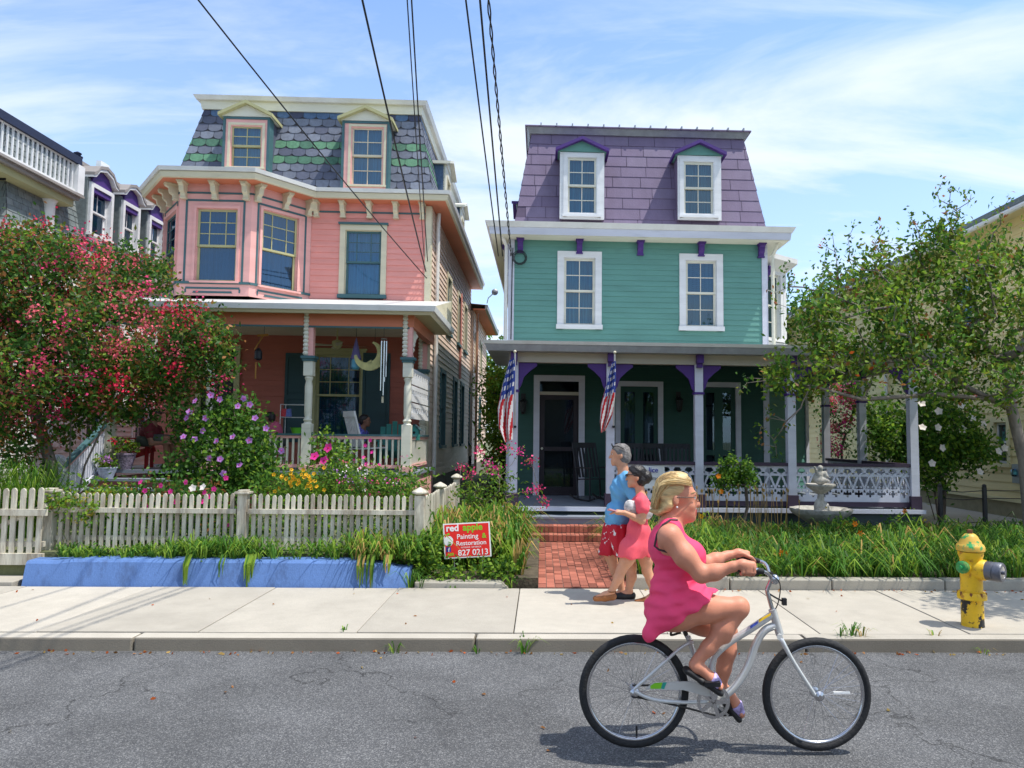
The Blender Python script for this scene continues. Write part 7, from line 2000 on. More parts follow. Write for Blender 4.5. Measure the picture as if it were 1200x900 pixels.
pm('frame_white', (.62, .62, .60), .22, .04, metal=.35, spec=.6); pm('tyre', (.018, .018, .019), .75, .2, 30, bump=.3); pm('grip_black', (.015, .015, .016), .6, .1); pm('steel', (.50, .50, .52), .25, .1, metal=1.0); pm('chain_dark', (.05, .045, .04), .5, .2, metal=.6); pm('decal_green', (.20, .55, .02), .35); pm('decal_teal', (.02, .30, .24), .35); pm('decal_yellow', (.75, .48, .02), .35); pm('decal_blue', (.06, .10, .48), .35)

# ================================ bicycle
def K(x, y, dy=0.0, v=VB): return at(x, y, v + dy)


BK = thing('bicycle', 'white cruiser bicycle with black tyres being ridden along the street', 'bicycle', (K(848, 874)[0], VB, 0))


def wheel(cx, cy, r):
    c = Vector(K(cx, cy)); b = MB(); n = 48; tr = .0245; b2 = []
    for (R0, r0, m, nm, k) in ((r - tr, tr, 'tyre', 'tyre', 10), (r - tr * 2.0, .0125, 'steel', 'rim', 8)):
        b = MB(); vs = []; fs = []
        for i in range(n):
            a = 2 * math.pi * i / n
            for j in range(k):
                q = 2 * math.pi * j / k; rr = R0 + r0 * math.cos(q); vs.append((c.x + rr * math.cos(a), c.y + r0 * (1.0 if nm == 'tyre' else 1.3) * math.sin(q), c.z + rr * math.sin(a)))
        for i in range(n):
            for j in range(k): fs.append((i * k + j, i * k + (j + 1) % k, ((i + 1) % n) * k + (j + 1) % k, ((i + 1) % n) * k + j))
        b.mesh(vs, fs, m); b2.append((nm, b))
    w = MB(); w.lathe([(.012, -.06), (.03, -.045), (.03, -.035), (.018, -.03), (.018, .03), (.03, .035), (.03, .045), (.012, .06)], c, 'steel', 14, 'v'); o = w.build('wheel', BK, smooth=True)
    for nm, b in b2: b.build(nm, o, smooth=True, ang=180)
    b = MB()
    for i in range(36):
        a = 2 * math.pi * i / 36; s = (1 if i % 2 else -1); a2 = a + (.35 if i % 4 < 2 else -.35)
        b.tube([(c.x + .028 * math.cos(a2), c.y + s * .04, c.z + .028 * math.sin(a2)), (c.x + (r - .055) * math.cos(a), c.y, c.z + (r - .055) * math.sin(a))], .0011, 'steel', 3, cap=False)
    b.build('spokes', o, fix=False); b = MB(); a = .1; b.box(c.x + .10, c.x + .20, c.y - .008, c.y + .004, c.z + .0, c.z + .012, 'white_plain') if cx > 900 else b.box(c.x + .01, c.x + .02, c.y - .008, c.y + .004, c.z - .26, c.z - .2, 'grip_black'); b.build('reflector', o)
    return c


rw = wheel(743, 809.5, .3265); fw = wheel(957, 813, .3295)


def btube(name, pts, r, m, n=10, flat=1.0, par=BK):
    P = [Vector(K(*p)) for p in pts]; Q = []   # smooth the polyline
    for i in range(len(P) - 1):
        p0, p1, p2, p3 = P[max(i - 1, 0)], P[i], P[i + 1], P[min(i + 2, len(P) - 1)]
        for k in range(6):
            t = k / 6; Q.append(.5 * ((2 * p1) + (p2 - p0) * t + (2 * p0 - 5 * p1 + 4 * p2 - p3) * t * t + (3 * p1 - p0 - 3 * p2 + p3) * t ** 3))
    Q.append(P[-1]); rr = r if not isinstance(r, tuple) else [r[0] + (r[1] - r[0]) * i / (len(Q) - 1) for i in range(len(Q))]
    b = MB(); b.tube(Q, rr, m, n, flat=flat); return b.build(name, par, smooth=True, ang=60)


fr = btube('frame', [(904, 721), (880, 737), (856, 752), (838, 768), (832, 784), (834, 805), (836, 821)], .021, 'frame_white')
btube('down_tube', [(908, 733), (896, 739), (886, 754), (876, 782), (860, 806), (840, 821)], .023, 'frame_white', par=fr)
btube('seat_tube', [(806, 746), (812, 762), (820, 785), (833, 815)], .017, 'frame_white', par=fr); btube('head_tube', [(905, 714), (914, 744)], .024, 'frame_white', par=fr)
for s in (-1, 1):
    btube('chain_stay', [(743, 810, s * .06), (766, 820, s * .06), (800, 823, s * .055), (834, 822, s * .03)], .011, 'frame_white', 8, par=fr)
    btube('seat_stay', [(743, 808, s * .06), (770, 784, s * .055), (798, 759, s * .045), (812, 752, s * .02)], .010, 'frame_white', 8, par=fr)
btube('brace', [(797, 760, -.045), (797, 760, .045)], .009, 'frame_white', 6, par=fr)
b = MB(); b.lathe([(.03, -.04), (.03, .04)], K(836, 822), 'frame_white', 14, 'v'); b.build('bottom_bracket', fr, smooth=True)
for (pts, m) in (([(902, 719.5), (888, 727.5)], 'decal_yellow'), ([(887, 729), (878, 735)], 'decal_blue')):
    P = [Vector(K(*p)) for p in pts]; b = MB(); d = (P[1] - P[0]).normalized(); up = Vector((0, 0, 1)); s = .0125
    b.mesh([P[0] + Vector((0, -.0235, -.002)), P[1] + Vector((0, -.0235, -.004)), P[1] + Vector((0, -.019, .012)), P[0] + Vector((0, -.019, .012))], [(0, 1, 2, 3)], m); b.build('decal', fr, fix=False)
for s in (-1, 1): btube('fork', [(913, 745, s * .02), (917, 752, s * .055), (930, 776, s * .06), (954.5, 814, s * .06)], (.016, .012), 'frame_white', 8, par=BK)
btube('fork_crown', [(914, 747, -.055), (914, 747, .055)], .018, 'frame_white', 8)
btube('stem', [(906, 718), (901, 700), (899, 692), (902, 684), (904, 678)], .013, 'steel')
hb = btube('handlebar', [(872, 667, -.30), (888, 668, -.30), (900, 672, -.24), (904, 679, -.10), (904, 680, 0), (903, 677, .10), (898, 662, .22), (888, 657, .28), (870, 654, .30)], .0115, 'chrome')
btube('grip', [(864, 667, -.30), (884, 668.2, -.30), (894, 669.5, -.285)], .0165, 'grip_black', 10, par=hb); btube('grip', [(864, 653.5, .30), (880, 655, .295), (890, 658, .27)], .0165, 'grip_black', 10, par=hb)
btube('brake_lever', [(905, 672, -.22), (896, 671, -.27), (880, 675, -.30)], .006, 'grip_black', 6, par=hb)
btube('cable', [(903, 673, -.15), (914, 684, -.1), (912, 706, -.02), (905, 720, 0)], .0035, 'grip_black', 5, par=hb); btube('bell_arm', [(900, 695), (912, 702), (919, 705)], .006, 'grip_black', 6, par=hb)
b = MB(); b.box(K(919, 708)[0] - .012, K(919, 708)[0] + .012, VB - .015, VB + .015, K(919, 709)[2], K(919, 701)[2], 'grip_black'); b.build('bell', hb)
b = MB(); b.ball(K(908, 679, -.03), .03, 'chrome', 12, 8); b.build('headlamp', hb, smooth=True)
sd = SDF(np.array(K(800, 732)) - [.17, .15, .08], np.array(K(800, 732)) + [.17, .15, .08], .008)
sd.ell(K(792, 731), (.09, .10, .032)); sd.cap(K(795, 731), K(818, 729), .05, .024, sc=(1, 1, .55)); sd.build('saddle', 'grip_black', BK)
btube('seat_post', [(800, 736), (806, 748)], .013, 'steel'); btube('seat_clamp', [(803.5, 742.5, -.02), (803.5, 742.5, .02)], .015, 'chain_dark', 8)
for s in (-.05, .05): btube('saddle_spring', [(790, 735, s), (786, 744, s), (798, 741, s)], .007, 'chain_dark', 6)
# chain, guard, cranks
b = MB(); c = Vector(K(836, 822, -.05)); b.lathe([(.078, -.004), (.098, -.004), (.098, .004), (.078, .004), (.078, -.004)], c, 'steel', 30, 'v', cap=False)
for k in range(5): a = k * 1.2566; b.beam(c + Vector((0, -.006, 0)), c + Vector((.09 * math.cos(a), -.006, .09 * math.sin(a))), .022, .006, 'steel', up=(0, 1, 0))
b.build('chainring', BK)
btube('chain', [(741, 816, -.05), (790, 826, -.05), (838, 838.5, -.05)], .006, 'chain_dark', 6); btube('chain', [(741, 803, -.05), (838, 803.5, -.05)], .006, 'chain_dark', 6)
G = lambda x, y: (K(x, y, -.07)[0], K(x, y, -.07)[2])
b = MB(); b.prism([G(757, 806), G(765, 800), (G(800, 798)), G(815, 799), G(828, 806), G(834, 816), G(822, 814), G(800, 808), G(775, 808)], VB - .078, VB - .070, 'frame_white'); o = b.build('chain_guard', BK)
b = MB(); b.prism([G(762, 803), G(767, 799.8), G(776, 799.2), G(774, 806.5), G(762, 806.5)], VB - .0805, VB - .0785, 'decal_green'); b.build('decal', o); b = MB(); b.prism([G(774.5, 806.3), G(776.5, 799.2), G(781, 799), G(778, 807)], VB - .0805, VB - .0785, 'decal_teal'); b.build('decal', o)
for (x, y, s) in ((831, 796, -1), (853, 838, 1)):
    a = Vector(K(836, 822, s * .085)); p = Vector(K(x, y, s * .085)); b = MB(); b.beam(a, p, .014, .022, 'steel', up=(0, 1, 0)); o = b.build('crank', BK); b = MB(); b.box(p.x - .045, p.x + .045, p.y + s * .012, p.y + s * .10, p.z - .012, p.z + .012, 'grip_black'); b.build('pedal', o)

# ================================ cyclist
CY = thing('person', 'woman in a hot pink sleeveless dress riding the white bicycle', 'person', (K(800, 735)[0], VB, 0))


def fingers(s, grip_a, grip_b, side, r=.0095):
    """four fingers curled round a bar from a to b plus the thumb"""
    a, c = np.array(grip_a), np.array(grip_b); d = (c - a) / np.linalg.norm(c - a); up = np.array([0, 0, 1.0]); up -= d * (up @ d); up /= np.linalg.norm(up); out = np.cross(d, up) * side
    for k, (f, ln) in enumerate(((0, .92), (1, 1.0), (2, .97), (3, .85))):
        p = a + d * (.016 + .0215 * f); R_ = .027
        pts = [p + R_ * 1.35 * (math.sin(t) * up + math.cos(t) * out) if i == 0 else p + R_ * (math.sin(t) * up + math.cos(t) * out) for i, t in enumerate((R(80), R(35), R(-25), R(-85), R(-85 - 50 * ln)))]
        s.chain(pts, [r * 1.15, r * 1.1, r, r * .95, r * .85], k=.006)
    q = a + d * .095
    s.chain([a + d * .04 + up * .03 - out * .02, q + up * .012 - out * .028, q + d * .03 - up * .012 - out * .022], [.014, .012, .009], k=.008)


lo, hi = np.array(K(748, 850)) - [0, .55, 0], np.array(K(912, 545)) + [0, .55, 0]
s = SDF(lo, hi, .0088)
# torso
TOR = [((783, 640), (.105, .175, .135)), ((793, 690), (.142, .172, .165)), ((788, 716), (.156, .19, .115))]
for (p, r_) in TOR: s.ell(K(*p), r_, .05)
for sd_ in (-1, 1):
    s.ell(K(805, 652, sd_ * .085), (.10, .088, .092), .04)
    s.cap(K(786, 619, sd_ * .04), K(784, 628, sd_ * .175), .055, .062, .05)
s.cap(K(790, 598), K(785, 622), .060, .075, .04)
# head
s.ell(K(791, 576), (.112, .080, .105), .02); s.cap(K(804, 584), K(806, 602), .058, .046, .03, sc=(1, 1.05, 1)); s.ell(K(800, 599), (.062, .062, .05), .03); s.ell(K(811, 607.5), (.020, .026, .018), .022); s.ell(K(798, 607), (.055, .05, .03), .03)
s.cap(K(815, 583), K(818.3, 591.5), .009, .0145, .014); s.cap(K(817, 592.5, -.011), K(816.5, 592.5, .011), .009, .009, .008)
s.cap(K(813.5, 578.5, -.035), K(813.5, 578.5, .035), .011, .011, .018); s.cap(K(815.2, 598.6, -.014), K(815.2, 598.6, .014), .0085, .0085, .008); s.cap(K(814.6, 602.2, -.012), K(814.6, 602.2, .012), .0095, .0095, .008)
for e in (-1, 1):
    s.ell(K(809, 593, e * .036), (.026, .026, .024), .02); s.ell(K(816.5, 583.3, e * .030), (.016, .014, .010), .010, sub=True)
    s.ell(K(792, 587, e * .083), (.019, .012, .032), .010); s.ell(K(793, 586, e * .097), (.009, .008, .016), .006, sub=True)
s.cap(K(817.5, 600.4, -.02), K(817.5, 600.4, .02), .0035, .0035, .004, sub=True)
# arms and hands on the grips
NG = (np.array(K(866, 667.3, -.30)), np.array(K(886, 668.4, -.30))); FG = (np.array(K(862, 653.4, .30)), np.array(K(882, 655.2, .295)))
NWR, FWR = K(859, 664, -.292), K(852, 651, .292)
s.chain([K(786, 630, -.185), K(803, 652, -.225), K(822, 673, -.25)], [.066, .059, .046], .04); s.chain([K(822, 673, -.25), K(838, 670.5, -.265), NWR], [.046, .043, .027], .03)
s.chain([K(788, 630, .185), K(808, 650, .225), K(826, 661, .25)], [.066, .058, .045], .04); s.chain([K(826, 661, .25), K(838, 656, .265), FWR], [.045, .041, .027], .03)
for (g, wr, sd_) in ((NG, NWR, 1), (FG, FWR, -1)):
    d = (g[1] - g[0]) / np.linalg.norm(g[1] - g[0]); up = np.array([0, 0, 1.0]); s.chain([wr, g[0] + d * .02 + up * .030, g[0] + d * .075 + up * .034], [.027, .026, .017], .02); s.cap(g[0] + d * .01 + up * .028 + np.array([0, -sd_ * .012, 0]), g[0] + d * .08 + up * .030 + np.array([0, -sd_ * .012, 0]), .020, .016, .015); fingers(s, g[0], g[1], sd_)
# legs
s.chain([K(791, 716, -.10), K(826, 713, -.112), K(864, 712, -.11)], [.098, .080, .056], .04); s.ell(K(867, 711, -.11), (.056, .054, .056), .03)
s.chain([K(866, 715, -.11), K(849, 737, -.112), K(830, 759, -.11), K(813.5, 778, -.11)], [.050, .055, .043, .031], .02); s.ell(K(845, 741, -.11), (.045, .048, .075), .02, rot=.7)
s.chain([K(793, 716, .10), K(825, 727, .11), K(853, 739, .11)], [.108, .088, .058], .04); s.chain([K(853, 741, .11), K(852, 762, .112), K(848, 784, .11), K(846, 800, .11)], [.052, .057, .044, .032], .02)


def foot(s, hl, toe, dy, nt=5):
    h, t = np.array(K(*hl, dy)), np.array(K(*toe, dy)); d = (t - h); ln = np.linalg.norm(d); d /= ln
    s.ell(h + d * .02, (.034, .034, .034), .02); s.chain([h + d * .05 + np.array([0, 0, .018]), h + d * .13 + np.array([0, 0, .008]), h + d * .19], [.036, .034, .026], .02, sc=(1, 1.15, .9))
    for k in range(nt):
        o = (k - 2) * .017; q = h + d * (.185) + np.array([0, o, 0]); s.cap(q, h + d * (ln - .012 - abs(k - 1) * .006) + np.array([0, o * 1.1, 0]), .0115, .010 if k else .013, .006)


foot(s, (812, 780), (846, 806), -.11); foot(s, (847, 806), (869, 838), .11)
hl_ = K(814.2, 600.4)[2]
u_lip = K(813.4, 600)[0]; z1, z0 = K(815, 597.3)[2], K(815, 604)[2]
s.build('body', 'skin_tan', CY, matf=lambda x, y, z: 'lips' if (x > u_lip and z0 < z < z1 and abs(y - VB) < .028) else None)
# dress
d = SDF(lo, hi, .0088)
for (p, r_) in TOR: d.ell(K(*p), tuple(q + .014 for q in r_), .05)
for sd_ in (-1, 1):
    d.ell(K(805, 652, sd_ * .085), (.114, .100, .104), .045); d.cap(K(786, 618, sd_ * .06), K(786, 622, sd_ * .12), .062, .058, .04)
    d.chain([K(791, 715, sd_ * .10), K(816, 713, sd_ * .112), K(846, 712, sd_ * .112)], [.124, .116, .10], .05)
d.cap(K(775, 724, -.10), K(764, 742, -.12), .07, .05, .05); d.cap(K(775, 724, .10), K(764, 742, .12), .07, .05, .05); d.cap(K(763, 744, -.12), K(763, 744, .12), .035, .035, .04)
ax_, az_ = K(754, 748)[0], K(754, 748)[2]; bx_, bz_ = K(825, 692)[0], K(825, 692)[2]; nn_ = np.array([-(bz_ - az_), (bx_ - ax_)]); nn_ /= np.linalg.norm(nn_)
d.cut(lambda x, y, z: -((x - ax_) * nn_[0] + (z - az_) * nn_[1]) + .002 * np.sin(x * 40 + y * 22), .006)
for sd_ in (-1, 1): d.ell(K(779, 631, sd_ * .215), (.098, .118, .122), .010, sub=True)
d.ell(K(800, 598), (.088, .095, .072), .012, sub=True); d.ell(K(783, 602), (.05, .075, .06), .01, sub=True)
x, y, z = d._g((slice(None),) * 3); z_w = K(795, 690)[2]; wk = np.exp(-((z - z_w) / .16) ** 2)
d.D = d.D + wk * (.0052 * np.sin((z - .35 * (x - K(795, 690)[0]) + .02 * np.sin(y * 14)) * 105) + .0045 * np.sin((z + .6 * x) * 61 + y * 9)) + .003 * np.sin(x * 46 + z * 12 + y * 20) * (z < z_w - .05)
d.build('dress', 'dress_pink', CY)
# bra strap in the armhole
b = MB(); P = [K(795, 607, -.185), K(786, 606, -.20), K(778, 611, -.205), K(770, 622, -.19), K(766, 636, -.19)]
b = MB()
for o_, m_ in ((0, 'strap_black'),):
    pts = [K(794, 609.5, -.158), K(786, 609, -.172), K(777, 615, -.176), K(770, 626, -.170), K(767, 640, -.165), K(772, 644, -.178), K(782, 647, -.182)]; b.tube(pts, .0065, m_, 6)
b.build('bra_strap', CY, smooth=True)
# hair
h = SDF(np.array(K(758, 615)) - [0, .16, 0], np.array(K(818, 545)) + [0, .16, 0], .0078)
h.ell(K(790.5, 573.5), (.117, .086, .098), .02); h.ell(K(781, 579), (.074, .080, .078), .03); h.ell(K(795, 562), (.078, .08, .046), .03); h.chain([K(780, 591), K(772, 597), K(762, 598.5)], [.056, .036, .010], .02); h.cap(K(784, 592, -.05), K(774, 600, -.045), .040, .012, .02); h.cap(K(783, 592, .05), K(773, 600, .04), .04, .012, .02)
px_ = lambda x, y: (K(x, y)[0], K(x, y)[2]); (xa, za), (xb, zb) = px_(807.5, 555), px_(788, 592); n2 = np.array([-(zb - za), xb - xa]); n2 /= np.linalg.norm(n2)
n2 = n2 if n2[0] > 0 else -n2
h.cut(lambda x, y, z: (x - xa) * n2[0] + (z - za) * n2[1] - .006 * np.sin(z * 90 + y * 50), .012)
for e in (-1, 1): h.ell(K(795, 588, e * .10), (.026, .04, .036), .01, sub=True)
x, y, z = h._g((slice(None),) * 3); th = np.arctan2(z - K(790, 573)[2], x - K(790, 573)[0]); rr_ = np.hypot(z - K(790, 580)[2], x - K(800, 580)[0])
HO_ = h.build('hair', 'hair_blonde', CY)
pm('hair_gold', (.46, .28, .10), .45, .3, 20); pm('hair_light', (.66, .47, .22), .45, .2, 20); pm('hair_brown', (.30, .19, .08), .5, .2, 20)  # hair tones, picked at random for each strand
b = MB(); c0 = np.array(K(790.5, 573.5)); nape = np.array(K(766, 599))
for i in range(520):
    ph = RN.uniform(-1.45, 1.45); t0 = R(RN.uniform(38, 60)); t1 = R(RN.uniform(150, 205)); k = RN.uniform(1.0, 1.045); wv = RN.uniform(0, 6); pts = []
    for j in range(9):
        t = t0 + (t1 - t0) * j / 8; cp = math.cos(ph); q = c0 + np.array([.118 * k * math.cos(t), .089 * k * math.sin(ph + .06 * math.sin(t * 2 + wv)) * (.55 + .45 * math.sin(min(t, 2.2))), .101 * k * math.sin(t) * (.25 + .75 * cp)])
        f = max(0, (j - 5) / 3.0); q = q * (1 - f * .8) + (nape + np.array([RN.uniform(-.02, .02), math.sin(ph) * .05, RN.uniform(-.012, .012)])) * f * .8 if f > 0 else q
        pts.append(tuple(q))
    b.tube(pts, [.0016, .0032, .0038, .004, .004, .004, .0036, .003, .0012], RN.choice(['hair_blonde', 'hair_light', 'hair_gold', 'hair_gold', 'hair_brown']), 4, cap=False)
b.build('strands', HO_, smooth=True, fix=False, ang=180)
# eyes, glasses, earring, sandals
for e in (-1, 1):
    b = MB(); c = K(813.2, 583.6, e * .030); b.ball(c, .0115, 'eye_white', 10, 8); o = b.build('eye', CY, smooth=True); b = MB(); b.ball((c[0] + .0075, c[1], c[2]), .006, 'eye_dark', 8, 6); b.build('iris', o, smooth=True)
    b = MB(); b.tube([K(793, 582.5, e * .088), K(806, 583, e * .078), K(815, 583, e * .060)], .0026, 'chain_dark', 5); b.build('glasses_temple', CY)
b = MB()
for e in (-1, 1):
    c = Vector(K(818, 585, e * .034)); b.tube([c + Vector((.004 * math.cos(t * .5236) * 0, .024 * math.cos(t * .5236), .016 * math.sin(t * .5236))) for t in range(13)], .002, 'chain_dark', 5)
b.tube([K(818.5, 584, -.010), K(819, 583.5, 0), K(818.5, 584, .010)], .002, 'chain_dark', 5); b.build('glasses_rim', CY, smooth=True)
for e in (-1, 1): b = MB(); b.tube([K(809.5, 578.6, e * .058), K(813.5, 577, e * .046), K(816.2, 578, e * .024)], .0042, 'hair_brown', 6); b.build('eyebrow', CY, smooth=True)
b = MB(); b.ball(K(793.5, 594.5, -.092), .006, 'white_plain', 8, 6); b.build('earring', CY)
for (hl, toe, dy) in (((812, 780), (846, 806), -.11), ((847, 806), (869, 838), .11)):
    hq, tq = np.array(K(*hl, dy)), np.array(K(*toe, dy)); dd = (tq - hq); ln = np.linalg.norm(dd); dd /= ln; nn = np.array([-dd[2], 0, dd[0]]); nn = nn if nn[2] < 0 else -nn
    so_ = SDF(np.minimum(hq, tq) - .12, np.maximum(hq, tq) + .12, .008)
    so_.chain([hq - dd * .015 + nn * .042, hq + dd * .09 + nn * .036, tq + dd * .008 + nn * .028], [.022, .02, .02], .02, sc=(1, 2.0, 1)); so_.build('sandal_sole', 'sandal_black', CY)
    st = SDF(np.minimum(hq, tq) - .12, np.maximum(hq, tq) + .12, .0075); foot(st, hl, toe, dy, 0); st.D -= .006
    p0 = hq + dd * .155; st.cut(lambda x, y, z: np.abs((x - p0[0]) * dd[0] + (z - p0[2]) * dd[2]) - .034, .004); st.build('sandal_strap', 'strap_lilac', CY)

# ================================ walking couple
def hand(s, wr, d, up, curl=.5, sc=1.0, thumb=1, k=.006):
    """relaxed hand: palm, four bent fingers, thumb"""
    wr = np.array(wr, float); d = np.array(d, float); d /= np.linalg.norm(d); up = np.array(up, float); up -= d * (up @ d); up /= np.linalg.norm(up); sd_ = np.cross(d, up)
    s.cap(wr, wr + d * .075 * sc, .024 * sc, .030 * sc, .015, sc=(1, 1, 1))
    for f in range(4):
        o = (f - 1.5) * .018 * sc; L_ = (.070, .080, .076, .060)[f] * sc; p = wr + d * .085 * sc + sd_ * o; a = curl * .6; b_ = curl * 1.5
        q = p + (d * math.cos(a) - up * math.sin(a)) * L_ * .5; s.chain([wr + d * .05 * sc + sd_ * o * .7, p, q, q + (d * math.cos(b_) - up * math.sin(b_)) * L_ * .5], [.011 * sc, .0105 * sc, .0095 * sc, .008 * sc], k)
    s.chain([wr + d * .02 * sc + sd_ * thumb * .02 * sc, wr + d * .055 * sc + sd_ * thumb * .042 * sc - up * .01, wr + d * .09 * sc + sd_ * thumb * .045 * sc - up * .022], [.014 * sc, .011 * sc, .009 * sc], k)


def headf(s, c, f, sc=1.0):
    """head centred at c looking along f = +-1 (u); about .23 m high"""
    c = np.array(c); P = lambda x, y, z: c + np.array([f * x, y, z]) * sc; q = lambda a: tuple(w * sc for w in a)
    s.ell(P(-.012, 0, .03), q((.098, .076, .09)), .02); s.cap(P(.035, 0, .01), P(.04, 0, -.07), .056 * sc, .042 * sc, .03); s.ell(P(.03, 0, -.07), q((.055, .055, .04)), .03); s.ell(P(.072, 0, -.105), q((.02, .024, .018)), .02)
    s.cap(P(.088, 0, .01), P(.108, 0, -.03), .009 * sc, .015 * sc, .012); s.cap(P(.085, -.03, .03), P(.085, .03, .03), .011 * sc, .011 * sc, .018); s.cap(P(.09, -.014, -.062), P(.09, .014, -.062), .0085 * sc, .0085 * sc, .008); s.cap(P(.086, -.013, -.08), P(.086, .013, -.08), .0085 * sc, .0085 * sc, .008)
    for e in (-1, 1): s.ell(P(.094, e * .03, .008), q((.016, .013, .010)), .01, sub=True); s.ell(P(-.008, e * .076, -.012), q((.019, .012, .03)), .01)


VM, VWm = 8.22, 7.93
J = lambda x, y, dy=0: at(x, y, VM + dy)
MN = thing('person', 'man in a blue t-shirt and red patterned shorts walking on the sidewalk', 'person', (J(725, 700)[0], VM, .12))
s = SDF(np.array(J(690, 706)) - [0, .42, 0], np.array(J(762, 508)) + [0, .42, 0], .0115)
headf(s, J(726, 533), -1, 1.0); s.cap(J(729, 543), J(731, 556), .058, .066, .03)
s.ell(J(730, 574), (.125, .17, .16), .05); s.ell(J(726, 600), (.13, .165, .14), .05); s.cap(J(733, 561, -.1), J(736, 564, -.17), .06, .065, .04); s.cap(J(731, 561, .1), J(729, 564, .17), .06, .065, .04)
s.chain([J(737, 566, -.19), J(745, 587, -.22), J(748, 605, -.21)], [.062, .052, .042], .03); s.chain([J(748, 605, -.21), J(747, 618, -.21), J(744, 628, -.21)], [.042, .038, .028], .02); hand(s, J(744, 628, -.21), (-.25, 0, -1), (0, 1, 0), .5)
s.chain([J(729, 566, .19), J(727, 586, .22), J(727, 602, .22)], [.06, .05, .041], .03); s.chain([J(727, 602, .22), J(722, 615, .21), J(718, 623, .2)], [.041, .036, .028], .02); hand(s, J(718, 623, .2), (-.3, 0, -1), (0, 1, 0), .5)
s.ell(J(722, 616), (.12, .155, .09), .04)
s.chain([J(718, 620, .09), J(714, 645, .09), J(720, 666, .09)], [.095, .075, .056], .03); s.chain([J(720, 666, .09), J(725, 678, .09), J(729, 692, .09)], [.056, .055, .036], .02); s.chain([J(729, 694, .09), J(722, 698, .09), J(714, 699, .09)], [.04, .036, .026], .02)
s.chain([J(724, 620, -.09), J(736, 646, -.09), J(740, 664, -.09)], [.095, .075, .056], .03); s.chain([J(740, 664, -.09), J(740, 676, -.09), J(737, 691, -.09)], [.056, .056, .037], .02); s.chain([J(738, 694, -.09), J(731, 697, -.09), J(722, 699, -.09)], [.04, .036, .026], .02)
s.build('body', 'skin_warm', MN)
t = SDF(np.array(J(695, 626)) - [0, .42, 0], np.array(J(765, 545)) + [0, .42, 0], .0115)
t.ell(J(730, 574), (.142, .187, .17), .05); t.ell(J(726, 600), (.152, .182, .15), .05); t.cap(J(733, 560, -.1), J(736, 564, -.17), .07, .078, .04); t.cap(J(731, 560, .1), J(729, 564, .17), .07, .078, .04)
t.ell(J(724, 611), (.142, .178, .13), .05); t.chain([J(737, 566, -.19), J(745, 581, -.225)], [.082, .080], .03); t.chain([J(729, 566, .19), J(727, 580, .22)], [.08, .078], .03); zc = J(0, 612)[2]; t.cut(lambda x, y, z: zc - z + .008 * np.sin(x * 30 + y * 20), .008); t.ell(J(727, 549), (.08, .08, .05), .012, sub=True); t.noise(.004, 34, 1); x, y, z = t._g((slice(None),) * 3); t.D = t.D + .005 * np.sin((z + .7 * x) * 62 + 3 * np.sin(y * 9)); t.build('t_shirt', 'shirt_blue', MN)
t = SDF(np.array(J(695, 655)) - [0, .35, 0], np.array(J(760, 600)) + [0, .35, 0], .0115); t.ell(J(722, 614), (.138, .175, .10), .04); t.chain([J(718, 620, .09), J(714, 646, .09)], [.118, .115], .03); t.chain([J(724, 620, -.09), J(732, 648, -.09)], [.118, .115], .03)
z1 = J(0, 647)[2]; t.cut(lambda x, y, z: z1 - z, .006); z2 = J(0, 607)[2]; t.cut(lambda x, y, z: z - z2, .006); t.noise(.004, 30, 3); x, y, z = t._g((slice(None),) * 3); t.D = t.D + .005 * np.sin(x * 75 + y * 22); t.build('shorts', 'shorts_red', MN)
h = SDF(np.array(J(712, 556)) - [0, .12, 0], np.array(J(745, 508)) + [0, .12, 0], .009); h.ell(J(727.5, 529), (.107, .0815, .091), .02); h.ell(J(731.5, 535), (.078, .080, .09), .02); h.ell(J(713.5, 536), (.098, .14, .105), .012, sub=True); h.ell(J(722, 548), (.075, .14, .07), .012, sub=True)
for e in (-1, 1): h.ell(J(726, 536, e * .09), (.03, .04, .034), .01, sub=True)
h.noise(.003, 110, 2); h.build('hair', 'hair_grey', MN)
for (q, e) in (((729, 697), .09), ((738, 697), -.09)):
    t = SDF(np.array(J(705, 706)) - [0, .2, .03], np.array(J(748, 686)) + [0, .2, 0], .0095); x, y = q; t.chain([J(x + 2, y + 1, e), J(x - 8, y + 2, e), J(x - 18, y + 2.6, e)], [.048, .047, .036], .02); zf = .122; t.cut(lambda x, y, z: zf - z, .004); t.ell(J(x + .5, y - 7, e), (.042, .045, .07), .01, sub=True); t.build('shoe', 'sandal_black', MN)
b = MB(); b.tube([J(718.5, 523.5, -.066), J(724, 522.5, -.084), J(731, 526, -.089)], .006, 'eye_dark', 6); b.tube([J(718.8, 524, -.066), J(717.3, 521.5, -.035), J(717, 520.5, 0), J(717.3, 521.5, .035), J(718.8, 524, .066)], .010, 'eye_dark', 6); b.build('sunglasses', MN)
for e in (-1, 1): b = MB(); b.ball(J(717.9, 532, e * .030), .0085, 'eye_white', 8, 6); o = b.build('eye', MN, smooth=True); b = MB(); b.ball(J(717.2, 532, e * .030), .0052, 'eye_dark', 8, 6); b.build('iris', o)

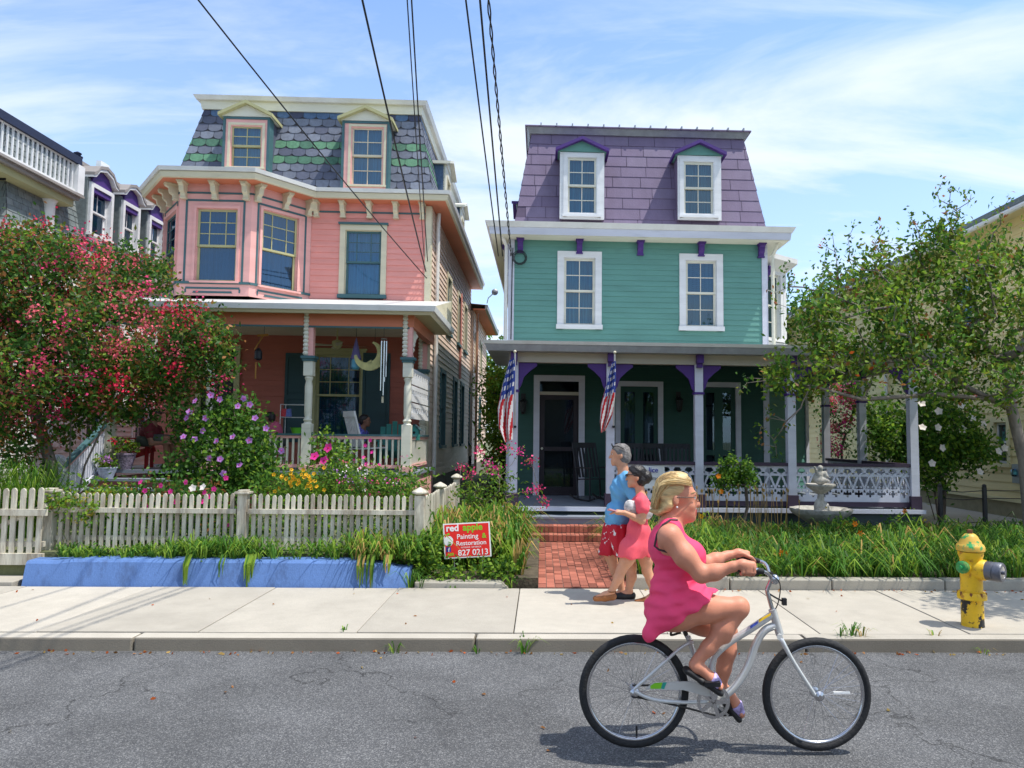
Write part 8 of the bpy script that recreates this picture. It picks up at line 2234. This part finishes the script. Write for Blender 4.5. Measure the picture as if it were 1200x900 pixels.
J = lambda x, y, dy=0: at(x, y, VWm + dy)
WO = thing('person', 'woman with dark hair in a bun and a coral dress walking on the sidewalk', 'person', (J(740, 703)[0], VWm, .12))
s = SDF(np.array(J(688, 710)) - [0, .36, 0], np.array(J(772, 535)) + [0, .36, 0], .011)
headf(s, J(745, 559), -1, .93); s.cap(J(749, 568), J(751, 582), .048, .056, .025)
s.ell(J(750, 597), (.105, .145, .14), .05); s.ell(J(748, 622), (.105, .14, .13), .05); s.ell(J(748, 636), (.12, .155, .11), .05)
s.cap(J(751, 585, -.08), J(752, 588, -.14), .05, .054, .04); s.cap(J(750, 585, .08), J(749, 588, .14), .05, .054, .04)
s.chain([J(752, 589, -.155), J(753, 600, -.175), J(752, 610, -.18)], [.052, .046, .039], .03); s.chain([J(752, 610, -.18), J(743, 606, -.19), J(732, 601, -.18)], [.039, .034, .025], .02); hand(s, J(732, 601, -.18), (-1, 0, .08), (0, 0, 1), .35)
s.chain([J(749, 589, .155), J(752, 607, .18), J(753, 616, .18)], [.052, .045, .038], .03); s.chain([J(753, 616, .18), J(751, 625, .18), J(748, 633, .17)], [.038, .033, .025], .02); hand(s, J(748, 633, .17), (-.2, 0, -1), (0, 1, 0), .5)
s.chain([J(744, 640, -.08), J(735, 655, -.08), J(728, 668, -.08)], [.092, .074, .054], .03); s.chain([J(728, 668, -.08), J(725, 677, -.08), J(717, 692, -.08)], [.052, .053, .034], .02); s.chain([J(717, 694, -.08), J(709, 697, -.08), J(699, 700, -.08)], [.034, .032, .022], .02)
s.chain([J(751, 640, .08), J(757, 656, .08), J(758, 669, .08)], [.092, .072, .054], .03); s.chain([J(758, 669, .08), J(763, 680, .08), J(766, 694, .08)], [.052, .053, .034], .02); s.chain([J(765, 697, .08), J(759, 702, .08), J(752, 704, .08)], [.034, .032, .024], .02)
s.build('body', 'skin_warm', WO)
t = SDF(np.array(J(700, 655)) - [0, .36, 0], np.array(J(780, 570)) + [0, .36, 0], .011)
t.ell(J(750, 597), (.120, .162, .15), .05); t.ell(J(748, 622), (.125, .158, .14), .05); t.ell(J(746, 638), (.138, .178, .15), .06); t.cap(J(751, 584, -.08), J(752, 588, -.14), .06, .066, .04); t.cap(J(750, 584, .08), J(749, 588, .14), .06, .066, .04); t.chain([J(752, 589, -.155), J(753, 596, -.175)], [.070, .072], .03); t.chain([J(749, 589, .155), J(748, 598, .175)], [.07, .07], .03)
t.cap(J(738, 643, -.08), J(737, 652, -.09), .115, .115, .05); t.cap(J(752, 643, .08), J(754, 652, .08), .11, .11, .05)
zc = J(0, 647)[2]; t.cut(lambda x, y, z: zc - z + .007 * np.sin(x * 38 + y * 30), .006); t.ell(J(746, 575), (.085, .075, .05), .012, sub=True); t.noise(.004, 30, 4); x, y, z = t._g((slice(None),) * 3); t.D = t.D + .0045 * np.sin((x - .35 * z) * 70 + y * 16) ; t.build('dress', 'dress_coral', WO)
h = SDF(np.array(J(732, 582)) - [0, .13, 0], np.array(J(766, 536)) + [0, .13, 0], .0088); h.ell(J(746.5, 554), (.104, .083, .090), .02); h.ell(J(757, 559), (.068, .066, .072), .012); h.ell(J(751, 563), (.06, .078, .07), .02); xa, za = J(740.5, 549)[0], J(0, 549)[2]; h.cut(lambda x, y, z: -(x - xa) * .86 - (z - za) * .5, .01)
for e in (-1, 1): h.ell(J(745.5, 562, e * .085), (.026, .04, .03), .01, sub=True)
h.noise(.0025, 120, 3); h.build('hair', 'hair_dark', WO)
b = MB(); b.tube([J(734.8, 556.5, -.055), J(734.0, 557, -.03), J(733.8, 557, .03), J(734.8, 556.5, .055)], .0135, 'eye_dark', 8); b.tube([J(735, 556, -.06), J(745, 556.5, -.078)], .005, 'eye_dark', 5); b.build('sunglasses', WO, smooth=True)
for (x, y, e) in ((717, 697, -.08), (765, 701, .08)):
    t = SDF(np.array(J(690, 712)) - [0, .2, .03], np.array(J(775, 686)) + [0, .2, 0], .0095); t.chain([J(x + 1, y + 2, e), J(x - 8, y + 3, e), J(x - 19, y + 4.5, e)], [.042, .040, .030], .02); zf = .121 if x < 740 else .121; t.cut(lambda x, y, z: zf - z, .004); t.cap(J(x + 2, y - 6, e), J(x - 8, y - 5, e), .040, .036, .008, sub=True); t.build('shoe', 'leather_brown', WO)
    b = MB(); b.tube([(J(x, y - 3, e)[0] + .042 * math.cos(a * .6283), J(x, 0, e)[1] + .042 * math.sin(a * .6283), J(x, y - 4, e)[2]) for a in range(11)], .007, 'leather_brown', 5); b.build('ankle_strap', WO)
CB = thing('handbag', 'white patterned clutch bag held under the arm of the walking woman', 'bag', J(745, 595, -.13)); t = SDF(np.array(J(725, 612, -.1)) - [0, .12, 0], np.array(J(766, 575, -.1)) + [0, .12, 0], .01); t.cap(J(738, 594, -.15), J(758, 600, -.10), .062, .066, .03, sc=(1, .6, 1.2)); t.build('bag_body', 'bag_pattern', CB)
FN = thing('fan', 'pink paper fan in the hand of the walking woman', 'fan', J(722, 597, -.2)); b = MB(); q = J(728, 600, -.19); b.mesh([q, J(714, 595.5, -.24), J(711.5, 596.8, -.15), tuple(np.array(q) - [0, 0, .012]), tuple(np.array(J(714, 595.5, -.24)) - [0, 0, .012]), tuple(np.array(J(711.5, 596.8, -.15)) - [0, 0, .012])], [(0, 1, 2), (5, 4, 3), (0, 3, 4, 1), (1, 4, 5, 2), (2, 5, 3, 0)], 'pink_card'); b.build('paper', FN)

# ================================ people sitting on the pink porch
def sitter(label, x, y, v, f, shirt, hair, sk, lean=.1, cap=False, seat=.44):
    c = np.array(at(x, y, v)); hip = np.array([c[0] - f * (.16 + lean), v, zF + seat + .1]); H_ = lambda a, b_, z: c + np.array([f * a, b_, z])
    o = thing('person', label, 'person', (hip[0], v, zF)); s = SDF(np.minimum(c, hip) - [.85, .42, 1.0], np.maximum(c, hip) + [.85, .42, .3], .017)
    headf(s, c, f); sh = np.array([c[0] - f * .05, v, c[2] - .26]); s.cap(H_(-.02, 0, -.06), sh + [0, 0, .05], .055, .06, .03); s.ell((sh + hip) / 2 + [0, 0, .02], (.13, .18, .26), .06); s.ell(hip, (.16, .19, .12), .05)
    for e in (-1, 1):
        p = sh + [0, e * .18, 0]; el = p + [f * .1, e * .05, -.27]; wr = el + [f * .22, -e * .08, .02]; s.chain([sh + [0, e * .08, .02], p, el], [.06, .058, .042], .03); s.chain([el, wr], [.042, .028], .02); hand(s, wr, (f, 0, -.1), (0, 0, 1), .6, k=.01)
        kn = hip + [f * .45, e * .12, .02]; an = np.array([kn[0] + f * .03, kn[1], zF + .10]); s.chain([hip + [f * .05, e * .1, 0], kn], [.1, .065], .03); s.chain([kn, an], [.062, .04], .03); s.chain([an - [0, 0, .05], an + [f * .16, 0, -.065]], [.042, .03], .02)
    s.build('body', sk, o); t = SDF(np.minimum(sh, hip) - [.3, .36, .3], np.maximum(sh, hip) + [.3, .36, .3], .017); t.ell((sh + hip) / 2 + [0, 0, .02], (.15, .20, .28), .06)
    for e in (-1, 1): p = sh + [0, e * .18, 0]; t.chain([sh + [0, e * .08, .02], p, p + [f * .05, e * .02, -.13]], [.072, .074, .07], .03)
    zb = hip[2] - .06; t.cut(lambda x, y, z: zb - z, .01); t.build('shirt', shirt, o)
    t = SDF(hip - [.6, .4, .3], hip + [.6, .4, .2], .017); t.ell(hip - [0, 0, .01], (.175, .205, .125), .04)
    for e in (-1, 1): t.chain([hip + [f * .05, e * .1, 0], hip + [f * .36, e * .12, .02]], [.118, .09], .03)
    t.build('shorts', 'shorts_grey', o)
    h = SDF(c - .17, c + .17, .013); h.ell(H_(-.02, 0, .04), (.108, .086, .092), .02); h.ell(H_(-.05, 0, 0), (.08, .084, .10), .02)
    xa = c[0] + f * .045; h.cut(lambda x, y, z: f * (x - xa) * .8 - (z - c[2] - .04) * .6, .01)
    if cap: h.ell(H_(.09, 0, .055), (.08, .07, .014), .01)
    h.build('cap' if cap else 'hair', hair, o)


sitter('man in dark red shirt and black cap sitting on the pink porch', 183, 487, VPP + .45, 1, 'shirt_maroon', 'hair_dark', 'skin_brown', .02, True)
sitter('dark haired person in a violet blue shirt sitting by the white rocking chair', 428, 493, VPP + 1.15, 1, 'shirt_violet', 'hair_dark', 'skin_brown', .12)
sitter('dark haired person in a rose shirt sitting behind the rose of Sharon bush', 315, 490, VPP + 1.1, -1, 'shirt_rose', 'hair_dark', 'skin_brown', .05)
# ---------------------------------------------------------------- overhead wires
pm('wire_black', (.012, .012, .014), .5, .2)


def wire(label, p_far, mid, r, sag, group='overhead utility wires', twist=0, ext=1.7):
    a = Vector(at(*p_far)); m = Vector(at(*mid)); e = m + (m - a) * ext; n = 26; pts = []
    for i in range(n + 1):
        t = i / n; p = a.lerp(e, t); p.z -= sag * 4 * t * (1 - t); pts.append(p)
    b = MB()
    if twist:
        for k in range(2):
            pp = []
            for i in range(n * 6 + 1):
                t = i / (n * 6); p = a.lerp(e, t); p.z -= sag * 4 * t * (1 - t); an = t * 160 + k * math.pi; pp.append((p.x + .016 * math.cos(an), p.y, p.z + .016 * math.sin(an)))
            b.tube(pp, r, 'wire_black', 5)
    else: b.tube(pts, r, 'wire_black', 6)
    tag(b.build('utility_wire', smooth=True), label, 'wire', group)


wire('leftmost wire crossing in front of the slate roof to the pink house corner', (500, 326, VPF - .05), (262, 0, 9.0), .011, .42)
wire('wire running past the right slate dormer to the pink house corner', (499, 318, VPF - .05), (432, 0, 9.0), .014, .35)
wire('left one of two close wires ending at the pink house corner', (497, 300, VPF - .05), (479, 0, 9.0), .008, .25)
wire('right one of two close wires ending at the pink house corner', (501, 306, VPF - .05), (484, 0, 9.0), .010, .25)
wire('left one of three wires ending at the green house eave', (584, 300, VGF - .42), (548, 0, 9.0), .012, .18)
wire('middle one of three wires ending at the green house eave', (589, 300, VGF - .42), (564, 0, 9.0), .014, .18)
wire('twisted wire ending at the cable coil of the green house', (599, 300, VGF - .1), (574, 0, 9.0), .010, .2, twist=1)
